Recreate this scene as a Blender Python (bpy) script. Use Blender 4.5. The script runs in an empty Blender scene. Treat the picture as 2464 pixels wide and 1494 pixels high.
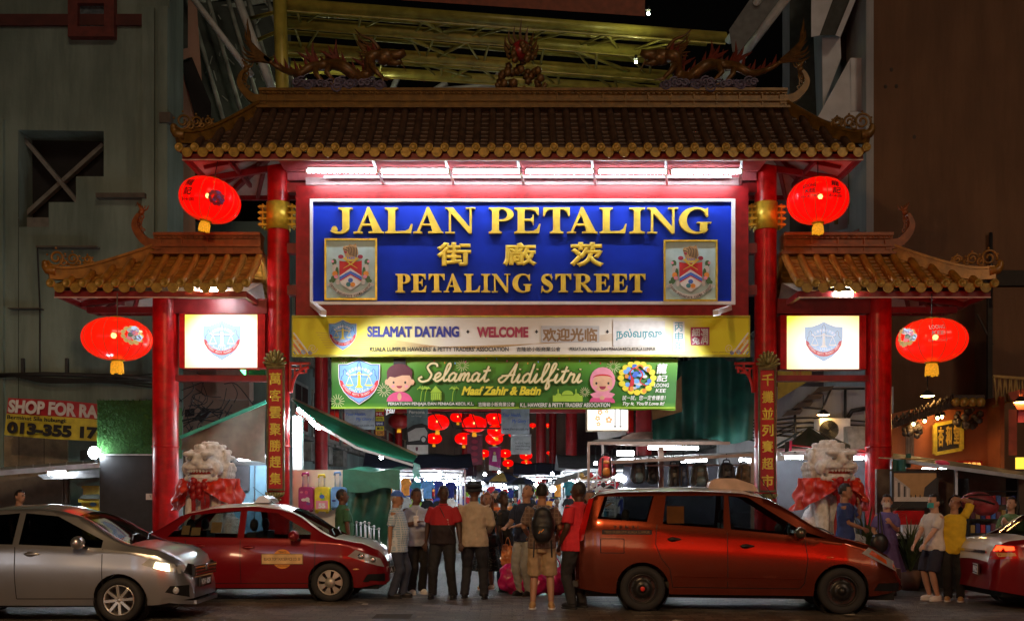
import bpy, bmesh, math, random
from math import sin, cos, pi, radians, sqrt, atan2
from mathutils import Vector, Matrix, noise as mnoise
random.seed(7)
sc = bpy.context.scene
COL = sc.collection
# ---------------- camera, night sky, street light, exposure ----------------
CAMH = 1.6
FP = 2346.0; CX = 1232.0; HY = 1197.0          # focal length, centre and horizon in units of a 2464-wide picture
camd = bpy.data.cameras.new('camera'); cam = bpy.data.objects.new('camera', camd); COL.objects.link(cam)
cam.location = (0, 0, CAMH); cam.rotation_euler = (radians(90), 0, 0)
camd.sensor_width = 36.0; camd.lens = 36.0 * FP / 2464.0
camd.shift_y = (HY - 747.0) / 2464.0
camd.clip_start = 0.1; camd.clip_end = 600
sc.camera = cam
world = bpy.data.worlds.new('World'); sc.world = world; world.use_nodes = True
_n = world.node_tree.nodes; _bg = _n['Background']
_sky = _n.new('ShaderNodeTexSky'); _sky.sky_type = 'NISHITA'; _sky.sun_disc = False
_sky.sun_elevation = radians(-4); _sky.sun_rotation = radians(170); _sky.air_density = 2.0; _sky.dust_density = 3.0
world.node_tree.links.new(_sky.outputs[0], _bg.inputs[0]); _bg.inputs[1].default_value = 0.03
sund = bpy.data.lights.new('sun', 'SUN'); sund.energy = 0.125; sund.angle = radians(12); sund.color = (1.0, 0.76, 0.52)
sun = bpy.data.objects.new('sun', sund); COL.objects.link(sun)
_d = Vector((-0.35, 0.80, -0.48)).normalized()      # the sodium glow of the street behind the camera
sun.rotation_euler = _d.to_track_quat('-Z', 'Y').to_euler()
sc.view_settings.view_transform = 'Standard'; sc.view_settings.look = 'None'
sc.view_settings.exposure = 1.5; sc.view_settings.gamma = 1.0
sc.cycles.use_denoising = True; sc.cycles.max_bounces = 6; sc.cycles.sample_clamp_indirect = 4.0
sc.cycles.transparent_max_bounces = 12
# ---------------- helpers ----------------
def PX(x, d): return (x - CX) / FP * d
def PZ(y, d): return CAMH - (y - HY) / FP * d
def P(x, y, d): return Vector((PX(x, d), d, PZ(y, d)))
def za(ox, oy, s=2.1345):                            # reading from an enlarged region of the photograph
    return lambda zx, zy: ((ox + zx / s) / 1.66234, (oy + zy / s) / 1.66234)
MATS = {}
def pm(name, col, rough=0.6, metal=0.0, var=0.25, scale=6.0, bump=0.0, em=None, es=0.0, spec=0.5, coat=0.0, alpha=1.0, trans=0.0, bscale=None):
    if name in MATS: return MATS[name]
    m = bpy.data.materials.new(name); m.use_nodes = True; MATS[name] = m
    nt = m.node_tree; b = nt.nodes['Principled BSDF']; L = nt.links.new
    tc = nt.nodes.new('ShaderNodeTexCoord')
    nz = nt.nodes.new('ShaderNodeTexNoise'); nz.inputs['Scale'].default_value = scale; nz.inputs['Detail'].default_value = 5
    L(tc.outputs['Object'], nz.inputs['Vector'])
    r = nt.nodes.new('ShaderNodeValToRGB'); e = r.color_ramp.elements
    e[0].position = 0.3; e[1].position = 0.7
    e[0].color = (*[max(0, c * (1 - var)) for c in col], 1); e[1].color = (*[min(1, c * (1 + var * 0.6)) for c in col], 1)
    L(nz.outputs['Fac'], r.inputs['Fac']); L(r.outputs['Color'], b.inputs['Base Color'])
    b.inputs['Roughness'].default_value = rough; b.inputs['Metallic'].default_value = metal
    b.inputs['Specular IOR Level'].default_value = spec; b.inputs['Coat Weight'].default_value = coat; b.inputs['Coat Roughness'].default_value = 0.08
    b.inputs['Alpha'].default_value = alpha; b.inputs['Transmission Weight'].default_value = trans
    if bump:
        n2 = nz
        if bscale:
            n2 = nt.nodes.new('ShaderNodeTexNoise'); n2.inputs['Scale'].default_value = bscale; L(tc.outputs['Object'], n2.inputs['Vector'])
        bp = nt.nodes.new('ShaderNodeBump'); bp.inputs['Strength'].default_value = bump; bp.inputs['Distance'].default_value = 0.02
        L(n2.outputs['Fac'], bp.inputs['Height']); L(bp.outputs['Normal'], b.inputs['Normal'])
    if em:
        b.inputs['Emission Color'].default_value = (*em, 1); b.inputs['Emission Strength'].default_value = es
    return m
_tcache = {}
def text_data(s, bev=0.0, shear=0.0, space=1.0):
    k = (s, bev, shear, space)
    if k in _tcache: return _tcache[k]
    c = bpy.data.curves.new('t', 'FONT'); c.body = s; c.size = 1; c.shear = shear; c.bevel_depth = bev; c.bevel_resolution = 0
    c.extrude = 0.02; c.resolution_u = 4; c.space_character = space
    o = bpy.data.objects.new('t', c); COL.objects.link(o)
    m = bpy.data.meshes.new_from_object(o.evaluated_get(bpy.context.evaluated_depsgraph_get()))
    vs = [v.co.copy() for v in m.vertices]; fs = [tuple(p.vertices) for p in m.polygons]
    bpy.data.objects.remove(o); bpy.data.meshes.remove(m); bpy.data.curves.remove(c)
    x0 = min(v.x for v in vs); x1 = max(v.x for v in vs); y0 = min(v.y for v in vs); y1 = max(v.y for v in vs); z0 = min(v.z for v in vs); z1 = max(v.z for v in vs)
    vs = [((v.x - x0) / (x1 - x0), (v.y - y0) / (y1 - y0), (v.z - z0) / max(1e-6, z1 - z0)) for v in vs]
    _tcache[k] = (vs, fs); return vs, fs
def rotz(a): return Matrix.Rotation(a, 4, 'Z')
class MB:
    def __init__(s): s.v = []; s.f = []; s.mi = []; s.sm = []; s.M = None
    def add(s, vs, fs, m=0, smooth=False):
        o = len(s.v)
        if s.M is not None: vs = [s.M @ Vector(v) for v in vs]
        s.v += [tuple(v) for v in vs]
        for f in fs:
            s.f.append(tuple(i + o for i in f)); s.mi.append(m); s.sm.append(smooth)
        return s
    def box(s, x0, x1, y0, y1, z0, z1, m=0):
        return s.add([(x0,y0,z0),(x1,y0,z0),(x1,y1,z0),(x0,y1,z0),(x0,y0,z1),(x1,y0,z1),(x1,y1,z1),(x0,y1,z1)],
              [(0,3,2,1),(4,5,6,7),(0,1,5,4),(1,2,6,5),(2,3,7,6),(3,0,4,7)], m)
    def pbox(s, x0, y0, x1, y1, d0, d1, m=0):          # a box whose front face covers a picture rectangle at depth d0
        return s.box(PX(x0, d0), PX(x1, d0), d0, d1, PZ(y1, d0), PZ(y0, d0), m)
    def bar(s, p, q, w, h=None, m=0, up=(0, 0, 1)):
        p = Vector(p); q = Vector(q); h = h or w; t = (q - p).normalized(); up = Vector(up)
        if abs(t.dot(up)) > .98: up = Vector((0, 1, 0)) if abs(t.y) < .9 else Vector((1, 0, 0))
        a = t.cross(up).normalized(); b = a.cross(t)
        vs = []
        for c in (p, q):
            for (i, j) in ((-1,-1),(1,-1),(1,1),(-1,1)): vs.append(c + a * (i * w / 2) + b * (j * h / 2))
        return s.add(vs, [(0,1,2,3),(7,6,5,4),(0,4,5,1),(1,5,6,2),(2,6,7,3),(3,7,4,0)], m)
    def tube(s, pts, r, n=8, m=0, cap=True, flat=1.0):
        pts = [Vector(p) for p in pts]; k = len(pts); rs = r if isinstance(r, (list, tuple)) else [r] * k
        vs = []; prev = None
        for i in range(k):
            t = (pts[min(i + 1, k - 1)] - pts[max(i - 1, 0)])
            t = t.normalized() if t.length > 1e-9 else Vector((0, 0, 1))
            if prev is None:
                a = t.cross(Vector((0, 0, 1)))
                if a.length < .05: a = t.cross(Vector((0, 1, 0)))
            else: a = prev - t * prev.dot(t)
            a.normalize(); prev = a; b = t.cross(a)
            for j in range(n):
                g = 2 * pi * j / n; vs.append(pts[i] + (a * cos(g) + b * sin(g) * flat) * rs[i])
        fs = [(i*n+j, i*n+(j+1) % n, (i+1)*n+(j+1) % n, (i+1)*n+j) for i in range(k - 1) for j in range(n)]
        if cap: fs += [tuple(range(n))[::-1], tuple((k-1)*n+j for j in range(n))]
        return s.add(vs, fs, m, n > 5)
    def lathe(s, prof, n=16, c=(0, 0, 0), m=0, R=None, smooth=True, arc=2*pi):
        c = Vector(c); vs = []; full = arc > 6.28; nn = n if full else n + 1
        for (r, z) in prof:
            for j in range(nn):
                g = arc * j / n; v = Vector((r * cos(g), r * sin(g), z)); vs.append((R @ v if R else v) + c)
        fs = []
        for i in range(len(prof) - 1):
            for j in range(n):
                k = (j + 1) % nn; fs.append((i*nn+j, i*nn+k, (i+1)*nn+k, (i+1)*nn+j))
        return s.add(vs, fs, m, smooth)
    def ball(s, c, r, n=12, m=0, R=None, k=None):
        if not isinstance(r, (list, tuple)): r = (r, r, r)
        k = k or n // 2; vs = []; c = Vector(c)
        for i in range(k + 1):
            t = pi * i / k
            for j in range(n):
                g = 2 * pi * j / n; v = Vector((r[0]*sin(t)*cos(g), r[1]*sin(t)*sin(g), r[2]*cos(t)))
                vs.append((R @ v if R else v) + c)
        return s.add(vs, [(i*n+j, (i+1)*n+j, (i+1)*n+(j+1) % n, i*n+(j+1) % n) for i in range(k) for j in range(n)], m, True)
    def quad(s, a, b, c, d, m=0): return s.add([a, b, c, d], [(0, 1, 2, 3)], m)
    def sheet(s, fn, nu, nv, m=0, smooth=True):
        vs = [fn(i / nu, j / nv) for j in range(nv + 1) for i in range(nu + 1)]
        return s.add(vs, [(j*(nu+1)+i, j*(nu+1)+i+1, (j+1)*(nu+1)+i+1, (j+1)*(nu+1)+i) for j in range(nv) for i in range(nu)], m, smooth)
    def prism(s, poly, fr, t0, t1, m=0):               # poly in (u,v); fr(u,v,w) gives the point
        k = len(poly); vs = [fr(u, v, t0) for u, v in poly] + [fr(u, v, t1) for u, v in poly]
        return s.add(vs, [tuple(range(k)), tuple(range(2*k - 1, k - 1, -1))] + [(i, i + k, (i+1) % k + k, (i+1) % k) for i in range(k)], m)
    def poly(s, pts, d, m=0):                          # flat shape drawn on a board at depth d (picture units)
        return s.add([P(x, y, d) for x, y in pts], [tuple(range(len(pts)))], m)
    def ppr(s, pts, d0, d1, m=0):                      # relief shape from depth d1 (back) to d0 (front)
        d = d0; return s.prism(pts, lambda u, v, w: (PX(u, d), w, PZ(v, d)), d1, d0, m)
    def text(s, t, x0, y0, x1, y1, d, m=0, ext=0.01, bev=0.0, shear=0.0, space=1.0):
        vs, fs = text_data(t, bev, shear, space)
        return s.add([(PX(x0 + (x1-x0)*u, d), d - ext*w, PZ(y1 + (y0-y1)*v, d)) for u, v, w in vs], fs, m)
    def textf(s, t, fr, m=0, bev=0.0, shear=0.0, space=1.0):
        vs, fs = text_data(t, bev, shear, space)
        return s.add([fr(u, v, w) for u, v, w in vs], fs, m)
    def build(s, name, mats, parent=None, local=False, smooth=None):
        me = bpy.data.meshes.new(name); o = bpy.data.objects.new(name, me); COL.objects.link(o)
        off = Vector((0, 0, 0))
        if not local:
            if parent is None:
                xs = [v[0] for v in s.v]; ys = [v[1] for v in s.v]; zs = [v[2] for v in s.v]
                off = Vector(((min(xs)+max(xs))/2, (min(ys)+max(ys))/2, min(zs)))
            else: off = woff(parent)
        me.from_pydata([(a - off.x, b - off.y, c - off.z) for a, b, c in s.v], [], s.f)
        if not isinstance(mats, (list, tuple)): mats = [mats]
        for m in mats: me.materials.append(m)
        me.polygons.foreach_set('material_index', s.mi)
        me.polygons.foreach_set('use_smooth', s.sm if smooth is None else [smooth] * len(s.f))
        me.update()
        if parent: o.parent = parent
        elif not local: o.location = off
        return o
def _each(s, name, mats, parent=None, local=False, smooth=None):
    '''builds every separate piece of the gathered shapes as an object of its own'''
    par = list(range(len(s.v)))
    def fd(i):
        while par[i] != i: par[i] = par[par[i]]; i = par[i]
        return i
    for f in s.f:
        for i in f[1:]: par[fd(i)] = fd(f[0])
    gr = {}
    for i, v in enumerate(s.v): gr.setdefault(fd(i), []).append(i)
    bx = {k: ([min(s.v[i][a] for i in g) - .012 for a in range(3)], [max(s.v[i][a] for i in g) + .012 for a in range(3)]) for k, g in gr.items()}
    ks = list(gr)
    for a in range(len(ks)):
        for c in range(a):
            A, C = bx[ks[a]], bx[ks[c]]
            if all(A[0][q] < C[1][q] and C[0][q] < A[1][q] for q in range(3)): par[fd(ks[a])] = fd(ks[c])
    out = {}
    for f, m, sm in zip(s.f, s.mi, s.sm): out.setdefault(fd(f[0]), []).append((f, m, sm))
    first = None
    for k, fl in out.items():
        b = MB(); ix = {}
        for f, m, sm in fl:
            for i in f:
                if i not in ix: ix[i] = len(b.v); b.v.append(s.v[i])
            b.f.append(tuple(ix[i] for i in f)); b.mi.append(m); b.sm.append(sm)
        o = b.build(name, mats, parent, local, smooth); first = first or o
    return first
MB.each = _each
def woff(o):
    v = Vector((0, 0, 0))
    while o: v += o.location; o = o.parent
    return v
def tag(o, label, cat, group=None, kind=None):
    if label: o['label'] = label
    if cat: o['category'] = cat
    if group: o['group'] = group
    if kind: o['kind'] = kind
    return o
def struct(o): o['kind'] = 'structure'; return o
def thing(name, label, cat, loc=(0, 0, 0), rz=0.0, group=None):
    o = bpy.data.objects.new(name, None); COL.objects.link(o); o.empty_display_size = .2
    o.location = loc; o.rotation_euler = (0, 0, rz); return tag(o, label, cat, group)
def dup(o, parent=None):
    c = o.copy(); COL.objects.link(c); c.parent = parent
    for ch in list(o.children): dup(ch, c)
    return c
def arc(cx, cy, rx, ry, a0, a1, n): return [(cx + rx*cos(radians(a0 + (a1-a0)*i/n)), cy - ry*sin(radians(a0 + (a1-a0)*i/n))) for i in range(n + 1)]
def spiral(c, r, turns, a0, n=20, inner=.25, sx=1, plane='xz'):
    out = []
    for i in range(n + 1):
        t = i / n; q = r * (1 - (1 - inner) * t); g = a0 + turns * 2 * pi * t
        out.append(Vector(c) + (Vector((sx * q * cos(g), 0, q * sin(g))) if plane == 'xz' else Vector((0, q * cos(g), q * sin(g)))))
    return out
def catmull(pts, n=6, closed=False):
    pts = [Vector(p) for p in pts]; out = []; k = len(pts)
    for i in range(k if closed else k - 1):
        g = lambda j: pts[j % k] if closed else pts[min(max(j, 0), k - 1)]
        a, b, c, d = g(i - 1), g(i), g(i + 1), g(i + 2)
        for j in range(n):
            t = j / n; out.append(.5 * ((2*b) + (c - a)*t + (2*a - 5*b + 4*c - d)*t*t + (3*b - a - 3*c + d)*t**3))
    if not closed: out.append(pts[-1])
    return out
def remesh(mb, vox, smooth=4, mats=None, name='m', parent=None, wr=0.0):
    """one continuous skin grown round the shapes gathered in mb"""
    me = bpy.data.meshes.new(name); me.from_pydata(mb.v, [], mb.f); me.update()
    o = bpy.data.objects.new(name, me); COL.objects.link(o)
    r = o.modifiers.new('r', 'REMESH'); r.mode = 'VOXEL'; r.voxel_size = vox; r.use_smooth_shade = True
    if smooth:
        q = o.modifiers.new('s', 'SMOOTH'); q.factor = .5; q.iterations = smooth
    m2 = bpy.data.meshes.new_from_object(o.evaluated_get(bpy.context.evaluated_depsgraph_get()))
    m2.name = name; o.modifiers.clear(); o.data = m2; bpy.data.meshes.remove(me)
    m2.materials.clear()
    if wr:
        no = [tuple(v.normal) for v in m2.vertices]; co = []
        for v, q in zip(m2.vertices, no):
            c = v.co; k = wr * (mnoise.noise((c.x*11, c.y*11, c.z*15 + c.x*7)) + .7*mnoise.noise((c.x*24 + 3, c.y*24, c.z*9))); co += [c.x + q[0]*k, c.y + q[1]*k, c.z + q[2]*k]
        m2.vertices.foreach_set('co', co); m2.update()
    for m in (mats if isinstance(mats, (list, tuple)) else [mats]): m2.materials.append(m)
    if parent: o.parent = parent
    return o
# ---------------- shared paints ----------------
RED = pm('red_gate_paint', (0.44, 0.005, 0.006), .34, var=.4, scale=6, bump=.08, spec=.32)
DRED = pm('dark_red_paint', (0.20, 0.010, 0.012), .4, var=.3, scale=4)
GOLD = pm('gold_paint', (0.72, 0.52, 0.045), .35, .35, var=.3, scale=9, bump=.05)
GOLDL = pm('gold_letter', (0.82, 0.64, 0.08), .4, .15, var=.2, scale=5)
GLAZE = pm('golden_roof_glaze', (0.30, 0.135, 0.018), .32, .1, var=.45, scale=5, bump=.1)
GLAZE_SHADE = pm('shaded_roof_glaze', (0.060, 0.032, 0.020), .5, var=.5, scale=5, bump=.1)  # same glaze, darkened to carry the shade on the main roof
WHITE = pm('white_paint', (0.72, 0.70, 0.68), .5, var=.1)
CREAM = pm('soffit_board', (0.50, 0.43, 0.38), .7, var=.15)
STEEL = pm('galvanised_steel', (0.55, 0.56, 0.58), .35, .8, var=.2)
DARKM = pm('dark_metal', (0.03, 0.03, 0.032), .45, .3)
BLACK = pm('black_plastic', (0.012, 0.012, 0.013), .45)
TUBE = pm('fluorescent_tube', (1, 1, 1), em=(0.86, 0.92, 1.0), es=29)
BULB = pm('white_lamp', (1, 1, 1), em=(0.85, 0.95, 1.0), es=75)
STUBE = pm('stall_tube', (1, 1, 1), em=(0.85, 0.94, 1.0), es=60)
WARM = pm('warm_lamp', (1, .8, .4), em=(1.0, 0.55, 0.16), es=22)
# ================= the ground =================
def ground_mat(name, c1, c2, rough, sx, sy):
    m = bpy.data.materials.new(name); m.use_nodes = True; nt = m.node_tree; b = nt.nodes['Principled BSDF']; L = nt.links.new
    tc = nt.nodes.new('ShaderNodeTexCoord'); br = nt.nodes.new('ShaderNodeTexBrick'); br.inputs['Scale'].default_value = 1
    br.inputs['Brick Width'].default_value = sx; br.inputs['Row Height'].default_value = sy; br.inputs['Mortar Size'].default_value = .012
    br.inputs['Color1'].default_value = (*c1, 1); br.inputs['Color2'].default_value = (*c2, 1); br.inputs['Mortar'].default_value = (c1[0]*.35, c1[1]*.35, c1[2]*.35, 1)
    L(tc.outputs['Object'], br.inputs['Vector'])
    nz = nt.nodes.new('ShaderNodeTexNoise'); nz.inputs['Scale'].default_value = 2.6; nz.inputs['Detail'].default_value = 8; L(tc.outputs['Object'], nz.inputs['Vector'])
    mx = nt.nodes.new('ShaderNodeMix'); mx.data_type = 'RGBA'; mx.blend_type = 'MULTIPLY'; mx.inputs['Factor'].default_value = .75
    rp = nt.nodes.new('ShaderNodeValToRGB'); rp.color_ramp.elements[0].position = .35; rp.color_ramp.elements[1].position = .65; rp.color_ramp.elements[0].color = (.35, .35, .35, 1)
    L(nz.outputs['Fac'], rp.inputs['Fac']); L(br.outputs['Color'], mx.inputs[6]); L(rp.outputs['Color'], mx.inputs[7]); L(mx.outputs[2], b.inputs['Base Color'])
    r2 = nt.nodes.new('ShaderNodeMapRange'); r2.inputs['To Min'].default_value = rough - .15; r2.inputs['To Max'].default_value = rough + .2
    L(nz.outputs['Fac'], r2.inputs['Value']); L(r2.outputs[0], b.inputs['Roughness'])
    n3 = nt.nodes.new('ShaderNodeTexNoise'); n3.inputs['Scale'].default_value = 45; L(tc.outputs['Object'], n3.inputs['Vector'])
    ad = nt.nodes.new('ShaderNodeMath'); ad.operation = 'MULTIPLY_ADD'; ad.inputs[1].default_value = 1.2; L(br.outputs['Fac'], ad.inputs[0]); 
    mu = nt.nodes.new('ShaderNodeMath'); mu.operation = 'MULTIPLY'; mu.inputs[1].default_value = -1.0; L(br.outputs['Fac'], mu.inputs[0])
    a2 = nt.nodes.new('ShaderNodeMath'); L(mu.outputs[0], a2.inputs[0]); L(n3.outputs['Fac'], a2.inputs[1])
    bp = nt.nodes.new('ShaderNodeBump'); bp.inputs['Strength'].default_value = .9; bp.inputs['Distance'].default_value = .03
    L(a2.outputs[0], bp.inputs['Height']); L(bp.outputs['Normal'], b.inputs['Normal'])
    return m
ROAD = ground_mat('block_paved_road', (.23, .19, .15), (.10, .085, .07), .5, .30, .15)
PAVE = ground_mat('gate_paving', (.16, .155, .15), (.12, .12, .12), .42, .4, .2)
b = MB(); b.add([(-150, -60, 0), (150, -60, 0), (150, 250, 0), (-150, 250, 0)], [(0, 1, 2, 3)]); struct(b.build('road', ROAD, local=True))
b = MB(); b.add([(-40, 15.9, .004), (40, 15.9, .004), (40, 120, .004), (-40, 120, .004)], [(0, 1, 2, 3)]); struct(b.build('pavement', PAVE, local=True))
b = MB(); b.add([(-40, 15.62, .008), (2, 15.62, .008), (2, 15.72, .008), (-40, 15.72, .008)], [(0, 1, 2, 3)]); struct(b.build('road_marking', pm('worn_line', (.30, .29, .26), .7, var=.6, scale=20), local=True))
# ================= the gateway =================
GX = 0.205
gate = thing('gateway_arch', 'wide red and gold Chinese gateway arch spanning the street with three tiled roofs', 'gateway', (GX, 20, 0))
def column(cx, r, zt, band=True):
    b = MB(); b.lathe([(r, 0), (r, zt)], 32, (GX + cx, 20, 0))
    b.lathe([(r + .004, 2.62), (r + .012, 2.63), (r + .012, 2.66), (r + .004, 2.67)], 32, (GX + cx, 20, 0))
    o = b.build('column', RED, gate)
    if band:
        g = MB(); z0 = PZ(555, 20); z1 = PZ(490, 20); g.lathe([(r, z0), (r + .025, z0), (r + .025, z1), (r, z1)], 32, (GX + cx, 20, 0))
        for sd in (-1, 1):
            for k in range(4):
                z = z0 + (z1 - z0) * (.17 + .22 * k)
                g.prism([(.20, -.012), (.36, -.03), (.40, 0), (.36, .03), (.20, .02)], lambda u, v, w, sd=sd, z=z: (GX + cx + sd * u, 20 + w, z + v), -.12, .12)
            g.box(GX + cx + sd*.30 - .015, GX + cx + sd*.30 + .015, 19.9, 20.1, z0 + .03, z1 - .03)
        g.build('column_band', GOLD, o)
    return o
for sx in (-1, 1):
    column(sx * 4.995, .222, 8.35); column(sx * 7.31, .255, 5.75, False)
def tiled_roof(name, x0, x1, c0, c1, ye, yr, ze, zr, pitch, mt, hips, ridge_h, horns):
    """x0,x1 ridge ends; c0,c1 eave ends; both slopes; hips = which ends (-1, 1) are hipped"""
    xm = (c0 + c1) / 2
    slope = lambda t: ze + (zr - ze) * (.8 * t + .2 * t * t)
    ro = MB(); mid = yr
    def edge(t, sd): return (c0 + (x0 - c0) * t) if sd < 0 else (c1 + (x1 - c1) * t)
    N = 10
    for fb in (1, -1):                                   # front and back slope
        yy = lambda t: yr + (ye - yr) * (1 - t) * fb
        for i in range(N):                               # stepped pan tiles
            t0 = i / N; t1 = (i + 1) / N
            for q in range(1):
                a = (edge(t0, -1), yy(t0), slope(t0) + .022); bb = (edge(t0, 1), yy(t0), slope(t0) + .022)
                c = (edge(t1, 1), yy(t1), slope(t1)); d = (edge(t1, -1), yy(t1), slope(t1))
                ro.add([a, bb, c, d, (a[0], a[1], slope(t0) - .0), (bb[0], bb[1], slope(t0) - .0)], [(0, 1, 2, 3), (4, 5, 1, 0)])
    for sd in hips:                                      # hip ends
        cx = c0 if sd < 0 else c1; rx = x0 if sd < 0 else x1; yb = 2 * yr - ye
        for i in range(N):
            t0 = i / N; t1 = (i + 1) / N
            pts = [(edge(t0, sd), ye + (yr - ye) * t0, slope(t0)), (edge(t0, sd), yb + (yr - yb) * t0, slope(t0)),
                   (edge(t1, sd), yb + (yr - yb) * t1, slope(t1)), (edge(t1, sd), ye + (yr - ye) * t1, slope(t1))]
            ro.add(pts, [(0, 1, 2, 3) if sd < 0 else (3, 2, 1, 0)])
    roof = ro.build('roof', mt[0], gate)
    tl = MB(); ends = MB(); n = int((c1 - c0) / pitch); st = (c1 - c0) / n
    for k in range(n + 1):
        x = c0 + .03 + (c1 - c0 - .06) * k / n
        tm = 1.0
        if x < x0 and -1 in hips: tm = (x - c0) / (x0 - c0)
        if x > x1 and 1 in hips: tm = (c1 - x) / (c1 - x1)
        for fb in (1, -1):
            pts = []
            for j in range(7):
                t = max(tm, .02) * j / 6; pts.append((x, yr + (ye - yr) * (1 - t) * fb, slope(t) + .05))
            tl.tube(pts, .075, 10, 0)
            if fb == 1 or hips != (-1, 1):
                yf = ye - .02 * 1 if fb == 1 else 2 * yr - ye + .02
                ends.lathe([(.0, .02), (.05, .02), (.055, .03), (.082, .03), (.082, -.02)], 14, (x, yf, ze + .05), R=Matrix.Rotation(pi/2 if fb == 1 else -pi/2, 3, 'X'))
        if k < n:                                        # scalloped drip tile between two rolls
            xm_ = x + (c1 - c0 - .06) / n / 2; w = pitch * .36
            pl = [(-w, .05), (w, .05)] + [(w * cos(a), -.13 * sin(a) - .0) for a in [pi * i / 8 for i in range(9)]]
            ends.prism(pl, lambda u, v, ww: (xm_ + u, ww, ze + .0 + v), ye - .005, ye + .015)
    tl.build('roll_tiles', mt[1], roof); ends.build('eave_tiles', mt[2], roof)
    for sd in hips:                                      # hip tiles on end slopes
        e = MB(); yb = 2 * yr - ye; k = int((yb - ye) / pitch)
        for i in range(1, k):
            y = ye + (yb - ye) * i / k; tm = 1 - abs(y - yr) / abs(ye - yr); pts = []
            for j in range(4):
                t = tm * j / 3; pts.append((edge(t, sd), y, slope(t) + .05))
            e.tube(pts, .07, 8)
        e.build('roll_tiles', mt[1], roof)
    rb = MB(); h = ridge_h; z = zr - .03                 # ridge: mouldings and panels
    xa = x0; xb = x1
    for (u0, u1, th) in ((0, .12, .20), (.12, .36, .13), (.36, .46, .17), (.46, .74, .12), (.74, .86, .16), (.86, 1, .2)):
        rb.box(xa - (0 if u0 else .05), xb + (0 if u0 else .05), yr - th, yr + th, z + h * u0, z + h * u1)
    k = int((xb - xa) / .45)
    for i in range(k + 1):
        x = xa + .04 + (xb - xa - .08) * i / k; rb.box(x - .015, x + .015, yr - .15, yr + .15, z + h * .12, z + h * .74)
    for i in range(int((xb - xa) / .11)):
        x = xa + .06 + i * .11
        if h > .3: rb.ball((x, yr - .165, z + h * .80), (.035, .02, .02), 6)
    for sd in horns:                                     # upswept ends
        x = xa if sd < 0 else xb
        prof = [(-.15, .45 * h), (.12, .55 * h), (.27, .72 * h + .04), (.38, h + .06), (.43, h + .20), (.40, h + .33), (.35, h + .42)]
        pts = catmull([(x + sd * u, yr, z + v) for u, v in prof], 5); m = len(pts)
        for i in range(m - 1):
            w = .15 * (1 - .75 * i / m); hh = h * .42 * (1 - .80 * i / m) + .02
            rb.bar(pts[i], pts[i + 1] + (pts[i+1]-pts[i]) * .15, w * 2, hh, up=(0, 0, 1) if i < m * .5 else (-sd, 0, .4))
        tip = pts[-1]
        rb.ball(tip + Vector((-sd*.04, 0, .04)), (.07, .05, .06), 8)
        for q in range(5): rb.tube([tip + Vector((-sd*(.05 - .0*q), 0, .05)), tip + Vector((-sd*(.16 - .05*q), 0, .1 + .035*q)), tip + Vector((-sd*(.20 - .07*q), 0, .19 - .01*q))], [.022, .016, .004], 6)
        for q in range(5):
            c = pts[int(m * (.5 + .09 * q))]; rb.tube(spiral(c + Vector((-sd*.09, 0, .02)), .06, 1.2, q, 10), .014, 5)
    rb.build('roof_ridge', mt[3], roof)
    for sd in hips:                                      # hip ridges with scrolls
        hb = MB(); x = x0 if sd < 0 else x1; cxx = c0 if sd < 0 else c1
        for fb in (1, -1):
            pts = []
            for j in range(9):
                t = 1 - j / 8 * 1.0; pts.append(Vector((edge(t, sd), yr + (ye - yr) * (1 - t) * fb, slope(t) + .09 + .14 * max(0, (j - 5) / 3) ** 2)))
            for j in range(8):
                hb.bar(pts[j], pts[j + 1] + (pts[j+1]-pts[j]) * .06, .13, .20); hb.bar(pts[j] + Vector((0, 0, .125)), pts[j + 1] + Vector((0, 0, .125)), .19, .05)
            tipv = pts[-1] + Vector((sd * .04, 0, 0)); dirv = (pts[5] - pts[8]).normalized()
            hb.tube(catmull([pts[-1] + Vector((-sd*.12, 0, .06)), tipv + Vector((-sd*.02, -.03*fb, .08)), tipv + Vector((sd*.03, -.04*fb, .18)), tipv + Vector((sd*.02, -.04*fb, .26))], 4), [.09]*5 + [.075]*3 + [.06]*3 + [.03]*2, 8)
            for q, (dd, r) in enumerate(((.12, .17), (.42, .13), (.70, .095))):
                c = pts[-1] + dirv * dd + Vector((0, 0, .13 + r * 1.05))
                hb.tube(spiral(c, r, 1.6, radians(200 if sd < 0 else -20), 22, .2, 1), .024, 6)
                hb.tube(spiral(c + Vector((-sd*r*.9, 0, -r*.5)), r*.5, 1.3, radians(90), 12, .2), .02, 6)
                for g in range(4): hb.ball(c + Vector((cos(g*1.2 + .4)*r*1.1, 0, sin(g*1.2 + .4)*r*1.1)), .025, 6)
        hb.build('hip_ridge', mt[4], roof)
    return roof, slope
GE = pm('gold_eave_tile', (0.34, 0.21, 0.035), .4, .25, var=.35, scale=14, bump=.3)
GR = pm('brown_gold_ridge', (0.15, 0.078, 0.012), .4, .2, var=.4, scale=7, bump=.15)
GRS = pm('red_brown_ridge', (0.24, 0.07, 0.015), .4, .1, var=.35, scale=7, bump=.15)
tiled_roof('main', GX - 5.35, GX + 5.40, GX - 6.58, GX + 6.58, 18.6, 20.0, 8.22, 9.55, .295, (GLAZE_SHADE, GLAZE_SHADE, GE, GR, GR), (-1, 1), .40, (-1, 1))
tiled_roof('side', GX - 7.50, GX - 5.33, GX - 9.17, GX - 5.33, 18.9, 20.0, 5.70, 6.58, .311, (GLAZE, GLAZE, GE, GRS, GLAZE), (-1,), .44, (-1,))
tiled_roof('side', GX + 5.33, GX + 7.55, GX + 5.33, GX + 9.17, 18.9, 20.0, 5.70, 6.58, .311, (GLAZE, GLAZE, GE, GRS, GLAZE), (1,), .44, (1,))
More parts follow.
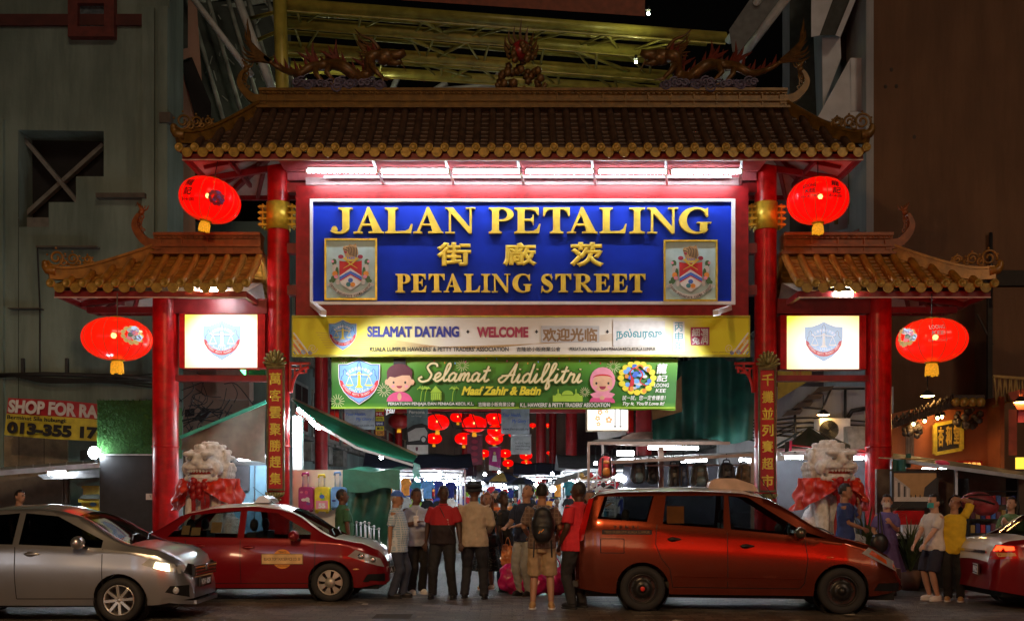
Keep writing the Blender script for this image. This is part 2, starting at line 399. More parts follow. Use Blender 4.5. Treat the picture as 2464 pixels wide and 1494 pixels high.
# eaves: fascia beams, soffit boards, rafters
def eaves(c0, c1, ye, yr, zf, zs, hips, red_mid=None):
    b = MB(); yb = 2 * yr - ye
    b.box(c0 + .05, c1 - .05, ye + .10, ye + .18, zf - .11, zf); b.box(c0 + .05, c1 - .05, yb - .18, yb - .10, zf - .11, zf)
    for sd in (-1, 1):
        x = c0 + .09 if sd < 0 else c1 - .09
        b.box(x - .04, x + .04, ye + .185, yb - .185, zf - .11, zf)
    fas = b.build('fascia_beam', DRED, gate)
    e = MB(); e.box(c0 + .05, c1 - .05, ye + .075, ye + .097, zf - .135, zf - .112); e.each('beam_edge', pm('pale_edge', (.5, .36, .32), .5), fas)
    s = MB(); zi = zs
    s.add([(c0 + .13, ye + .18, zf - .02), (c1 - .13, ye + .18, zf - .02), (c1 - 1.3 if 1 in hips else c1, yr, zi), (c0 + 1.3 if -1 in hips else c0, yr, zi),
           (c0 + .13, yb - .18, zf - .02), (c1 - .13, yb - .18, zf - .02)], [(0, 1, 2, 3), (3, 2, 5, 4)] + [(0, 3, 4)] * (-1 in hips) + [(1, 5, 2)] * (1 in hips))
    sf = s.build('soffit', CREAM, gate)
    r = MB(); k = max(3, int((c1 - c0) / .78))
    for sd in hips:
        cc = c0 + .13 if sd < 0 else c1 - .13; ci = c0 + 1.35 if sd < 0 else c1 - 1.35
        for fb in (1, -1):
            yy = ye if fb == 1 else yb
            r.bar((cc, yy + .15 * fb, zf - .06), (ci, yr, zi - .06), .09, .12)
            r.bar((cc + sd * -.7, yy + .16 * fb, zf - .06), (ci, yr, zi - .05), .07, .10)
        r.bar((cc, yr, zf - .06), (ci - sd * 1.4, yr, zi - .07), .09, .12)
        for q in (.4, .75):
            for fb in (1, -1): r.bar((cc + (ci-cc)*q*.2, yr + (ye - yr) * fb * q, zf - .05 + (zi-zf)*.1), (ci, yr + (ye-yr)*.1*fb, zi - .05), .05, .08)
        xx = cc + (ci - cc) * .55; r.bar((xx, ye + .62, zf + .05), (xx, yb - .62, zf + .05), .06, .09)
    r.each('rafter', DRED, sf)
    return sf
eaves(GX - 6.58, GX + 6.58, 18.6, 20, 8.19, 8.62, (-1, 1))
eaves(GX - 9.17, GX - 5.33, 18.9, 20, 5.62, 6.0, (-1,))
eaves(GX + 5.33, GX + 9.17, 18.9, 20, 5.62, 6.0, (1,))
b = MB(); b.box(GX - 4.8, GX + 4.8, 18.80, 19.74, 8.22, 8.26); b.box(GX - 4.78, GX + 4.78, 19.745, 19.80, 8.20, 8.55); b.box(GX - 4.78, GX + 4.78, 19.86, 20.14, 8.06, 8.30)
b.build('ceiling_board', pm('bloom_red_board', (.38, .09, .10), .5), gate)  # gate red paled to hold the white bloom of the tubes
b = MB(); b.box(GX - 4.4, GX + 4.4, 19.81, 19.855, 7.95, 8.10); b.build('ceiling_strip', pm('pinkish_strip', (.30, .20, .20), .6), gate)
# cross beams
b = MB()
for sd in (-1, 1):
    xa = GX + sd * 5.2; xb = GX + sd * 7.1
    b.box(min(xa, xb), max(xa, xb), 19.86, 20.14, PZ(757, 20) + .0, PZ(722, 20))
    b.box(min(xa, xb), max(xa, xb), 19.9, 20.1, 3.98, 4.10)
    for z in (PZ(600, 20), PZ(700, 20), PZ(455, 20)):
        b.box(min(GX + sd*4.4, GX + sd*4.8), max(GX + sd*4.4, GX + sd*4.8), 19.9, 20.1, z - .1, z + .1)
    b.box(min(GX+sd*8.9, GX+sd*7.5), max(GX+sd*8.9, GX+sd*7.5), 19.93, 20.07, 5.38, 5.5)
b.each('cross_beam', DRED, gate)
# fret brackets under the yellow banner
def fret(cx, sd):
    b = MB(); x = PX(cx, 20); zt = PZ(872, 20); d0, d1 = 19.93, 20.03
    f = lambda u0, u1, v0, v1: b.box(min(x + sd*u0, x + sd*u1), max(x + sd*u0, x + sd*u1), d0, d1, zt - v1, zt - v0)
    f(0, .42, 0, .05); f(0, .04, .05, .62); f(.04, .36, .11, .14); f(.10, .13, .14, .30); f(.13, .30, .2, .23); f(.22, .25, .05, .2); f(.33, .36, .14, .22)
    pts = [(x + sd * (.05 + .33 * sin(a)), 19.98, zt - .05 - .54 * (1 - cos(a)) * 1 ) for a in [pi / 2 * i / 8 for i in range(9)]]
    pts = [(x + sd * (.40 - .36 * sin(a)), 19.98, zt - .62 + .52 * cos(a)) for a in [pi / 2 * i / 8 for i in range(9)]]
    b.tube(pts, .035, 6); b.build('fret_bracket', pm('bright_red', (.55, .02, .02), .4), gate)
fret(697, 1); fret(1816, -1)
# vertical couplet boards on the two tall columns
def couplet(cx, chars, ys, y0, y1):
    r = thing('couplet_board', None, None, (PX(cx, 19.74), 19.74, PZ(y1, 19.74)))
    d = 19.72; w = 17.0
    b = MB(); b.pbox(cx - w, y0 + 4, cx + w, y1 - 4, d + .02, d + .08); b.build('board', pm('couplet_red', (.5, .014, .012), .4, var=.15), r)
    f = MB()
    for (xa, xb, ya, yb) in ((cx-21, cx-17, y0, y1), (cx+17, cx+21, y0, y1), (cx-17, cx+17, y0, y0+5), (cx-17, cx+17, y1-5, y1)):
        f.pbox(xa, ya, xb, yb, d - .01, d + .07)
    f.build('frame', pm('bronze_frame', (.14, .105, .045), .4, .5, var=.4, scale=12), r)
    t = MB()
    for ch, yc in zip(chars, ys): t.text(ch, cx - 14, yc - 14.5, cx + 14, yc + 14.5, d + .018, 0, .02, .022)
    t.build('lettering', GOLDL, r)
    c = MB(); x = PX(cx, d); z = PZ(y0, d)               # leafy crest and lotus foot
    br = pm('bronze_carving', (.22, .19, .06), .4, .5, var=.4, scale=14)
    for k in range(9):
        a = pi * (k + .5) / 9; q = .24 + .04 * sin(a)
        c.tube(catmull([(x, d, z + .03), (x + .12*cos(a), d - .03, z + .03 + .1*sin(a)), (x + q*cos(a)*.8, d - .05, z + .03 + q*sin(a)), (x + q*cos(a)*.95, d - .01, z + .04 + q*sin(a)*.93)], 3), [.02]*3 + [.035]*4 + [.03]*2 + [.01], 6)
    c.ball((x, d - .06, z + .13), (.05, .05, .08), 8); c.ball((x, d - .06, z + .22), (.035, .04, .04), 8); c.box(x - .19, x + .19, d - .02, d + .05, z + .0, z + .03)
    c.build('crest', br, r)
    c = MB(); z = PZ(y1, d)
    for k in range(7):
        u = (k - 3) / 3; c.ball((x + u * .15, d - .04, z - .10 - .0 + .02 * abs(u)), (.035, .04, .07), 8, R=Matrix.Rotation(u * .7, 3, 'Y'))
    c.ball((x, d, z - .06), (.2, .06, .035), 10); c.ball((x, d, z - .18), (.13, .05, .03), 10); c.build('lotus_foot', br, r)
    return r
tag(couplet(662.5, '萬客雲聚勝趕集', (911, 951, 992, 1033, 1072, 1111, 1151), 882, 1180), 'upright red calligraphy board on the tall column beside the green awning', 'sign board', 'calligraphy boards on the tall columns')
tag(couplet(1847, '千攤並列賽超市', (914, 955, 995, 1035, 1074, 1115, 1156), 885, 1184), 'upright red calligraphy board on the tall column behind the copper minivan', 'sign board', 'calligraphy boards on the tall columns')
# fluorescent lamps under the main eave
segs = ((738, 907), (916, 1080), (1089, 1252), (1264, 1428), (1439, 1604), (1614, 1784))
where = ('leftmost tube, ending over the letter J of the blue board', 'second tube from the left, above the first letters A and L', 'third tube from the left, above the gap between the two words',
         'fourth tube from the left, above the letters E and T', 'fifth tube from the left, above the letters A and L of Petaling', 'rightmost tube, ending over the last letter G of the blue board')
for (xa, xb), wv in zip(segs, where):
    d = 19.25; r = thing('fluorescent_lamp', 'lit ' + wv, 'lamp', (PX((xa+xb)/2, d), d, 8.0), 0, 'white tubes under the main eave')
    yc = 412 + (xa - 738) / 1046 * 3; z = PZ(yc, d)
    b = MB(); b.tube([(PX(xa + 2, d), d, z), (PX(xb - 2, d), d, z)], .032, 10); b.build('tube', TUBE, r)
    b = MB(); b.box(PX(xa + 2, d), PX(xb - 2, d), d - .05, d + .05, z + .035, z + .075)
    for xx in (xa, xb): b.box(PX(xx, d) - .02, PX(xx, d) + .02, d - .035, d + .035, z - .03, z + .04)
    b.build('lamp_housing', WHITE, r)
    b = MB(); xe = PX(xb + 3, d); b.bar((xe - .10, d - .35, z + .19), (xe + .05, d + .42, z - .12), .05, .03); b.build('hanger', STEEL, r)
b = MB(); b.box(PX(780, 19.62), PX(1760, 19.62), 19.6, 19.64, PZ(429, 19.62), PZ(423, 19.62)); b.build('lamp_rail', STEEL, gate)
# ================= sign art: flat shapes, relief letters =================
CLR = dict(navy=(.02,.03,.22), blue=(.05,.16,.62), sky=(.16,.40,.80), white=(.78,.78,.78), red=(.55,.02,.03), maroon=(.32,.02,.06), black=(.012,.012,.014), yellow=(.80,.70,.04),
    gold=(.72,.52,.08), cream=(.80,.72,.45), green=(.06,.36,.03), dgreen=(.015,.10,.015), lime=(.35,.60,.05), skin=(.72,.42,.26), hair=(.10,.015,.03), pink=(.72,.09,.26), lpink=(.80,.30,.42),
    grey=(.42,.41,.40), lgrey=(.60,.58,.56), teal=(.04,.22,.26), brown=(.22,.12,.05), orange=(.75,.28,.04), purple=(.22,.08,.38), leaf=(.05,.14,.05), tan=(.45,.28,.12))
def ink(n, lit=0.0):
    c = CLR[n]
    if lit: return pm('backlit_' + n, c, .4, var=.02, em=tuple(.62 + .38*q for q in c) if n in ('blue', 'sky', 'navy') else tuple(.25 + .75*q for q in c), es=lit)
    return pm('ink_' + n, c, .55, var=.12, scale=8)
class Art:
    def __init__(s, d, lit=0.0, step=.0003): s.b = MB(); s.d = d; s.k = 0; s.step = step; s.names = []; s.lit = lit
    def mi(s, c):
        if c not in s.names: s.names.append(c)
        return s.names.index(c)
    def dd(s): s.k += 1; return s.d - s.step * s.k
    def poly(s, pts, c): s.b.poly(pts, s.dd(), s.mi(c)); return s
    def rect(s, x0, y0, x1, y1, c): return s.poly([(x0, y1), (x1, y1), (x1, y0), (x0, y0)], c)
    def oval(s, cx, cy, rx, ry, c, a0=0, a1=360, n=20): return s.poly(arc(cx, cy, rx, ry, a0, a1, n), c)
    def text(s, t, x0, y0, x1, y1, c, bev=.0, shear=0., ext=.0003): s.b.text(t, x0, y0, x1, y1, s.dd(), s.mi(c), ext, bev, shear); return s
    def line(s, pts, w, c, smooth=0):
        if smooth: pts = [(v.x, v.y) for v in catmull([(x, y, 0) for x, y in pts], smooth)]
        d = s.dd(); L = []; k = len(pts); ws = w if isinstance(w, (list, tuple)) else [w] * k
        for i in range(k):
            a = pts[max(i-1, 0)]; e = pts[min(i+1, k-1)]; tx, ty = e[0]-a[0], e[1]-a[1]; q = math.hypot(tx, ty) or 1
            nx, ny = -ty/q*ws[min(i, len(ws)-1)]/2, tx/q*ws[min(i, len(ws)-1)]/2
            L += [P(pts[i][0]+nx, pts[i][1]+ny, d - .000002*i), P(pts[i][0]-nx, pts[i][1]-ny, d - .000002*i)]
        s.b.add(L, [(2*i, 2*i+1, 2*i+3, 2*i+2) for i in range(k-1)], s.mi(c)); return s
    def arctext(s, t, cx, cy, r, a0, a1, h, c, w=None):
        n = len(t); d = s.dd(); rx, ry = r if isinstance(r, tuple) else (r, r)
        for i, ch in enumerate(t):
            if ch == ' ': continue
            a = radians(a0 + (a1 - a0) * (i + .5) / n); px, py = cx + rx*cos(a), cy - ry*sin(a)
            tx, ty = (-sin(a)*rx, -cos(a)*ry); q = math.hypot(tx, ty)
            if a1 < a0: tx, ty = -tx, -ty
            tx /= q; ty /= q; ww = w or (abs(radians(a1-a0)) * (rx+ry)/2 / n * .78)
            vs, fs = text_data(ch, .012)
            if ch in "'.,": ww_ = ww*.3
            else: ww_ = ww
            nx, ny = -ty, tx
            s.b.add([P(px + tx*(u-.5)*ww_ - nx*(v-.5)*h, py + ty*(u-.5)*ww_ - ny*(v-.5)*h, d - .0003*z) for u, v, z in vs], fs, s.mi(c))
        return s
    def build(s, name, parent):
        return s.b.build(name, [ink(c, s.lit) for c in s.names], parent)
def shield(A, x0, y0, x1, y1, detail=2):
    """the traders' association crest: blue shield, scales, red ribbon, lettering"""
    w = x1 - x0; h = y1 - y0; f = lambda u, v: (x0 + u*w, y0 + v*h)
    def outline(k):
        pts = [(.5, 0), (.62, .06), (.80, .125), (1, .13), (1, .40), (.97, .56), (.88, .72), (.74, .86), (.5, 1), (.26, .86), (.12, .72), (.03, .56), (0, .40), (0, .13), (.2, .125), (.38, .06)]
        return [f(.5 + (u-.5)*k, .48 + (v-.48)*k) for u, v in pts]
    if not A.lit: A.poly(outline(1.0), 'white')
    A.poly(outline(.965), 'navy' if not A.lit else 'blue'); A.poly(outline(.93), 'sky')
    bld = [(.08, .46), (.08, .40), (.12, .36), (.12, .27), (.155, .23), (.19, .27), (.19, .36), (.24, .38), (.30, .40), (.44, .40), (.45, .2), (.47, .12), (.5, .07), (.53, .12), (.55, .2), (.56, .40),
           (.70, .40), (.76, .38), (.81, .36), (.81, .27), (.845, .23), (.88, .27), (.88, .36), (.92, .40), (.92, .46)]
    A.line([f(u, v) for u, v in bld], w*.014, 'navy')
    rb = [(.04, .47), (.10, .49), (.16, .60), (.26, .69), (.40, .745), (.5, .755), (.60, .745), (.74, .69), (.84, .60), (.90, .49), (.96, .47)]
    lo = [(.95, .58), (.86, .71), (.74, .80), (.60, .85), (.5, .86), (.40, .85), (.26, .80), (.14, .71), (.05, .58)]
    A.poly([f(u, v) for u, v in rb + lo], 'red')
    Y = 'yellow' if not A.lit else 'white'
    A.poly([f(u, v) for u, v in ((.47, .36), (.53, .36), (.54, .58), (.60, .64), (.40, .64), (.46, .58))], Y)
    A.line([f(.26, .37), f(.5, .34), f(.74, .37)], w*.022, Y); A.oval(*f(.5, .32), w*.035, w*.035, Y)
    for c in (.27, .73):
        A.line([f(c, .37), f(c-.085, .57), f(c+.085, .57), f(c, .37)], w*.014, Y); A.oval(*f(c, .57), w*.10, h*.035, Y, 180, 360)
    if detail > 0:
        A.arctext('會公業商販小坡隆吉' if detail < 2 else '會公業商販小坡隆吉', *f(.5, .62), (w*.40, h*.40), 140, 40, h*.075, 'white')
        A.arctext('KUALA LUMPUR', *f(.5, .40), (w*.35, h*.325), 228, 312, h*.05, 'white')
        A.arctext("HAWKERS' PETTY TRADES' ASSN.", *f(.5, .40), (w*.42, h*.40), 205, 335, h*.045, 'white')
        A.text('1953', *f(.41, .655), *f(.59, .705), 'white')
# ---- carved serif capitals ----
def glyph(ch, w):
    S, T, N = .27, .05, .085; out = []
    def I(x0, x1, a=.13, top=True, bot=True, al=None, ar=None):
        al = a if al is None else al; ar = a if ar is None else ar; p = []
        if bot: p += [(x0-al, 0), (x1+ar, 0), (x1+ar, T), (x1+ar*.35, T+.025), (x1, T+.08)]
        else: p += [(x0, 0), (x1, 0)]
        if top: p += [(x1, 1-T-.08), (x1+ar*.35, 1-T-.025), (x1+ar, 1-T), (x1+ar, 1), (x0-al, 1), (x0-al, 1-T), (x0-al*.35, 1-T-.025), (x0, 1-T-.08)]
        else: p += [(x1, 1), (x0, 1)]
        if bot: p += [(x0, T+.08), (x0-al*.35, T+.025), (x0-al, T)]
        return p
    E = lambda cx, cy, rx, ry, a0, a1, n=16: [(cx+rx*cos(radians(a0+(a1-a0)*i/n)), cy+ry*sin(radians(a0+(a1-a0)*i/n))) for i in range(n+1)]
    sx = min(.13, w*.16); S = min(S, w*.40)
    if ch == 'I': c = w/2; out.append(I(c-S/2, c+S/2, (w-S)/2))
    elif ch in 'LEPR':
        x0 = sx; x1 = sx + S; out.append(I(x0, x1, sx, ar=sx*.9))
        if ch in 'LE':
            out.append([(x1-.02, 0), (w*.94, 0), (w, .36), (w-.05, .36), (w-.14, .17), (w-.28, .06+.03), (x1-.02, .07)])
        if ch == 'E':
            out.append([(x1-.02, 1), (w*.93, 1), (w*.94, .70), (w*.94-.05, .70), (w*.94-.12, .84), (w*.94-.24, .91), (x1-.02, .93)])
            m = w*.74; out.append([(x1-.02, .49), (m-.14, .49), (m-.05, .44), (m-.04, .34), (m, .34), (m, .72), (m-.04, .72), (m-.05, .62), (m-.14, .56), (x1-.02, .56)])
        if ch in 'PR':
            r = (w if ch == 'P' else w*.86) - x1; cy = .735; ry = .265
            out.append([(x1-.02, 1)] + E(x1+r*.25, cy, r*.75, ry, 90, -90) + [(x1-.02, cy-ry), (x1-.02, cy-ry+.06)] + E(x1+r*.15, cy, max(.04, r*.85-S*.93), ry-.065, -90, 90) + [(x1-.02, .935)])
        if ch == 'R':
            out.append([(x1-.02, .50), (x1+.10, .50), (x1+.22, .47), (w*.90, .08), (w, .045), (w, 0), (w*.74, 0), (x1+.02, .45)])
    elif ch == 'T':
        c = w/2; out.append(I(c-S/2, c+S/2, sx, top=False))
        out.append([(0, 1), (w, 1), (w, .68), (w-.05, .68), (w-.12, .84), (w-.24, .925), (.24, .925), (.12, .84), (.05, .68), (0, .68)])
    elif ch == 'A':
        out.append([(w*.08+.02, 0), (w*.08+.11, 0), (w*.52, .86), (w*.5, 1.0), (w*.46, 1.0)])
        out.append([(w*.42, .92), (w*.46, 1.02), (w*.53, 1.02), (w*.95, .05), (w*.95-.0, 0), (w*.95-.34, 0)])
        out.append([(w*.24, .30), (w*.68, .30), (w*.64, .37), (w*.28, .37)])
        out.append([(0, 0), (w*.30, 0), (w*.30, T), (w*.22, T+.02), (w*.08, T+.02), (0, T)]); out.append([(w*.50, 0), (w, 0), (w, T), (w*.94, T+.02), (w*.56, T+.02), (w*.50, T)])
    elif ch == 'N':
        out.append([(w*.12, 0), (w*.12+N, 0), (w*.12+N, .9), (w*.12, .95)]); out.append([(w*.88-N, 0), (w*.88, 0), (w*.88, 1), (w*.88-N, 1)])
        out.append([(0, 1), (w*.26, 1), (w*.88, .14), (w*.88, -.01), (w*.88-.10, -.01), (w*.06, .95), (0, .95)])
        out.append([(0, 0), (w*.32, 0), (w*.32, T), (0, T)]); out.append([(w*.68, 1), (w, 1), (w, 1-T), (w*.68, 1-T)])
    elif ch in 'GC':
        cx = w*.52; o = E(cx, .5, w*.52, .515, 42, 318, 26); i = E(cx + .06, .5, w*.52 - S*.88, .44, 318, 42, 26)
        out.append(o + i); out.append([(w*.90, 1), (w*.90, .66), (w*.86, .66), (w*.78, .82), (w*.70, .90), (w*.80, .93)])
        x0 = w*.66; out.append([(x0, .02+.06), (x0 + S*.5, .02), (x0+S, .09), (x0+S, .36), (x0+S+.05, .39), (w, .40), (w, .44), (w*.56, .44), (w*.56, .40), (x0-.03, .39), (x0, .35)])
    elif ch == 'J':
        x1 = w*.84; x0 = x1-S; out.append([(x0, .22), (x1, .22), (x1, 1-T-.08), (x1+.04, 1-T-.02), (w, 1-T), (w, 1), (x0-.16, 1), (x0-.16, 1-T), (x0-.05, 1-T-.02), (x0, 1-T-.08)])
        out.append([(x1, .23)] + E(x1-.40, .23, .40, .25, 0, -150, 14) + E(x1-.40, .23, .15, .17, -150, 0, 10)); out.append(E(.12, .16, .115, .12, 0, 360, 14)[:-1])
    elif ch == 'S':
        cen = [(w*.88, .80), (w*.74, .93), (w*.50, .955), (w*.27, .88), (w*.20, .74), (w*.32, .60), (w*.62, .46), (w*.80, .32), (w*.78, .15), (w*.56, .045), (w*.32, .06), (w*.14, .20)]
        pts = [(v.x, v.y) for v in catmull([(a, b2, 0) for a, b2 in cen], 4)]; k = len(pts); Lf, Rt = [], []
        for j in range(k):
            a = pts[max(j-1, 0)]; e = pts[min(j+1, k-1)]; tx, ty = e[0]-a[0], e[1]-a[1]; q = math.hypot(tx, ty); t = j/(k-1)
            wd = .045 + .10 * math.exp(-((t-.5)/.22)**2); Lf.append((pts[j][0]-ty/q*wd, pts[j][1]+tx/q*wd)); Rt.append((pts[j][0]+ty/q*wd, pts[j][1]-tx/q*wd))
        out.append(Lf + Rt[::-1]); out.append([(w*.80, 1), (w*.86, 1), (w*.90, .68), (w*.84, .68)]); out.append([(.02, 0), (.08, 0), (.14, .33), (.06, .34)])
    return out
def serif(b, ch, x0, y0, x1, y1, d, ext):
    h = y1 - y0; w = (x1 - x0) / h
    for k, p in enumerate(glyph(ch, w)):
        e = ext + .0012 * k; b.prism(p, lambda u, v, t: (PX(x0 + u*h, d), d - t, PZ(y1 - v*h, d)), e, .0)
# ---- the big blue name board ----
D = 19.70
board = thing('name_board', 'large blue name board with raised gold letters in a white frame under the main roof', 'sign', P(1257, 733, D))
b = MB()
for (xa, ya, xb, yb) in ((712, 447, 1801, 478), (712, 733, 1801, 760), (712, 478, 745, 733), (1770, 478, 1801, 733)): b.pbox(xa, ya, xb, yb, D - .02, D + .28)
b.build('outer_frame', pm('deep_red_frame', (.24, .006, .009), .4, var=.3, spec=.3), board)
b = MB()
for (xa, ya, xb, yb) in ((745.5, 478.5, 1769.5, 485), (745.5, 725, 1769.5, 732.5), (745.5, 485, 752, 725), (1761, 485, 1769.5, 725)): b.pbox(xa, ya, xb, yb, D - .06, D + .06)
b.build('inner_frame', pm('white_aluminium', (.74, .74, .76), .35, var=.08), board)
b = MB(); b.pbox(752.2, 485.2, 1760.8, 724.8, D, D + .05)
b.build('panel', pm('blue_sign_paint', (.003, .028, .44), .6, var=.16, scale=2.2, spec=.15), board)
for line, h0, h1, rects in (('JALANPETALING', 502, 563.5, ((798.9, 849.6), (851.9, 924.3), (927, 993.3), (995, 1067), (1071.7, 1144), (1176, 1236), (1237.4, 1300.3), (1307, 1370.7), (1364, 1436.7), (1442, 1507), (1513.6, 1550.8), (1556.7, 1630.6), (1632.8, 1710))),
                            ('PETALINGSTREET', 661, 704.7, ((952.5, 988.3), (990, 1027), (1032, 1070), (1068, 1112), (1116.8, 1156), (1158, 1180), (1183.6, 1227.8), (1233, 1279.7), (1300.8, 1331.3), (1336, 1374), (1379.8, 1426), (1429, 1467), (1472, 1509.4), (1514, 1552)))):
    for ch, (xa, xb) in zip(line, rects):
        b = MB(); serif(b, ch, xa, h0, xb, h1, D - .002, .075); b.build('letter', GOLDL, board)
for ch, (xa, ya, xb, yb) in zip('街廠茨', ((1051, 584, 1133.7, 641), (1210, 585, 1292.4, 641), (1371.3, 584, 1453, 643))):
    b = MB(); b.text(ch, xa, ya, xb, yb, D - .002, 0, .06, .040); b.build('letter', GOLDL, board)
def coat_of_arms(x0, y0, x1, y1):
    r = thing('coat_of_arms', None, None, P((x0+x1)/2, y1, D)); dz = D - .03
    f = MB()
    for (xa, ya, xb, yb) in ((x0, y0, x1, y0+4), (x0, y1-4, x1, y1), (x0, y0+4, x0+4, y1-4), (x1-4, y0+4, x1, y1-4)): f.pbox(xa, ya, xb, yb, D - .07, D - .001)
    f.build('frame', GOLD, r)
    f = MB(); f.pbox(x0+4.2, y0+4.2, x1-4.2, y1-4.2, dz, D - .002); f.build('panel', pm('pale_blue_board', (.42, .60, .62), .5, var=.15, scale=5), r)
    u = lambda zx, zy: (x0 + (zx-635)/448*(x1-x0), y0 + (zy-648)/524*(y1-y0))
    A = Art(dz, step=.002); q = lambda pts: [u(*p) for p in pts]
    for sd in (1, -1):                                   # mantling leaves either side
        m = lambda x: 858 + (x-858)*sd
        for (cx, cy, rx, ry, c) in ((775, 805, 24, 18, 'maroon'), (718, 850, 22, 28, 'leaf'), (725, 905, 24, 40, 'lgrey'), (742, 930, 14, 40, 'leaf'), (712, 990, 22, 26, 'leaf'), (725, 950, 24, 24, 'orange'), (735, 975, 18, 16, 'lpink'), (700, 1010, 26, 18, 'leaf'), (750, 1020, 16, 26, 'lgrey'), (705, 845, 12, 12, 'lpink')):
            a = u(m(cx), cy); A.oval(a[0], a[1], rx*.2818, ry*.2818, c, n=10)
    A.poly(q([(762, 838), (800, 846), (858, 846), (916, 846), (955, 838), (953, 1005), (935, 1040), (858, 1095), (785, 1040), (765, 1005)]), 'red')
    A.poly(q([(765, 985), (858, 915), (953, 985), (953, 1010), (930, 1045), (858, 1095), (785, 1045), (765, 1010)]), 'white')
    A.line(q([(765, 975), (858, 908), (953, 975)]), 3.2, 'white')
    A.poly(q([(765, 975), (858, 925), (953, 975), (953, 1010), (858, 955), (765, 1010)]), 'blue'); A.line(q([(768, 1008), (858, 955), (950, 1008)]), 2.6, 'red')
    A.poly(q([(772, 1022), (858, 968), (945, 1022), (920, 1048), (858, 1090), (795, 1048)]), 'white')
    for (cx, cy, c) in ((858, 1005, 'blue'), (840, 1040, 'teal'), (878, 1042, 'orange')): a = u(cx, cy); A.oval(a[0], a[1], 6, 5.5, c, n=12)
    A.line(q([(798, 815), (850, 862), (918, 905)]), [4.5, 2.8, 1], 'gold'); A.line(q([(925, 815), (870, 862), (795, 905)]), [4.5, 2.8, 1], 'gold')
    A.poly(q([(800, 830), (860, 845), (920, 830), (905, 800), (815, 800)]), 'gold')
    A.poly(q([(815, 805), (800, 765), (792, 735), (800, 715), (830, 712), (850, 700), (880, 705), (905, 692), (910, 715), (920, 745), (925, 780), (905, 810), (860, 830)]), 'tan')
    for k in range(6): A.line(q([(850 + 12*k, 712 + 3*k), (838 + 14*k, 745), (850 + 12*k, 790 + 4*k)]), 1.6, 'black', 3)
    A.line(q([(795, 740), (825, 748), (830, 758)]), 2, 'black'); A.oval(*u(828, 728), 1.6, 1.6, 'black', n=8); A.poly(q([(800, 752), (830, 762), (820, 780), (806, 770)]), 'maroon')
    for k in range(4): A.line(q([(830 + 18*k, 806), (836 + 18*k, 826)]), 1.8, 'blue')
    lo = [(680, 1020), (720, 1065), (790, 1105), (858, 1118), (925, 1105), (995, 1065), (1030, 1020)]
    A.poly(q([(672, 1030), (700, 1020)] + lo[1:6] + [(1015, 1022), (1045, 1032), (1030, 1060), (1005, 1085), (930, 1140), (858, 1155), (785, 1140), (710, 1085), (690, 1060)]), 'lgrey')
    A.arctext('Dewan Bandaraya Kuala Lumpur', *u(858, 900), ((x1-x0)*.46, (y1-y0)*.455), 214, 326, 5.2, 'black')
    for sd in (1, -1): A.poly(q([(858 + sd*190, 1030), (858 + sd*205, 1045), (858 + sd*190, 1062), (858+sd*182, 1050)]), 'lgrey')
    A.build('crest_relief', r); r.parent = board; r.location = P((x0+x1)/2, y1, D) - board.location
    return r
coat_of_arms(780.6, 573.6, 906.8, 721.3); coat_of_arms(1597.6, 577, 1727, 724.5)
for (xa, ya, xb, yb, lab) in ((752, 731, 779, 753, 'small white floodlight below the end of the name board near the letter J'), (1755, 741, 1722, 752, 'small white floodlight below the end of the name board near the letter G')):
    r = thing('floodlight', lab, 'lamp', P(xa, ya, D - .1)); b = MB(); b.bar(P(xa, ya, D - .03), P(xb, yb, D - 1.5), .10, .09); b.build('lamp_housing', WHITE, r)
    b = MB(); v = (P(xb, yb, D-1.5) - P(xa, ya, D-.03)); b.bar(P(xa, ya, D-.03) + v*.8 + Vector((0, 0, -.055)), P(xb, yb, D-1.5) + Vector((0, 0, -.055)), .09, .012); b.build('lens', pm('lamp_lens', (.5, .55, .55), .2, em=(.9, .95, 1), es=.3), r)
    l = bpy.data.lights.new('flood_beam', 'SPOT'); l.energy = 110; l.spot_size = radians(104); l.spot_blend = .6; l.shadow_soft_size = .08; l.color = (.95, .97, 1); lo_ = bpy.data.objects.new('flood_beam', l); COL.objects.link(lo_); lo_.parent = r
    q = P(xb, yb, D - 1.5) + Vector((0, .0, -.10)); lo_.location = q - r.location; lo_.rotation_euler = (Vector((1254/FP*0 + (.205 - q.x)*.28, 1.0, -1.05))).to_track_quat('-Z', 'Y').to_euler()
# ---- yellow welcome banner ----
def gradient_mat(name, stops, axis=0, rough=.5, em=0.0):
    m = bpy.data.materials.new(name); m.use_nodes = True; nt = m.node_tree; bb = nt.nodes['Principled BSDF']; L = nt.links.new
    tc = nt.nodes.new('ShaderNodeTexCoord'); sp = nt.nodes.new('ShaderNodeSeparateXYZ'); L(tc.outputs['Generated'], sp.inputs[0])
    r = nt.nodes.new('ShaderNodeValToRGB'); e = r.color_ramp.elements; e[0].position = stops[0][0]; e[0].color = (*stops[0][1], 1); e[1].position = stops[-1][0]; e[1].color = (*stops[-1][1], 1)
    for p, c in stops[1:-1]: q = e.new(p); q.color = (*c, 1)
    L(sp.outputs[axis], r.inputs[0]); L(r.outputs[0], bb.inputs['Base Color']); bb.inputs['Roughness'].default_value = rough
    if em: L(r.outputs[0], bb.inputs['Emission Color']); bb.inputs['Emission Strength'].default_value = em
    return m
D2 = 19.62
wb = thing('welcome_banner', 'long yellow and white welcome sign with lettering in four languages beneath the blue board', 'sign', P(1254, 854, D2))
b = MB(); b.pbox(703, 762, 1804, 854, D2, D2 + .06); yl = (.74, .68, .008); wt = (.66, .62, .55)
b.build('panel', gradient_mat('welcome_panel', ((0, yl), (.14, yl), (.34, wt), (.78, wt), (.90, yl), (1, yl))), wb)
b = MB()
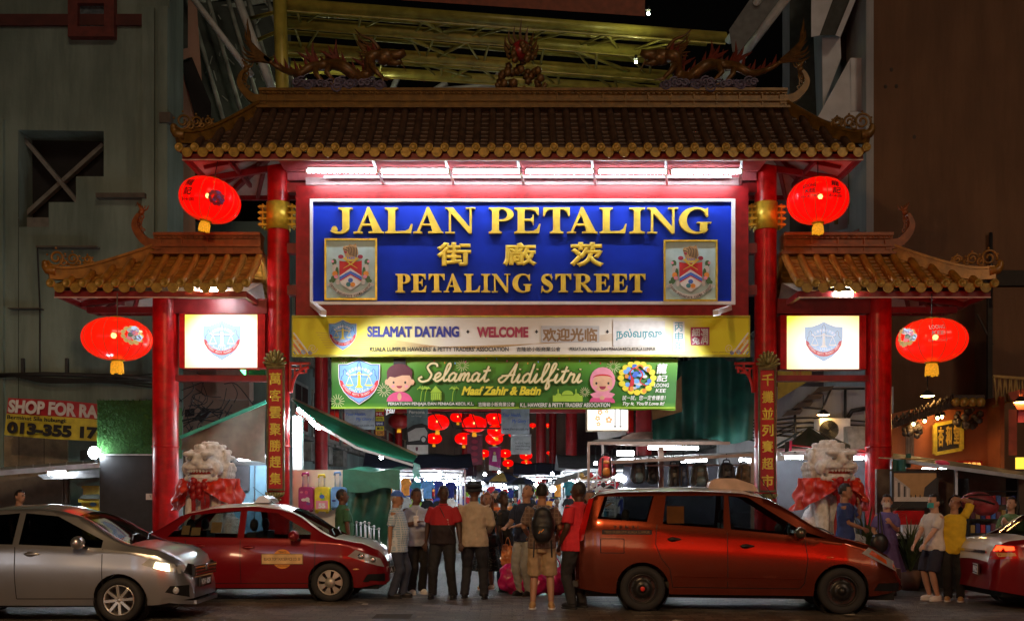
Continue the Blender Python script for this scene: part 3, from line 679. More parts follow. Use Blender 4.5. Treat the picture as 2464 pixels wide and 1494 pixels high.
for (xa, ya, xb, yb) in ((702, 759, 1805, 763), (702, 853, 1805, 858), (702, 763, 704.5, 853), (1802.5, 763, 1805, 853)): b.pbox(xa, ya, xb, yb, D2 - .03, D2 + .08)
b.build('frame', pm('yellow_trim', (.45, .40, .03), .4), wb)
A = Art(D2)
for (xa, xb, sg) in ((706, 760, 1), (1801, 1747, -1)):
    for k, c in enumerate(('white', 'orange', 'white', 'pink', 'white', 'blue', 'green')):
        y0 = 800 + k*9; x1 = xa + sg*(852-y0)*.75; A.line([(xa, y0), (x1, 852)], 3.6 - .2*k, c)
    for (cx, cy, r, c) in ((46, 838, 12, 'cream'), (8, 822, 7, 'cream'), (24, 846, 6, 'sky'), (40, 848, 5, 'blue')):
        A.line([(xa + sg*cx + (r*(1-i/26))*cos(i*.5), cy + (r*(1-i/26))*sin(i*.5)) for i in range(24)], 1.6, c)
for k in range(7): A.line([(760 + 4*k, 800 + 6*k), (900, 812 + 4*k), (1150, 838 - k), (1500, 800 + k*3)], .8, 'tan', 6)
shield(A, 791, 768.7, 858.6, 842.6, 2)
A.text('SELAMAT DATANG', 883.4, 784.7, 1104.7, 811.4, 'navy', .05); A.text('WELCOME', 1147, 786, 1271.5, 812, 'maroon', .05)
for cx in (1125.8, 1291, 1461.5): A.poly([(cx-4, 798), (cx, 803), (cx+4, 798), (cx, 793)], 'black')
A.rect(1302, 784, 1442, 824, 'grey'); A.text('欢迎光临', 1305, 789, 1437.5, 822, 'brown', .035)
A.rect(1475, 772, 1600, 833, 'lgrey'); A.text('நல்வரவு', 1482.6, 791, 1592.5, 819, 'teal', .025)
A.rect(1620, 773, 1647, 846, 'lgrey')
for k, ch in enumerate('丙申年'): A.text(ch, 1623.5, 776 + 23*k, 1643, 797 + 23*k, 'teal', .01)
A.rect(1662, 787, 1707, 830.5, 'maroon'); A.text('細', 1665, 790, 1684, 809, 'lgrey', .02); A.text('兔', 1665, 811, 1684, 828, 'lgrey', .02); A.text('潤', 1686, 790, 1704, 828, 'lgrey', .02)
A.text("KUALA LUMPUR HAWKERS' & PETTY TRADERS' ASSOCIATION", 889.6, 834.5, 1223.9, 845, 'black', .025)
A.text('吉隆坡小販商業公會', 1243, 834.5, 1349, 845.5, 'black', .01); A.text('PERSATUAN PENJAJA DAN PENIAGA KECIL KUALA LUMPUR', 1371, 835.5, 1577.6, 846, 'black', .02)
A.text('DBKL.JPPP/IKP/1027/03/2016', 1714, 846, 1790, 849.5, 'brown'); A.build('printed_lettering', wb)
# ---- green festive banner (slack cloth) ----
D3 = 19.80
gb = thing('festive_banner', 'green cloth banner with greeting script and two cartoon children hung below the yellow sign', 'banner', P(1214, 985, D3))
GEO = lambda x, y: (x, y + (x - 797) / 835 * 6)
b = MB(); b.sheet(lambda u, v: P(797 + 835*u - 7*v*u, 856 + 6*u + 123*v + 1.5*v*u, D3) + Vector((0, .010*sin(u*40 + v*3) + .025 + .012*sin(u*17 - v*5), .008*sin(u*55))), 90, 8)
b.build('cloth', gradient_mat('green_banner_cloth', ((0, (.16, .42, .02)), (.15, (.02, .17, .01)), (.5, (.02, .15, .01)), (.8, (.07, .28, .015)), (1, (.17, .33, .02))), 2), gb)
A = Art(D3 - .001, step=.00008)
def burst(cx, cy, r, c='cream'):
    for k in range(14):
        a = k*2*pi/14; A.line([(cx + r*.3*cos(a), cy + r*.3*sin(a)), (cx + r*cos(a), cy + r*sin(a))], .9, c)
for v in ((827, 862, 12), (812, 965, 17), (924, 938, 17), (1113, 879, 16), (1476, 882, 17), (1407, 943, 12)): burst(*v)
shield(A, 814, 861.5, 914.4, 973, 2)
# little village house, palms, mosque
for (cx, s) in ((1012, 1), (1088, .9), (1022, .7), (1600, .0)):
    if s:
        A.line([(cx, 965), (cx + 2, 945), (cx + 5, 938)], 1.4, 'lime', 3)
        for k in range(5): A.line([(cx + 5, 937), (cx + 5 + 9*s*cos(.3 + k*.65), 934 - 6*s*sin(.3 + k*.65)), (cx + 5 + 13*s*cos(.2 + k*.7), 938 - 4*s*sin(.3 + k*.65))], 1.6, 'lime', 3)
A.poly([(1035, 944), (1048, 928), (1064, 944)], 'lime'); A.rect(1037, 945, 1062, 962, 'lime')
for k in range(5): A.line([(1040 + 5*k, 947), (1040 + 5*k, 961)], .8, 'dgreen')
A.line([(1040, 962), (1040, 967)], 1, 'lime'); A.line([(1060, 962), (1060, 967)], 1, 'lime')
A.oval(1366, 950, 14, 11, 'lime', 0, 180); A.rect(1330, 951, 1402, 966, 'lime'); A.oval(1344, 952, 7, 6, 'lime', 0, 180); A.oval(1388, 952, 7, 6, 'lime', 0, 180)
for cx in (1343, 1386): A.rect(cx - 1.3, 936, cx + 1.3, 958, 'lime')
A.rect(797, 979, 1625, 983, 'lime')
# boy and girl
A.rect(947, 862, 976, 880, 'black'); A.oval(961.5, 897, 31, 22, 'hair'); A.oval(961.5, 917, 29, 26, 'skin'); A.oval(932, 919, 6, 7, 'skin'); A.oval(991, 919, 6, 7, 'skin')
A.poly([(931, 914), (931, 895), (945, 882), (978, 882), (991, 895), (992, 914), (986, 903), (968, 903), (950, 908), (938, 906)], 'hair')
A.oval(947, 920, 2.6, 3, 'black'); A.oval(975, 920, 2.6, 3, 'black'); A.oval(961, 928, 7, 6, 'maroon', 180, 360); A.oval(946, 929, 4, 3, 'lpink'); A.oval(978, 929, 4, 3, 'lpink')
A.poly(arc(961.5, 966, 31, 24, 0, 180, 14), 'pink'); A.oval(961, 954, 5, 9, 'skin')
A.oval(1450, 915, 30.5, 32, 'lpink'); A.oval(1450, 921, 24, 21, 'skin'); A.poly(arc(1450, 910, 24, 10, 0, 180, 12)[::-1] + arc(1450, 910, 24, 6, 180, 0, 12)[::-1], 'red')
A.oval(1435, 922, 2.6, 3, 'black'); A.oval(1464, 922, 2.6, 3, 'black'); A.oval(1450, 929, 8, 8, 'maroon', 180, 360); A.oval(1434, 931, 4, 3, 'lpink'); A.oval(1465, 931, 4, 3, 'lpink')
A.poly(arc(1449, 969, 31, 20, 0, 180, 14), 'pink'); A.poly([(1420, 948), (1436, 942), (1464, 942), (1480, 948), (1472, 957), (1428, 957)], 'lpink'); A.oval(1449, 957, 6, 5, 'skin')
# joined-up greeting
LT = {'S': ([(.66,.80),(.58,.96),(.36,.99),(.24,.80),(.36,.58),(.50,.36),(.42,.06),(.16,-.02),(.0,.14),(.12,.26)], .62), 'e': ([(0,.10),(.18,.22),(.27,.38),(.18,.47),(.07,.34),(.08,.10),(.2,.0),(.36,.12)], .34),
  'l': ([(0,.10),(.16,.42),(.25,.84),(.2,1.0),(.12,.86),(.10,.3),(.16,.02),(.30,.12)], .29), 'a': ([(.29,.38),(.18,.47),(.05,.30),(.07,.05),(.18,.03),(.28,.22),(.32,.45),(.30,.12),(.36,.0),(.47,.12)], .46),
  'm': ([(0,.12),(.07,.45),(.06,.02),(.09,.26),(.19,.46),(.24,.36),(.22,.02),(.25,.26),(.36,.46),(.41,.36),(.40,.08),(.46,.0),(.55,.12)], .54), 't': ([(0,.1),(.12,.42),(.17,.84),(.12,.3),(.14,.04),(.22,0),(.33,.12)], .32),
  'A': ([(.02,.30),(-.10,.16),(.02,.0),(.18,.16),(.36,.66),(.46,1.0),(.45,.5),(.44,.1),(.50,.0),(.62,.12)], .60), 'i': ([(0,.12),(.09,.46),(.07,.10),(.13,.0),(.24,.12)], .23),
  'd': ([(.29,.38),(.18,.47),(.05,.30),(.07,.05),(.18,.03),(.29,.25),(.35,1.0),(.31,.3),(.33,.05),(.39,.0),(.49,.12)], .47), 'f': ([(0,.12),(.16,.48),(.25,.88),(.2,1.0),(.12,.86),(.09,.2),(.07,-.26),(.13,-.34),(.19,-.2),(.14,.06),(.32,.14)], .31),
  'r': ([(0,.12),(.08,.50),(.11,.42),(.23,.42),(.22,.10),(.28,.0),(.39,.12)], .36)}
def script(word, x0, x1, yb, hh):
    tot = sum(LT[c][1] for c in word); sc_ = (x1 - x0) / (tot + .2); st = []
    x = 0.0
    for c in word:
        pts, adv = LT[c]; st.append([(x0 + (x + u + .22*v)*sc_, yb - v*hh) for u, v in pts])
        if c == 't': st.append([(x0 + (x - .02 + .13)*sc_, yb - .56*hh), (x0 + (x + .3 + .13)*sc_, yb - .62*hh)])
        if c == 'A': st.append([(x0 + (x + .05)*sc_, yb - .34*hh), (x0 + (x + .3)*sc_, yb - .36*hh), (x0 + (x + .6)*sc_, yb - .42*hh)])
        if c == 'i': st.append([(x0 + (x + .20)*sc_, yb - .66*hh), (x0 + (x + .21)*sc_, yb - .72*hh)])
        x += adv
    for wd, c in ((11, 'dgreen'), (5.2, 'gold'), (3.9, 'cream')):
        for s_ in st: A.line(s_, wd, c, 5)
script('Selamat', 1006, 1186, 917, 43); script('Aidilfitri', 1204, 1410, 920, 46)
A.text('Maaf Zahir & Batin', 1110, 929, 1302.5, 951, 'dgreen', .11, .3); A.text('Maaf Zahir & Batin', 1110.5, 929, 1302, 950.5, 'yellow', .045, .3)
A.rect(932, 965.5, 1142, 978, 'dgreen'); A.rect(1148, 966, 1241, 979, 'dgreen'); A.rect(1249, 967, 1470, 981, 'dgreen')
A.text('PERSATUAN PENJAJA DAN PENIAGA KECIL K.L.', 934, 967.5, 1140, 976.5, 'white', .02); A.text('吉隆坡小販商業公會', 1151, 967.5, 1238.5, 977.5, 'white', .01); A.text("K.L. HAWKERS' & PETTY TRADERS' ASSOCIATION", 1252, 969, 1467.7, 979, 'white', .02)
random.seed(3)
for k in range(16): a = k*2*pi/16; A.oval(1533 + 39*cos(a), 909 + 35*sin(a), 8, 7, 'yellow', n=10)
for k in range(26): a = random.random()*6.3; q = random.uniform(.2, 1); A.oval(1533 + 34*q*cos(a), 909 + 31*q*sin(a), random.uniform(4, 8), random.uniform(3, 6), ('sky', 'sky', 'lgrey', 'blue')[k % 4], n=9)
A.line([(1515, 940), (1522, 915), (1516, 895), (1530, 885), (1546, 900), (1540, 918), (1555, 928)], [8, 9, 9, 10, 8, 6, 3], 'red', 4); A.line([(1530, 885), (1540, 878), (1548, 884)], 4, 'orange', 3)
for k, (x, y) in enumerate(((1508, 905), (1550, 940), (1560, 890), (1520, 935))): A.oval(x, y, 5, 6, 'orange', n=8)
A.text('龍', 1580, 874, 1606, 899, 'white', .03, .15); A.text('記', 1580, 902, 1606, 918, 'white', .02, .15); A.text('LOONG', 1574, 922, 1610, 931, 'white', .015, .2); A.text('KEE', 1577, 935, 1603, 944, 'white', .015, .2)
A.text('試一試，您一定會鍾意！', 1497, 951, 1602, 963, 'white', .01, .2); A.text("Try It, You'll Love It!", 1498, 966, 1599, 977, 'white', .03, .3)
for k in range(20): A.oval(1045 + 25*k, 868 + 6*sin(k*.9), 1.6, 2.4, ('red', 'orange', 'sky', 'pink')[k % 4], n=6)
A.build('printed_artwork', gb)
b = MB()
for xa, xb in ((797, 806), (940, 950), (1210, 1216), (1480, 1486), (1632, 1626)): b.tube([P(xa, 858, D3), P(xb, 852, D3 - .1)], .008, 5)
b.build('tie_cord', pm('teal_cord', (.05, .25, .22), .8), gb)
# ---- backlit crest boxes ----
def lightbox(x0, y0, x1, y1, xa, xb, lab):
    d = 19.83; r = thing('lightbox_sign', lab, 'lightbox', P((x0+x1)/2, y1, d), 0, 'backlit crest boxes between the columns')
    b = MB(); b.pbox(xa, y0 - 2, x0 - .3, y1, d + .02, d + .3); b.pbox(x1 + .3, y0 - 2, xb, y1, d + .02, d + .3); b.pbox(x0 - .3, y0 - 2, x1 + .3, y1 + 1, d + .05, d + .3); b.build('case', RED, r)
    m = bpy.data.materials.get('crest_box_face')
    if not m:
        m = gradient_mat('crest_box_face', ((0, (.95, .95, .85)), (.44, (.95, .97, .82)), (.64, (.92, .95, .50)), (.82, (.70, .80, .08)), (1.0, (.5, .66, .03))), 2, .4, .40)
        nt = m.node_tree; g = nt.nodes.new('ShaderNodeTexGradient'); g.gradient_type = 'QUADRATIC_SPHERE'
        mp = nt.nodes.new('ShaderNodeVectorMath'); mp.operation = 'SUBTRACT'; mp.inputs[1].default_value = (.62, .5, .35)
        ln = nt.nodes.new('ShaderNodeVectorMath'); ln.operation = 'LENGTH'
        tc = [n for n in nt.nodes if n.type == 'TEX_COORD'][0]; rp = [n for n in nt.nodes if n.type == 'VALTORGB'][0]
        sp = nt.nodes.new('ShaderNodeVectorMath'); sp.operation = 'MULTIPLY'; sp.inputs[1].default_value = (1, 0, 1)
        nt.links.new(tc.outputs['Generated'], mp.inputs[0]); nt.links.new(mp.outputs[0], sp.inputs[0]); nt.links.new(sp.outputs[0], ln.inputs[0]); nt.links.new(ln.outputs['Value'], rp.inputs[0]); nt.nodes.remove(g)
    b = MB(); b.add([P(x0, y0, d), P(x1, y0, d), P(x1, y1, d), P(x0, y1, d)], [(3, 2, 1, 0)]); b.build('panel', m, r)
    A = Art(d - .003, lit=.26); w = (x1-x0)*.54; shield(A, (x0+x1)/2 - w/2 + 2, y0 + (y1-y0)*.10, (x0+x1)/2 + w/2 + 2, y0 + (y1-y0)*.87, 1)
    A.build('printed_crest', r)
CLR.update(sky=(.16, .40, .80))
lightbox(445, 757, 619, 884.5, 431, 637.5, 'glowing white box sign with a faint crest between the columns above the awning')
lightbox(1893.5, 760, 2067, 888, 1878, 2084.5, 'glowing white box sign with a faint crest above the man in the blue shirt')
b = MB(); d = 19.0; b.tube([PP for PP in (P(2007, 708, d), P(2050, 709, d))], .035, 8); EL = pm('eave_tube', (1, 1, 1), em=(.88, .95, 1), es=190); r = thing('eave_lamp', 'short lit tube under the eave of the side roof above a crest box', 'lamp', P(2028, 712, d)); b.build('tube', EL, r)
b = MB(); b.box(PX(2005, d), PX(2052, d), d - .03, d + .04, PZ(703, d), PZ(700, d)); b.build('lamp_housing', WHITE, r)
# ---- paper lanterns on the gateway ----
LRED = pm('lantern_silk', (.55, .002, .002), .25, var=.06, em=(1, .002, .001), es=.33, spec=.3, alpha=.90)
LRED2 = pm('lantern_silk_lower', (.6, .02, .003), .2, var=.06, em=(1, .008, .002), es=.33, alpha=.90)
LDARK = pm('unlit_lantern_silk', (.30, .012, .012), .35, var=.2)
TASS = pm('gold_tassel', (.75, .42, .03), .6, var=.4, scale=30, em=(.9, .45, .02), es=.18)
def lantern(x, y, rx, ry, d, tilt, label, group, mat=LRED, deco=None, cord=None, tas=1.0):
    c = P(x, y, d); R = rx / FP * d; H = ry / FP * d
    r = thing('paper_lantern', label, 'lantern', (c.x, c.y, c.z), 0, group); r.rotation_euler = (0, tilt, 0)
    prof = [(R * sin(pi*i/18) ** .82 if 0 < i < 18 else .1*R, H * cos(pi*i/18)) for i in range(19)]
    b = MB(); n = 48; vs = []
    for (q, z) in prof:
        for j in range(n): g = 2*pi*j/n; k = q * (1 - .030*(j % 3 == 0)); vs.append((k*cos(g), k*sin(g), z))
    b.add(vs, [(i*n+(j+1) % n, i*n+j, (i+1)*n+j, (i+1)*n+(j+1) % n) for i in range(18) for j in range(n)], 0, True)
    b.build('shade', mat, r, True)
    if d < 19.5:
        b = MB()
        for j in range(0, n, 3): g = 2*pi*j/n; b.tube([((q*.985)*cos(g), (q*.985)*sin(g), z) for q, z in prof[1:-1]], .007, 4)
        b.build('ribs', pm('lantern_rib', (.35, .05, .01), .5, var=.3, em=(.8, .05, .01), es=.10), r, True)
    b = MB(); b.lathe([(R*.05, H*1.05), (R*.20, H*1.05), (R*.22, H*.985), (R*.24, H*.94)], 16); b.lathe([(R*.24, -H*.94), (R*.2, -H*1.02), (R*.17, -H*1.06), (.0, -H*1.06)], 16); b.each('gold_rim', GOLD, r, True)
    b = MB(); zt = -H*1.06
    b.lathe([(R*.15, zt), (R*.17, zt - H*.10)], 14)
    for k in range(26):
        g = k*2*pi/26; b.bar((R*.16*cos(g), R*.16*sin(g), zt - H*.1), (R*.165*cos(g)*random.uniform(.9, 1.1), R*.165*sin(g), zt - H*.1 - H*.42*tas*random.uniform(.85, 1.05)), R*.035, R*.02)
    b.build('tassel', TASS, r, True)
    b = MB(); b.tube([(0, 0, H), (0, 0, H*1.1 + (cord or .5))], .01, 5); b.build('cord', BLACK, r, True)
    if mat is not LDARK:
        b = MB(); b.ball((0, -R*.25, H*.10), R*.085, 8); b.build('bulb', pm('lantern_bulb', (1, .8, .4), em=(1.0, 0.5, 0.12), es=14), r, True)
    if deco:
        def fr(cx, cz, w, h):
            def g(u, v, t):
                xx = (cx + (u-.5)*w) * R; zz = (cz + (v-.5)*h) * H; k = max(.02, 1 - (xx/R)**2 - (zz/H)**2); return (xx, -R*sqrt(k)*1.0 - .025 - .004*t, zz)
            return g
        for kind, cx, cz, w, h, c in deco:
            b = MB()
            if kind == 'roundel':
                random.seed(5); names = ['gold', 'sky', 'lgrey', 'purple', 'red', 'leaf']
                for k in range(30):
                    a = random.random()*6.3; q = random.random()**.5 if k > 10 else 1; s_ = .16
                    if k <= 10: a = k*2*pi/11
                    fx = fr(cx + w*.5*q*cos(a), cz + h*.5*q*sin(a), w*s_*2, h*s_*2)
                    b.add([Vector(fx(.5 + .5*cos(t*pi/4), .5 + .5*sin(t*pi/4), 0)) + Vector((0, -.0006*k, 0)) for t in range(8)], [tuple(range(8))], 0 if k <= 10 else 1 + k % 5)
                b.build('printed_roundel', [(ink(nn) if c == 'dim' else ink(nn, .10)) for nn in (['maroon', 'purple', 'red', 'maroon', 'purple', 'maroon'] if c == 'dim' else names)], r, True)
            else:
                b.textf(kind, fr(cx, cz, w, h), 0, .02, .15); b.build('printed_lettering', ink(c), r, True)
    return r
KD = [('龍', -.42, .34, .30, .34, 'black'), ('記', -.42, -.08, .30, .34, 'black'), ('8-1-6-1001', -.40, -.42, .48, .14, 'black'), ('roundel', .50, -.12, .36, .52, 'dim')]
lantern(505, 482, 73, 51, 19.3, .20, 'tilted red lantern under the main eave with a flower roundel, beside the tall column', 'large red lanterns on the gateway', LRED, KD, .55, .8)
lantern(1968, 484, 72.5, 53, 19.3, 0, 'red lantern hanging from the main eave corner by the brown building', 'large red lanterns on the gateway', LRED, [('LOONG', -.52, .36, .36, .18, 'black'), ('KEE', -.52, .10, .28, .18, 'black'), ("Try It, You'll", -.52, -.14, .5, .12, 'black'), ('龍', .28, .42, .30, .30, 'black'), ('記', .30, .08, .30, .30, 'black'), ('8-1-6-1001', .28, -.16, .46, .12, 'black')], .6, .8)
lantern(282, 816, 81.5, 50.5, 18.9, 0, 'glossy red lantern with a flower roundel and gold tassel near the rent banner', 'large red lanterns on the gateway', LRED2, [('roundel', .70, .02, .36, .70, '')], .45, 1.15)
lantern(2242, 820, 81.5, 52, 18.9, 0, 'glossy red lantern with white lettering and gold tassel above the temple shop', 'large red lanterns on the gateway', LRED2, [('LOONG', -.24, .40, .40, .20, 'white'), ('KEE', -.24, .12, .34, .20, 'white'), ("Try It, You'll Love It!", -.24, -.22, .50, .12, 'white'), ('roundel', -.90, .1, .26, .70, '')], .45, 1.1)
# ---- ridge sculptures ----
SCULPT = pm('gilded_dragon', (.12, .06, .014), .4, .25, var=.5, scale=9, bump=.2)
CLOUDM = pm('painted_cloud', (.10, .09, .16), .6, var=.5, scale=6)
FLAME = pm('red_flame_fin', (.12, .02, .01), .5, var=.3)
def dragon(x0, x1, sd, lab):
    d = 20.0; s = (x1 - x0); o = lambda u, v: P((x0 if sd > 0 else x1) + sd * u * s, v, d)
    r = thing('ridge_dragon', lab, 'statue', P((x0+x1)/2, 222, d), 0, 'dragons on the main ridge')
    body = catmull([o(.10, 148) , o(.20, 165), o(.32, 182), o(.42, 160), o(.52, 150), o(.62, 165), o(.72, 186), o(.80, 168), o(.82, 145), o(.88, 138)], 6); k = len(body)
    body = [p + Vector((0, .12*sin(i*.35), 0)) for i, p in enumerate(body)]
    rad = [.04 + .08 * min(1, (i/k)*2.2) for i in range(k)]
    b = MB(); b.tube(body, rad, 10)
    h = body[-1]; dx = Vector((sd, 0, 0))
    b.ball(h + dx*.10, (.22, .16, .17), 10); b.tube([h + dx*.18 + Vector((0,0,.02)), h + dx*.40 + Vector((0,0,.05)), h + dx*.52 + Vector((0,0,.10))], [.13, .10, .07], 8); b.tube([h + dx*.16 + Vector((0,0,-.08)), h + dx*.34 + Vector((0,0,-.13)), h + dx*.44 + Vector((0,0,-.12))], [.09, .06, .04], 8)
    for q in (-1, 1): b.tube(catmull([h + Vector((0, q*.08, .12)), h - dx*.15 + Vector((0, q*.12, .30)), h - dx*.36 + Vector((0, q*.14, .38)), h - dx*.5 + Vector((0, q*.12, .52))], 3), [.04, .04, .035, .035, .03, .03, .02, .02, .015, .01], 6)
    for q in range(7): b.tube(catmull([h - dx*.02 + Vector((0, .1*(q % 2)-.05, -.05 + .03*q)), h - dx*(.22 + .03*q) + Vector((0, 0, -.02 + .05*q)), h - dx*(.42 + .04*(q % 3)) + Vector((0, 0, -.06 + .085*q))], 3), [.035, .034, .03, .026, .02, .014, .005], 5)
    for q in range(3): b.tube([h + dx*.42 + Vector((0, 0, -.05)), h + dx*(.5 + .02*q) + Vector((0, 0, -.2 - .05*q))], [.02, .004], 5)
    for (ix, kx) in ((.34, .05), (.46, -.1), (.70, .05), (.84, .12)):
        c = body[int(ix*k)]; b.tube([c, c + Vector((sd*kx, -.12, -.22)), c + Vector((sd*(kx + .16), -.14, -.40))], [.075, .055, .04], 7)
        for q in range(3): b.tube([c + Vector((sd*(kx + .16), -.14, -.40)), c + Vector((sd*(kx + .16 + .10*q), -.16, -.48 + .02*q))], [.03, .006], 5)
    b.build('body', SCULPT, r)
    f = MB()
    for i in range(3, k - 3, 2):
        c = body[i]; hh = .10 + .12 * (i % 4 == 3); f.add([c + Vector((-.05, 0, rad[i]*.8)), c + Vector((.05, 0, rad[i]*.8)), c + Vector((-sd*.07, .0, rad[i] + hh)), c + Vector((0, .03, rad[i]*.7)), c + Vector((0, -.03, rad[i]*.7))], [(0, 4, 2), (4, 1, 2), (1, 3, 2), (3, 0, 2)])
    for ix in (.33, .52, .78):
        c = body[int(ix*k)]
        for q in range(3): f.tube([c + Vector((0, 0, .08)), c + Vector((-sd*(.05 + .1*q), 0, .30 - .04*q)), c + Vector((-sd*(.04 + .17*q), 0, .52 - .11*q))], [.05, .035, .004], 5)
    t = body[0]
    f2 = MB()
    for q in range(8): f2.tube(catmull([t, t - dx*(.25 + .02*q) + Vector((0, 0, .02 + .05*q)), t - dx*(.42 + .03*(q % 3)) + Vector((0, 0, .0 + .10*q)), t - dx*(.60 - .02*q) + Vector((0, 0, .10 + .11*q))], 3), [.05, .05, .045, .04, .035, .03, .026, .02, .012, .004], 5)
    f2.build('tail_tuft', SCULPT, r); f.build('fins', FLAME, r)
    cl = MB()
    for (uc, vc, n) in ((.40, 208, 7), (.72, 207, 9), (.56, 214, 4), (.86, 209, 4)):
        for q in range(n):
            c = o(uc + (q - n/2)*.028, vc - 4*sin(q*1.7), ) + Vector((0, -.08 + .08*(q % 3), 0)); rr = .10 + .04*(q % 2)
            cl.ball(c, (rr, .1, rr*.9), 8); cl.tube(spiral(c + Vector((0, -.12, 0)), rr*.85, 1.4, q, 14), .02, 5)
    cl.build('cloud_base', CLOUDM, r)
    s_ = MB()
    for uc in (.30, .55, .80): s_.tube([o(uc, 224), o(uc, 195)], .03, 6)
    s_.build('support', DARKM, r)
dragon(615, 955, 1, 'gilded dragon whose tail rises by the white roof pipe, facing the pearl ornament')
dragon(1560, 1915, -1, 'gilded dragon on the ridge end near the grey balconies, facing the pearl ornament')
r = thing('ridge_pearl', 'flaming pearl on a gilded cloud mound at the middle of the main ridge', 'statue', P(1254, 226, 20))
b = MB(); random.seed(4)
for k in range(46):
    t = random.random(); a = random.random()*6.3; w = .42*(1 - t)**.9 + .10; b.ball(P(1254, 224, 20) + Vector((w*cos(a), .22*sin(a), .08 + t*.85)), .10 - .03*t, 7)
for sd in (-1, 1): b.tube(catmull([P(1254 + sd*40, 224, 20), P(1254 + sd*54, 212, 20), P(1254 + sd*60, 200, 20)], 4), [.07]*4 + [.05]*4 + [.01], 6)
b.build('mound', SCULPT, r); b = MB(); b.ball(P(1254, 122, 20), .20, 14); b.build('pearl', pm('red_pearl', (.22, .02, .02), .3), r)
b = MB()
for k in range(11):
    a = pi * (k / 10) * 1.3 - .5; c = P(1254, 128, 20); q = .24
    b.tube(catmull([c + Vector((q*cos(a), 0, q*sin(a))), c + Vector((q*1.35*cos(a + .1), 0, q*1.3*sin(a) + .08)), c + Vector((q*1.45*cos(a), 0, q*1.5*sin(a) + (.22 if k != 5 else .34)))], 3), [.05, .045, .04, .03, .02, .012, .003], 5)
b.build('flames', SCULPT, r)
# ================= buildings round the street =================
def wall_mat(name, col, stain, scale=.5, rough=.85):
    m = bpy.data.materials.new(name); m.use_nodes = True; nt = m.node_tree; b = nt.nodes['Principled BSDF']; L = nt.links.new
    tc = nt.nodes.new('ShaderNodeTexCoord'); mp = nt.nodes.new('ShaderNodeMapping'); mp.inputs['Scale'].default_value = (1.6, 1.6, .22); L(tc.outputs['Object'], mp.inputs[0])
    n1 = nt.nodes.new('ShaderNodeTexNoise'); n1.inputs['Scale'].default_value = scale*2.2; n1.inputs['Detail'].default_value = 9; n1.inputs['Roughness'].default_value = .65; L(mp.outputs[0], n1.inputs[0])
    n2 = nt.nodes.new('ShaderNodeTexNoise'); n2.inputs['Scale'].default_value = scale*.7; n2.inputs['Detail'].default_value = 6; L(tc.outputs['Object'], n2.inputs[0])
    ad = nt.nodes.new('ShaderNodeMath'); ad.operation = 'MULTIPLY'; L(n1.outputs[0], ad.inputs[0]); L(n2.outputs[0], ad.inputs[1])
    r = nt.nodes.new('ShaderNodeValToRGB'); e = r.color_ramp.elements; e[0].position = .14; e[1].position = .34; e[0].color = (*stain, 1); e[1].color = (*col, 1)
    L(ad.outputs[0], r.inputs[0]); L(r.outputs[0], b.inputs['Base Color']); b.inputs['Roughness'].default_value = rough
    n3 = nt.nodes.new('ShaderNodeTexNoise'); n3.inputs['Scale'].default_value = 14; L(tc.outputs['Object'], n3.inputs[0])
    bp = nt.nodes.new('ShaderNodeBump'); bp.inputs['Strength'].default_value = .25; bp.inputs['Distance'].default_value = .02; L(n3.outputs[0], bp.inputs['Height']); L(bp.outputs[0], b.inputs['Normal']); return m
GREENW = wall_mat('grey_green_render', (.19, .25, .215), (.085, .12, .10)); BROWNW = wall_mat('brown_render', (.17, .088, .044), (.11, .055, .027)); GREYW = wall_mat('grey_render', (.42, .44, .46), (.26, .27, .28)); PINKW = wall_mat('pink_render', (.34, .22, .17), (.2, .13, .1))
VOID = pm('dark_interior', (.006, .006, .008), .8, var=.3); GLASSD = pm('dark_glass', (.015, .02, .025), .12, var=.3)
# -- left block --
d = 24.0
lb = thing('corner_building', 'tall stained grey-green building with a stepped dark opening and red window frame', 'building', (PX(200, d), d + 3, 0))
b = MB(); xl = -30; xr = PX(408, d); zt = 22
st = [(73, 520), (415, 525), (415, 706), (304, 706), (304, 809), (195, 809), (195, 908), (75, 908)]; st = [(x/1.66234, y/1.66234) for x, y in st]
sx = [PX(x, d) for x, y in st]; 
def wpoly(pts): b.add([P(x, y, d) for x, y in pts], [tuple(range(len(pts)))])
XL = (xl / d * FP) + CX; YB = HY + CAMH / d * FP; YT = HY - (zt - CAMH) / d * FP
S = st
wpoly([(XL, YB), (XL, YT), (S[0][0], YT), (S[0][0], YB)])
wpoly([(S[0][0], S[0][1]), (S[0][0], YT), (408, YT), (408, S[1][1]), (S[1][0], S[1][1])])
wpoly([(S[2][0], YB), (S[2][0], S[1][1]), (408, S[1][1]), (408, YB)]); wpoly([(S[4][0], YB), (S[3][0], S[3][1]), (S[2][0], S[2][1]), (S[2][0], YB)]); wpoly([(S[6][0], YB), (S[5][0], S[5][1]), (S[4][0], S[4][1]), (S[4][0], YB)]); wpoly([(S[7][0], YB), (S[7][0], S[7][1]), (S[6][0], S[6][1]), (S[6][0], YB)])
for i in range(8):
    p, q = S[i], S[(i+1) % 8]; a = P(*p, d); c = P(*q, d); b.add([a, c, c + Vector((0, .7, 0)), a + Vector((0, .7, 0))], [(0, 1, 2, 3)])
b.add([(xr, d, 0), (xr, d + 1, 0), (xr, d + 1, zt), (xr, d, zt)], [(0, 1, 2, 3)])
b.box(PX(345, d), PX(374, d), d - .10, d - .001, 0, PZ(23, d)); b.box(PX(385, d), PX(408, d), d - .16, d - .001, 0, PZ(23, d)); b.box(PX(-6, d), PX(13, d), d - .12, d - .001, 0, PZ(290, d))
b.build('wall', GREENW, lb)
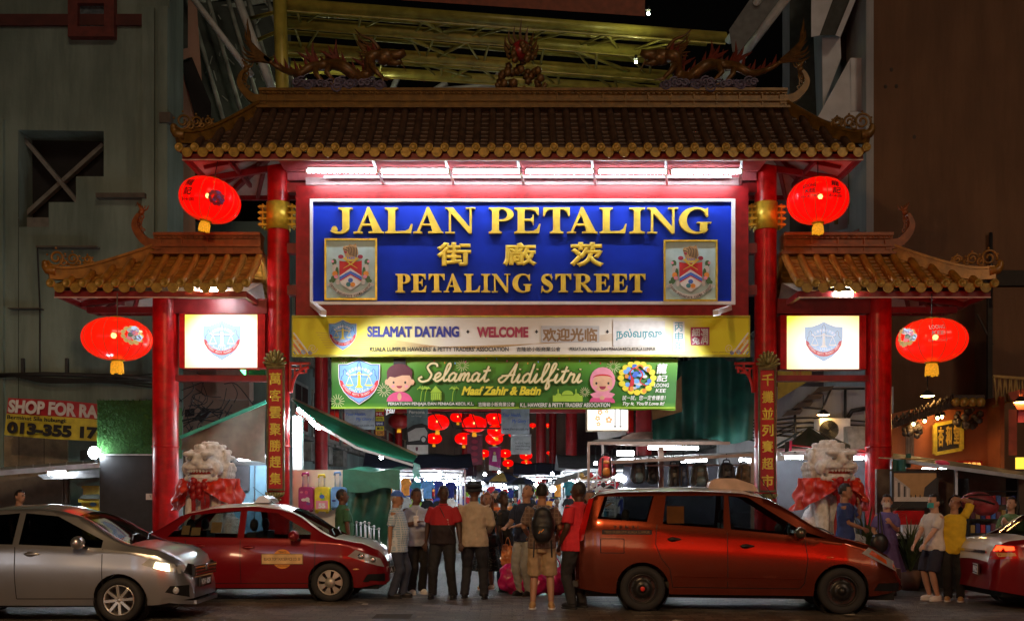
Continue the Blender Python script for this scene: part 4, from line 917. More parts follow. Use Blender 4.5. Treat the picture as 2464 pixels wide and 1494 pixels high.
v = MB(); v.add([P(35, 300, d + .72), P(270, 300, d + .72), P(270, 560, d + .72), P(35, 560, d + .72)], [(3, 2, 1, 0)]); o = v.build('stair_opening', VOID, lb)
v = MB(); v.bar(P(55, 330, d + .4), P(190, 490, d + .4), .16, .1); v.bar(P(50, 530, d + .5), P(250, 350, d + .5), .16, .1); v.box(PX(50, d), PX(116, d), d + .3, d + .6, PZ(546, d), PZ(515, d)); v.build('brace', pm('grey_brace', (.16, .16, .15), .7), o)
v = MB(); v.box(PX(-200, d), PX(345, d), d - .08, d - .003, PZ(65, d), PZ(38, d)); v.build('red_band', pm('dull_red_paint', (.085, .018, .014), .7, var=.4, scale=2), lb)
v = MB()
for (xa, ya, xb, yb) in ((163, -60, 274, 8), (163, 64, 274, 88), (163, 8, 186, 64), (250, 8, 274, 64)): v.pbox(xa, ya, xb, yb, d - .2, d - .002)
w = v.build('window', pm('dull_red_frame', (.13, .025, .018), .6, var=.3), lb); v = MB(); v.pbox(186, 8, 250, 64, d - .06, d - .003); v.build('pane', pm('bluish_glass', (.10, .13, .15), .2, var=.5, scale=12), w)
v = MB()
for (xa, ya, xb, yb) in ((230, 464, 348, 475), (86, 591, 232, 595), (18, 740, 96, 742), (383, 270, 410, 294)): v.pbox(xa, ya, xb, yb, d - .22, d - .002)
v.each('ledge', pm('stained_ledge', (.09, .075, .06), .8), lb)
v = MB()
v.tube([P(90, 595, d-.1), P(96, 740, d-.1), P(96, 900, d-.1)], .02, 5); v.tube([P(-5, 903, d-.2), P(110, 900, d-.2), P(280, 905, d-.2), P(370, 912, d-.2)], .06, 6)
for k in range(5): v.tube(catmull([P(30 + 10*k, 905 + 2*k, d-.22), P(120, 909 + 3*k, d-.25), P(200 + 15*k, 912 + 2*k, d-.25), P(366, 900 + 8*k, d-.22)], 4), .018, 5)
for xx in (55, 161): v.bar(P(xx, 862, d-.2), P(xx, 900, d-.2), .07)
v.build('conduit', pm('black_conduit', (.025, .025, .025), .6), lb)
# lower tiled strip
v = MB(); v.box(PX(-300, d), PX(165, d), d - .06, d - .004, 0, PZ(1050, d)); v.build('tiled_dado', ground_mat('tan_wall_tiles', (.34, .26, .15), (.30, .22, .13), .5, .62, .55), lb)
# -- pink slab edges and side block behind the left building --
sb = thing('side_building', 'narrow pinkish building edge rising behind the grey-green wall', 'building', (PX(440, 26), 27, 0))
b = MB(); b.add([P(452, -40, 26.5), P(470, -40, 26.5), P(486, 200, 26.5), P(462, 250, 26.5), P(452, 300, 26.5)], [(0, 1, 2, 3, 4)][:1]); b.prism([(409, 125), (456, 115), (458, 138), (412, 155)], lambda u, v_, t: P(u, v_, t), 26.2, 28, 0)
b.prism([(409, 155), (434, 150), (470, 285), (470, 640), (409, 640)], lambda u, v_, t: P(u, v_, t), 26.4, 28, 0); b.prism([(409, 640), (500, 640), (500, 1250), (409, 1250)], lambda u, v_, t: P(u, v_, t), 27.2, 29, 0)
b.build('wall', PINKW, sb)
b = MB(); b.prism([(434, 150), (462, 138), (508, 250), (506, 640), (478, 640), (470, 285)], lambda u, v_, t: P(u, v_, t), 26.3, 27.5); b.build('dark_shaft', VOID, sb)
# -- right block --
d = 26.0
rbn = thing('blank_brown_building', 'tall blank brown building with a pale corner strip and an overhang above the temple', 'building', (PX(2300, d), d + 3, 0))
b = MB(); zo = PZ(650, d); b.box(PX(2101, d), 32, d, d + 8, zo, 24); b.box(PX(2146, d), PX(2388, d), d + .9, d + 8, 0, zo - .01); b.box(PX(2384, d), 30, d + .02, d + 8, 0, zo - .45)
b.build('wall', BROWNW, rbn)
b = MB(); b.box(PX(2083, d), PX(2100.5, d), d - .05, d + 8, 0, 24); b.build('corner_strip', GREYW, rbn)
b = MB(); b.box(PX(2200, d), 30, d - .04, d + .85, zo - .42, zo - .012); b.box(PX(2384, d) - .12, PX(2384, d), d - .1, d, 0, zo - .45); b.build('overhang', pm('dark_overhang', (.03, .025, .02), .8), rbn)
b = MB()
for (x, y) in ((2145, 168), (2131, 209), (2157, 208), (2200, 330)): b.ball(P(x, y, d), (.05, .02, .06), 8)
b.bar(P(2351, 756, d - .03), P(2388, 830, d - .03), .08, .03); b.each('wall_stain', pm('dark_patch', (.06, .045, .035), .8), rbn)
# pipe on it
b = MB(); b.tube([P(2384, 560, d-.1), P(2384, 740, d-.1)], .05, 6); b.tube([P(2118, 590, d-.1), P(2118, 640, d-.1)], .03, 6); b.build('pipe', DARKM, rbn)
bal = thing('balcony_block', 'stack of pale grey balconies beside the brown building corner', 'building', (PX(2020, 26.5), 27, 0))
BG = pm('balcony_grey', (.55, .58, .62), .8, var=.2, scale=2); b = MB()
f = lambda u, v_, t: P(u, v_, t)
b.prism([(1952, -30), (2015, -30), (1972, 86), (1952, 90)], f, 26, 28); b.prism([(2070, -60), (2084, -60), (2022, 90), (2010, 86)], f, 26.1, 26.6)
b.prism([(1978, 90), (2022, 90), (2024, 140), (1990, 230), (1980, 262)], f, 26.6, 28); b.prism([(2046, 140), (2083, 140), (2083, 268), (2046, 268)], f, 26.3, 28)
b.prism([(2045, 142), (2046, 272), (2034, 306), (1968, 282)], f, 26.1, 28); b.prism([(2035, 285), (2046, 269), (2083, 269), (2083, 306), (2052, 318)], f, 26.2, 27)
b.prism([(1965, 612), (2085, 538), (2085, 640), (1945, 645)], f, 26.5, 28); b.prism([(1996, 398), (2078, 398), (2078, 540), (1996, 560)], f, 27.4, 28)
b.build('balcony', BG, bal)
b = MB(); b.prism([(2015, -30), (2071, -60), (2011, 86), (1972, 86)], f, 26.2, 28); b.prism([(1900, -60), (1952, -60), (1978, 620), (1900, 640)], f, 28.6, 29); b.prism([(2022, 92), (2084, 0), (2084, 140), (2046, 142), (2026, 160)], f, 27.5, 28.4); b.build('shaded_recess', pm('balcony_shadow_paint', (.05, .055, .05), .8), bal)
b = MB()
for x in (2012, 2046, 2068): b.bar(P(x, 400, 27.3), P(x, 540, 27.3), .10, .05)
b.build('shutter_post', pm('ochre_post', (.20, .15, .05), .7), bal)
# -- rear terrace behind the right-hand gate bay: grey wall with pipes --
d = 25.0
gw = thing('low_grey_wall', 'pale grey rear wall with pipes and cables behind the right-hand stalls', 'wall', (PX(1950, d), d, 0))
b = MB(); b.box(PX(1730, d), PX(2150, d), d, d + .3, 0, PZ(930, d)); b.build('wall', GREYW, gw)
b = MB()
for k in range(7): b.tube(catmull([P(1720 + 12*k, 1000 + 9*k, d-.08), P(1840, 1012 + 8*k, d-.12), P(1950, 1005 + 12*k % 50, d-.1), P(2150, 1020 + 9*k, d-.08)], 4), .02, 5)
b.tube([P(1913, 1100, d-.1), P(1913, 980, d-.1)], .035, 6); b.tube([P(2034, 935, d-.1), P(2034, 1040, d-.1), P(2045, 1048, d-.1)], .035, 6); b.tube([P(1972, 1000, d-.2), P(2000, 935, d-.2), P(2080, 935, d-.2)], .03, 6); b.tube([P(1930, 979, d-.3), P(1976, 984, d-.3)], .03, 6); b.tube([P(2040, 1005, d-.1), P(2050, 988, d-.1), P(2085, 982, d-.1)], .06, 6)
b.build('pipe', DARKM, gw)
# -- long shop terraces along the street --
def terrace(name, lab, x, sd, d0, d1, h, wm, seed):
    random.seed(seed); r = thing(name, lab, 'building', (x, (d0+d1)/2, 0)); b = MB(); b.box(min(x, x + sd*5), max(x, x + sd*5), d0, d1, 0, h); b.build('wall', wm, r)
    lg = MB(); pn = MB(); wn = MB(); n = int((d1-d0)/3.2)
    for k in range(n):
        y = d0 + .5 + k*3.2
        for fl in range(int(h/3.3)):
            z = 3.9 + fl*3.3
            if z + 2 > h: break
            e = sd*-.02
            wn = MB(); wn.box(min(x, x + e*4), max(x, x + e*4), y, y + 2.3, z, z + 1.8); pn = MB(); w = wn.build('window', pm('grey_window_frame', (.22, .24, .22), .6), r)
            for q in range(2): pn.box(min(x+e*4.2, x + e*5), max(x+e*4.2, x + e*5), y + .12 + q*1.1, y + 1.06 + q*1.1, z + .12, z + 1.68)
            pn.build('pane', GLASSD, w); lg.box(min(x, x + e*20), max(x, x + e*20), y - .2, y + 2.5, z - .25, z - .12)
            if random.random() < .6:
                lg.box(min(x, x + e*30), max(x, x + e*30), y + .3, y + 1.2, z - 1.0, z - .35)
    lg.each('ledge', pm('grime_ledge', (.14, .14, .13), .8, var=.5), r)
    c = MB()
    for k in range(12):
        z = random.uniform(3, h - 2); y = random.uniform(d0, d1 - 6); c.tube(catmull([(x - sd*.15, y, z), (x - sd*.3, y + 2, z - .3), (x - sd*.15, y + 5, z + random.uniform(-.4, .4))], 4), .02, 5)
    c.build('cable', BLACK, r); return r
terrace('shop_terrace', 'row of dim shophouses along the far left of the market street', -7.6, -1, 33.2, 85, 11.0, wall_mat('teal_grey_render', (.15, .21, .20), (.07, .09, .09)), 4)
terrace('shop_terrace', 'row of dim shophouses along the far right of the market street', 8.4, 1, 29.5, 85, 11.5, wall_mat('grey_pink_render', (.24, .19, .18), (.11, .10, .10)), 9)
e = MB(); e.box(-9, 10, 85, 88, 0, 12); tag(e.build('end_building', wall_mat('end_wall', (.16, .16, .17), (.08, .08, .09))), 'dark building closing the far end of the market street', 'building')
# ================= the street roof above the gate =================
OLIVE = pm('olive_steel', (.40, .34, .06), .4, .1, var=.35, scale=3)
rf = thing('street_roof', 'steel market roof of olive beams and white pipes high behind the gateway', 'roof', (0, 26, 0))
def beam(xa, ya, xb, yb, d0, w, nm='beam'):
    z = PZ(ya, d0); d1 = (z - CAMH) * FP / (HY - yb)
    b = MB(); p, q = P(xa, ya, d0), P(xb, yb, d1); b.tube([p, q], w/2, 12); b.bar(p + Vector((0, 0, -w*.5)), q + Vector((0, 0, -w*.5)), .04, .06); b.build(nm, OLIVE, rf); return p, q
B = [beam(676, 10, 1745, 92, 25, .30), beam(676, 52, 1600, 128, 26.4, .30), beam(676, 112, 1640, 185, 28.2, .30), beam(700, 160, 1700, 226, 30.5, .30)]
b = MB()
for i in range(3):
    (p, q), (p2, q2) = B[i], B[i+1]
    for k in range(14):
        t = (k + .4) / 14; a = p.lerp(q, t); c = p2.lerp(q2, min(1, t + .02 - .06*(k % 2))); b.tube([a, c], .035, 6)
    for k in range(4):
        t = (k + .2) / 4.5; a = p.lerp(q, t); c = p2.lerp(q2, min(1, t + (.16 if k % 2 else -.12))); b.tube([a, c], .05, 6)
    for k in range(1, 3): b.tube([p.lerp(p2, k/3) + Vector((0, .1, .25)), q.lerp(q2, k/3) + Vector((0, .1, .25))], .045, 6)
b.build('strut', OLIVE, rf)
b = MB(); b.tube([P(672, -40, 24.6), P(684, 380, 24.6)], .17, 10); b.tube([P(664, -40, 24.5), P(680, 380, 24.5)], .06, 8); b.build('post', OLIVE, rf)
WP = pm('white_pipe', (.42, .45, .45), .45, var=.2)
b = MB(); b.tube([P(452, -20, 24.2), P(606, 182, 24.2)], .075, 8); b.tube([P(565, -20, 23.6), P(662, 235, 23.6)], .10, 8); b.tube([P(1870, -20, 25), P(1700, 240, 27)], .05, 8); b.tube([P(1905, -20, 24), P(1745, 190, 26)], .11, 8); b.tube([P(1840, -20, 24.5), P(1752, 100, 26)], .10, 8)
for (xa, ya, xb, yb) in ((940, 225, 960, 180), (880, 225, 905, 165), (1030, 228, 1075, 200), (1160, 228, 1200, 180), (905, 232, 1210, 205)): b.tube([P(xa, ya, 33), P(xb, yb, 33)], .10, 6)
b.build('pipe', WP, rf)
PANEL = pm('dark_roof_sheet', (.035, .045, .042), .75, var=.6, scale=1.5)
b = MB(); b.sheet(lambda u, v: P(440 + 260*u, -70 + 400*v, 31 + 3*u - 3*v), 4, 4); b.build('roof_sheet', PANEL, rf)
b = MB()
for k in range(15):
    y = -40 + 27*k; b.bar(P(448, y + 22, 30.6), P(690, y - 22, 33.2), .05, .16); 
for k in range(5):
    x = 455 + 48*k; b.tube([P(x - 20, -60, 30.2), P(x + 95, 330, 29)], .07, 6)
for k in range(26):
    random.seed(k); x, y = random.uniform(470, 640), random.uniform(0, 250); b.tube([P(x, y, 29.8), P(x + random.uniform(-20, 20), y + random.uniform(8, 26), 29.7)], .02, 4)
b.build('purlin', pm('pale_purlin', (.24, .28, .26), .5, var=.6, scale=2), rf)
b = MB()
for (xa, ya, xb, yb, dd) in ((676, 30, 1700, 108, 26), (676, 78, 1600, 152, 27.4), (690, 134, 1640, 203, 29)): b.tube([P(xa, ya, dd), P(xb, yb, dd*1.07)], .05, 6)
b.build('chord', OLIVE, rf)
b = MB(); b.prism([(860, -40), (1552, -40), (1552, 40), (860, -6)], lambda u, v_, t: P(u, v_, t), 23.2, 23.5); b.build('fascia_board', pm('red_brown_fascia', (.20, .05, .02), .6, var=.3), rf)
b = MB(); b.prism([(1754, 73), (1811, -10), (1885, -10), (1783, 121), (1763, 127)], lambda u, v_, t: P(u, v_, t), 24.8, 24.9); b.build('side_panel', pm('grey_side_panel', (.10, .11, .115), .6, var=.3), rf)

for k, (x, y, dd) in enumerate(((1530, 150, 27), (1560, 34, 25.5), (900, 222, 31), (1180, 236, 33), (735, 200, 30))):
    q = thing('roof_lamp', 'small bluish white lamp among the olive beams of the street roof', 'lamp', P(x, y, dd), 0, 'small lamps of the street roof'); b = MB(); b.ball(P(x, y, dd), .035, 8); b.build('bulb', pm('roof_lamp_glow', (1, 1, 1), em=(.9, .95, .55), es=150), q); b = MB(); b.lathe([(.03, .2), (.07, .09)], 8, P(x, y, dd)); b.build('shade', DARKM, q)
# ================= street posts, lanterns, hangings =================
RPOST = pm('market_post_red', (.36, .015, .02), .35, var=.25)
proto = None
posts = ((773, 31, 'behind the green awning, inner'), (800, 21, ''), (959, 16, ''), (1001, 14, ''), (1302, 24, ''), (1375, 27, ''), (1549, 38, ''), (1120, 10, ''), (1192, 9, ''), (1330, 12, ''))
for k, (x, w, _l) in enumerate(posts):
    d = .46 * FP / w
    if k in (2, 3, 7, 8, 9): d = min(d, 62)
    X0 = PX(x, d)
    if proto is None:
        proto = thing('red_post', '', 'post', (0, 0, 0), 0, 'red posts of the market street')
        b = MB(); b.lathe([(.23, 0), (.23, 9)], 18); b.build('shaft', RPOST, proto, True)
        b = MB(); b.lathe([(.30, 0), (.30, .35), (.24, .42)], 18); b.build('base', pm('post_base', (.2, .2, .2), .7), proto, True); o = proto
    else: o = dup(proto)
    o.location = (X0, d, 0)
    o['label'] = 'red round post standing in the market street beyond the gateway'
random.seed(11)
ln = None
zz = za(1000, 1300); z3 = za(2050, 1300)
spots = [(zz(1600, 830), 93), (zz(1775, 785), 60), (zz(1885, 790), 42), (zz(1915, 845), 96), (zz(2085, 800), 72), (zz(1570, 968), 63), (zz(1825, 970), 71), (zz(2085, 970), 69), (zz(2105, 905), 72), (zz(1997, 1095), 46), (zz(2178, 1095), 49), (zz(2203, 1178), 43),
   (z3(115, 1112), 50), (z3(118, 1182), 43), (z3(140, 1238), 30), (z3(160, 1312), 26), (z3(172, 855), 26), (z3(300, 855), 22), (z3(312, 1090), 20), (z3(285, 1225), 18), (zz(2240, 935), 30)]
for k, ((x, y), r) in enumerate(spots):
    rp = r * .31; d = max(23, min(.5 * FP / rp, 82)); s = rp / FP * d / .5
    if ln is None:
        ln = lantern(CX, HY, .5*FP/20, .33*FP/20, 20, 0, '', 'small red lanterns strung over the market', LRED, None, .35, .9); ln.rotation_euler = (0, 0, 0)
        o = ln
    else: o = dup(ln)
    o.location = P(x, y, d); o.scale = (s, s, s); o['label'] = 'small glowing red lantern strung over the market street'
x, y = zz(1272, 822); lantern(x, y, 26, 18, 40, 0, 'unlit dark red lantern hanging below the festive banner beside a red post', None, LDARK, None, .4, .8)
b = MB(); b.pbox(925, 972, 1420, 992, 38, 38.4); tag(b.build('cross_member', RPOST), 'dark red cross member between the posts above the street lanterns', 'beam')
# wire frame the lanterns hang from
b = MB()
for (a, c) in ((zz(1550, 745), zz(2140, 745)), (zz(1760, 880), zz(2140, 880))): b.tube([P(*a, 33), P(*c, 33)], .03, 5)
for k in range(6): a = zz(1560 + 110*k, 745); c = zz(1640 + 100*k, 880); b.tube([P(*a, 33), P(*c, 33)], .015, 4)
tag(b.build('wire_frame', BLACK), 'thin black wire frame carrying red lanterns over the street', 'frame')
def hanging(name, lab, x0, y0, x1, y1, d, base, draw=None, cat='banner'):
    r = thing(name, lab, cat, P((x0+x1)/2, y1, d)); b = MB(); b.sheet(lambda u, v: P(x0 + (x1-x0)*u, y0 + (y1-y0)*v, d) + Vector((0, .03*sin(u*5 + v*2), 0)), 8, 4); b.build('cloth', pm('cloth_' + base, CLR[base], .7), r)
    if draw:
        A = Art(d - .05, step=.002); draw(A); A.build('printed_artwork', r)
    b = MB(); b.tube([P(x0 - 1, y0, d), P(x1 + 1, y0, d)], .03, 6); b.build('top_bar', STEEL, r); return r
def health(x0, y0, w, h):
    def g(A):
        A.text('Your Health,', x0 + w*.05, y0 + h*.30, x0 + w*.70, y0 + h*.44, 'blue', .01, .25); A.text('My Glory !', x0 + w*.38, y0 + h*.50, x0 + w*.96, y0 + h*.66, 'blue', .01, .25)
        A.text('www.zhen-ao.com.my', x0 + w*.05, y0 + h*.78, x0 + w*.97, y0 + h*.90, 'black', .005); A.line([(x0 + 2, y0 + h*.85), (x0 + w*.15, y0 + h*.55)], 1, 'grey')
    return g
CLR['paleb'] = (.40, .46, .50); CLR['slate'] = (.13, .19, .21); CLR['wine'] = (.16, .03, .06); CLR['magenta'] = (.45, .03, .22); CLR['silver'] = (.32, .33, .33)
hanging('hanging_banner', 'pale banner reading Your Health, My Glory beside the unlit lantern', 828.5, 975, 902.6, 1033, 26, 'paleb', health(828.5, 975, 74, 58))
hanging('hanging_banner', 'pale banner reading Your Health, My Glory above a grey panel among the lit lanterns', 1206, 972, 1274, 1044, 27, 'paleb', health(1206, 972, 68, 72))
hanging('hanging_banner', 'grey panel with small address text beneath a pale banner', 1229, 1046, 1278, 1093, 27.5, 'silver', lambda A: [A.text(t, 1240, 1064 + 7*i, 1275, 1069 + 7*i, 'black') for i, t in enumerate(('No. 41 & 43, Tingkat 2', 'Jalan Petaling', '50000 Kuala Lumpur'))])
def car_ad(A):
    A.text('Persona', 984, 987, 1022, 995, 'lgrey', .02); A.text('Loan Tertinggi', 990, 999, 1014, 1003, 'lgrey')
    A.poly([(979, 1032), (995, 1022), (1015, 1018), (1030, 1024), (1030, 1070), (979, 1070)], 'black'); A.poly([(981, 1040), (1000, 1030), (1022, 1028), (1029, 1040), (1026, 1056), (983, 1062)], 'grey'); A.oval(1019, 1057, 8, 9, 'black'); A.oval(1019, 1057, 5, 6, 'lgrey'); A.rect(979, 1070, 1030, 1092, 'lgrey'); A.poly([(1000, 1075), (1006, 1075), (1006, 1082), (1003, 1085), (1000, 1082)], 'wine')
hanging('advert_banner', 'tall grey car advertisement banner left of the lit lanterns', 979, 982, 1030, 1093, 34, 'slate', car_ad)
hanging('advert_banner', 'wine red vertical banner hanging beneath the street lanterns', 1124, 1046, 1161, 1118, 44, 'wine', lambda A: [A.oval(1142, 1062 + 15*k, 8, 5, 'maroon') for k in range(4)])
hanging('advert_banner', 'magenta vertical banner with a small white figure under the lanterns', 1176.5, 1074, 1205, 1131, 46, 'magenta', lambda A: [A.oval(1190, 1090, 3, 4, 'skin'), A.poly([(1184, 1110), (1186, 1095), (1194, 1095), (1196, 1110)], 'white'), A.poly([(1176.5, 1131), (1176.5, 1118), (1205, 1126), (1205, 1131)], 'white')])
def strips(A):
    for k, (c, t) in enumerate((('yellow', 'EASTERN'), ('red', 'HL'), ('yellow', 'HOTEL'), ('navy', 'BANK'), ('yellow', '麗宮'), ('orange', '公司'))): A.rect(904, 979 + 11.5*k, 924, 989.5 + 11.5*k, c); A.text(t, 906, 981 + 11.5*k, 922, 987.5 + 11.5*k, 'black' if c in ('yellow', 'orange') else 'white', .02)
hanging('shop_sign', 'column of small yellow, red and blue signboards beside the pale banner', 903, 977, 925, 1050, 30, 'brown', strips, 'sign')
b = MB(); A = Art(31); A.lit = .6; A.line([(926, 982), (932, 992), (929, 998), (945, 988)], 1.3, 'white', 4); A.text('Hai', 929, 980, 951, 994, 'white', .02, .3); tag(A.build('neon_sign', None), 'white neon script sign glowing beside the unlit lantern', 'sign')
# flower lightbox
d = 24; r = thing('lightbox_sign', 'glowing white box sign with orange flowers and incense below the festive banner', 'lightbox', P(1462, 1034, d))
b = MB(); b.pbox(1412, 979, 1512, 1036, d + .02, d + .4); b.build('case', pm('box_case', (.45, .33, .2), .5), r); b = MB(); b.pbox(1512.5, 981, 1525, 1040, d + .03, d + .4); b.build('side_panel', RED, r)
b = MB(); b.add([P(1414, 981, d), P(1511, 981, d), P(1511, 1034, d), P(1414, 1034, d)], [(3, 2, 1, 0)]); b.build('panel', pm('white_lit_face', (.9, .9, .85), .4, var=.03, em=(1, .97, .88), es=.6), r)
A = Art(d - .004, lit=.4, step=.001)
for (x, y, s) in ((1444, 992, 7), (1438, 1006, 7), (1440, 1020, 6), (1465, 1010, 9), (1460, 990, 5)):
    for k in range(5): a = k*1.257 + x; A.oval(x + s*.6*cos(a), y + s*.6*sin(a), s*.42, s*.42, 'orange', n=8)
for x in (1480, 1493): A.rect(x - 2.5, 984, x + 2.5, 1024, 'grey'); A.rect(x - 3, 1024, x + 3, 1028, 'black')
A.line([(1424, 985), (1421, 1025)], 1.3, 'blue'); A.text('長壽', 1417, 1025, 1428, 1031, 'black'); A.build('printed_artwork', r)
b = MB(); b.prism([(1437, 1037), (1508, 1037), (1506, 1046), (1440, 1060)], lambda u, v, t: P(u, v, t), 25, 25.1); o = tag(b.build('hanging_board', ink('lgrey')), 'slanted white board hanging under the flower lightbox', 'sign'); 
# teal netting, tan awning
TARP = pm('teal_tarpaulin', (.02, .13, .10), .6, var=.45, scale=2.5, bump=.3)
b = MB(); b.sheet(lambda u, v: P(1570 + 244*u, 862 + 200*v, 23.2) + Vector((0, .12*sin(u*26) + .1*sin(u*9 + v*4), .05*sin(u*14))), 70, 10)
tag(b.build('green_netting', TARP), 'large dark green tarpaulin hung as a curtain behind the right tall column', 'tarpaulin')
b = MB(); b.prism([(1568, 985), (1640, 903), (1641, 990), (1570, 1010)], lambda u, v, t: P(u, v, t), 22.6, 22.7); tag(b.build('tan_blind', pm('tan_cloth', (.36, .23, .10), .8)), 'tan cloth blind slanting beside the green tarpaulin', 'blind')
b = MB(); b.prism([(1871, 889), (1953, 889), (1953, 912), (1871, 962)], lambda u, v, t: P(u, v, t), 24.2, 24.4); b2 = thing('yellow_fascia', 'dim yellow shop fascia with red letters under the right lightbox', 'sign', P(1910, 960, 24.2)); b.build('board', pm('mustard_board', (.50, .36, .04), .6), b2)
A = Art(24.19); A.text('年 年', 1908, 890, 1930, 903, 'red'); A.build('printed_lettering', b2)
b = MB()
for k in range(4): b.prism([(1880 + 25*k, 1003 - 19*k), (1925 + 25*k, 996 - 19*k), (1932 + 25*k, 985 - 19*k), (1895 + 25*k, 988 - 19*k)], lambda u, v, t: P(u, v, t), 24.6, 25 )
tag(b.build('slat_canopy', pm('brown_slat', (.09, .065, .045), .8)), 'stepped brown slats below the dim yellow fascia', 'canopy')
# ================= stalls of the street market =================
def stall(x, y, rz, w, dp, col, lab, hh=2.35):
    r = thing('market_stall', lab, 'stall', (x, y, 0), rz, 'lit stalls of the night market')
    b = MB()
    for sx in (-1, 1):
        for sy in (-1, 1): b.box(sx*w/2 - .025, sx*w/2 + .025, sy*dp/2 - .025, sy*dp/2 + .025, 0, hh)
    for sy in (-1, 1): b.box(-w/2, w/2, sy*dp/2 - .02, sy*dp/2 + .02, hh, hh + .04)
    b.box(-w/2, w/2, -.02, .02, hh - .1, hh - .06); b.build('frame', STEEL, r, True)
    b = MB(); b.sheet(lambda u, v: Vector(((u-.5)*(w + .4), (v-.5)*(dp + .7), hh + .06 + .42*(1 - abs(2*v-1)) - .05*sin(u*pi*3)**2)), 12, 8); b.build('canopy', pm('canopy_' + col, CLR[col], .7, var=.3), r, True)
    b = MB(); b.box(-w/2 + .1, w/2 - .1, -dp/2 + .1, dp/2 - .1, .72, .78); b.box(-w/2 + .1, w/2 - .1, -dp/2 + .1, -dp/2 + .12, .1, .72); b.build('counter', pm('counter_board', (.3, .28, .26), .6), r, True)
    b = MB()
    for k in range(2): b.tube([(-w*.4 + k*w*.45, -dp*.2 + .3*k, hh - .16), (-w*.4 + k*w*.45 + w*.20, -dp*.2 + .3*k, hh - .16)], .02, 6)
    for k in range(3): b.ball((-w*.35 + k*w*.35, -dp*.42, hh - .3), .045, 8)
    b.each('lamp', STUBE, r, True)
    return r
CLR['canvas'] = (.10, .10, .11); CLR['darknavy'] = (.02, .025, .06)
pr = {}
spec = [(-2.6, 27, .1, 'darknavy'), (-3.0, 32, 0, 'canvas'), (-2.8, 37, .05, 'darknavy'), (-2.6, 43, 0, 'canvas'), (-2.6, 50, 0, 'darknavy'), (-2.4, 58, 0, 'canvas'), (1.5, 34, 0, 'darknavy'), (.2, 46, 0, 'canvas'), (2.7, 27.5, 0, 'canvas'), (3.4, 33, 0, 'darknavy'), (3.3, 39, 0, 'canvas'), (3.0, 46, 0, 'darknavy'), (2.8, 54, 0, 'canvas'), (.2, 62, 0, 'darknavy'), (-1.2, 66, 0, 'canvas')]
for x, y, rz, c in spec:
    lab = 'distant white-lit market stall under a %s canopy in the crowded street' % ('dark navy' if c == 'darknavy' else 'pale canvas')
    if c not in pr: pr[c] = stall(x, y, rz, 2.5, 1.8, c, lab)
    else: o = dup(pr[c]); o.location = (x, y, 0); o.rotation_euler.z = rz
# garments on the stalls
gm = {}
gc = ['white', 'black', 'navy', 'red', 'black', 'lime', 'grey', 'black', 'sky', 'white', 'navy', 'teal', 'orange', 'grey', 'black']
random.seed(21)
def garment(col):
    b = MB(); b.prism([(-.05, .66), (-.2, .62), (-.34, .40), (-.25, .34), (-.19, .44), (-.19, 0), (.19, 0), (.19, .44), (.25, .34), (.34, .40), (.2, .62), (.05, .66), (0, .61)], lambda u, v, t: Vector((u, t, v)), -.035, .035); b.bar((-.18, 0, .62), (.18, 0, .62), .02, .02)
    b.tube([(0, 0, .62), (0, 0, .72)], .008, 5)
    return tag(b.build('hung_garment', pm('garment_' + col, CLR[col], .8, var=.35), None, True), '', 'shirt', 'shirts hung at the market stalls')
WORD = dict(white='white', black='black', navy='navy blue', red='red', orange='orange', lime='lime green', grey='grey', pink='pink', sky='sky blue', purple='purple', yellow='yellow', teal='dark teal')
for x, y, rz, c in spec:
    for k in range(16):
        col = random.choice(gc); xx = x - 1.15 + .30*(k % 8)
        if col not in gm: o = gm[col] = garment(col)
        else: o = gm[col].copy(); COL.objects.link(o)
        o.location = (xx, y - 1.0 + random.uniform(-.05, .05), (1.62, 1.12)[k // 8] + random.uniform(-.05, .05)); o.scale = (.58, .58, random.uniform(.55, .75)); o.rotation_euler = (0, 0, random.uniform(-.5, .5)); o['label'] = WORD[col] + ' shirt on a hanger at a distant lit market stall'
# umbrellas
def umbrella(x, y, d, r, c1, c2, lab):
    c = P(x, y, d); t = thing('stall_umbrella', lab, 'umbrella', (c.x, c.y, 0)); h = c.z; n = 8; vs = []; k = 5
    for i in range(k + 1):
        for j in range(n): a = 2*pi*j/n + .2; q = r*i/k; vs.append((q*cos(a), q*sin(a), h - .38*r*(i/k)**1.7))
    fs = [(i*n+j, (i+1)*n+j, (i+1)*n+(j+1) % n, i*n+(j+1) % n) for i in range(k) for j in range(n)]
    b = MB()
    for f in fs: b.add([vs[i] for i in f], [(0, 1, 2, 3)], (f[0] % n) % 2)
    b.build('canopy', [pm('brolly_' + c1, CLR[c1], .6), pm('brolly_' + c2, CLR[c2], .6)], t, True)
    b = MB(); b.tube([(0, 0, 0), (0, 0, h - .01)], .025, 6); b.ball((0, 0, h + .03), .04, 6); b.build('pole', STEEL, t, True)
CLR['mustard'] = (.40, .25, .06)
umbrella(1209, 1137, 31, .75, 'darknavy', 'mustard', 'navy and mustard striped umbrella over the stalls in the middle of the street')
umbrella(1018, 1146, 33, .65, 'darknavy', 'darknavy', 'dark navy umbrella beyond the man in the blue cap')
umbrella(1255, 1148, 29, .55, 'darknavy', 'black', 'black and navy umbrella near the magenta banner')
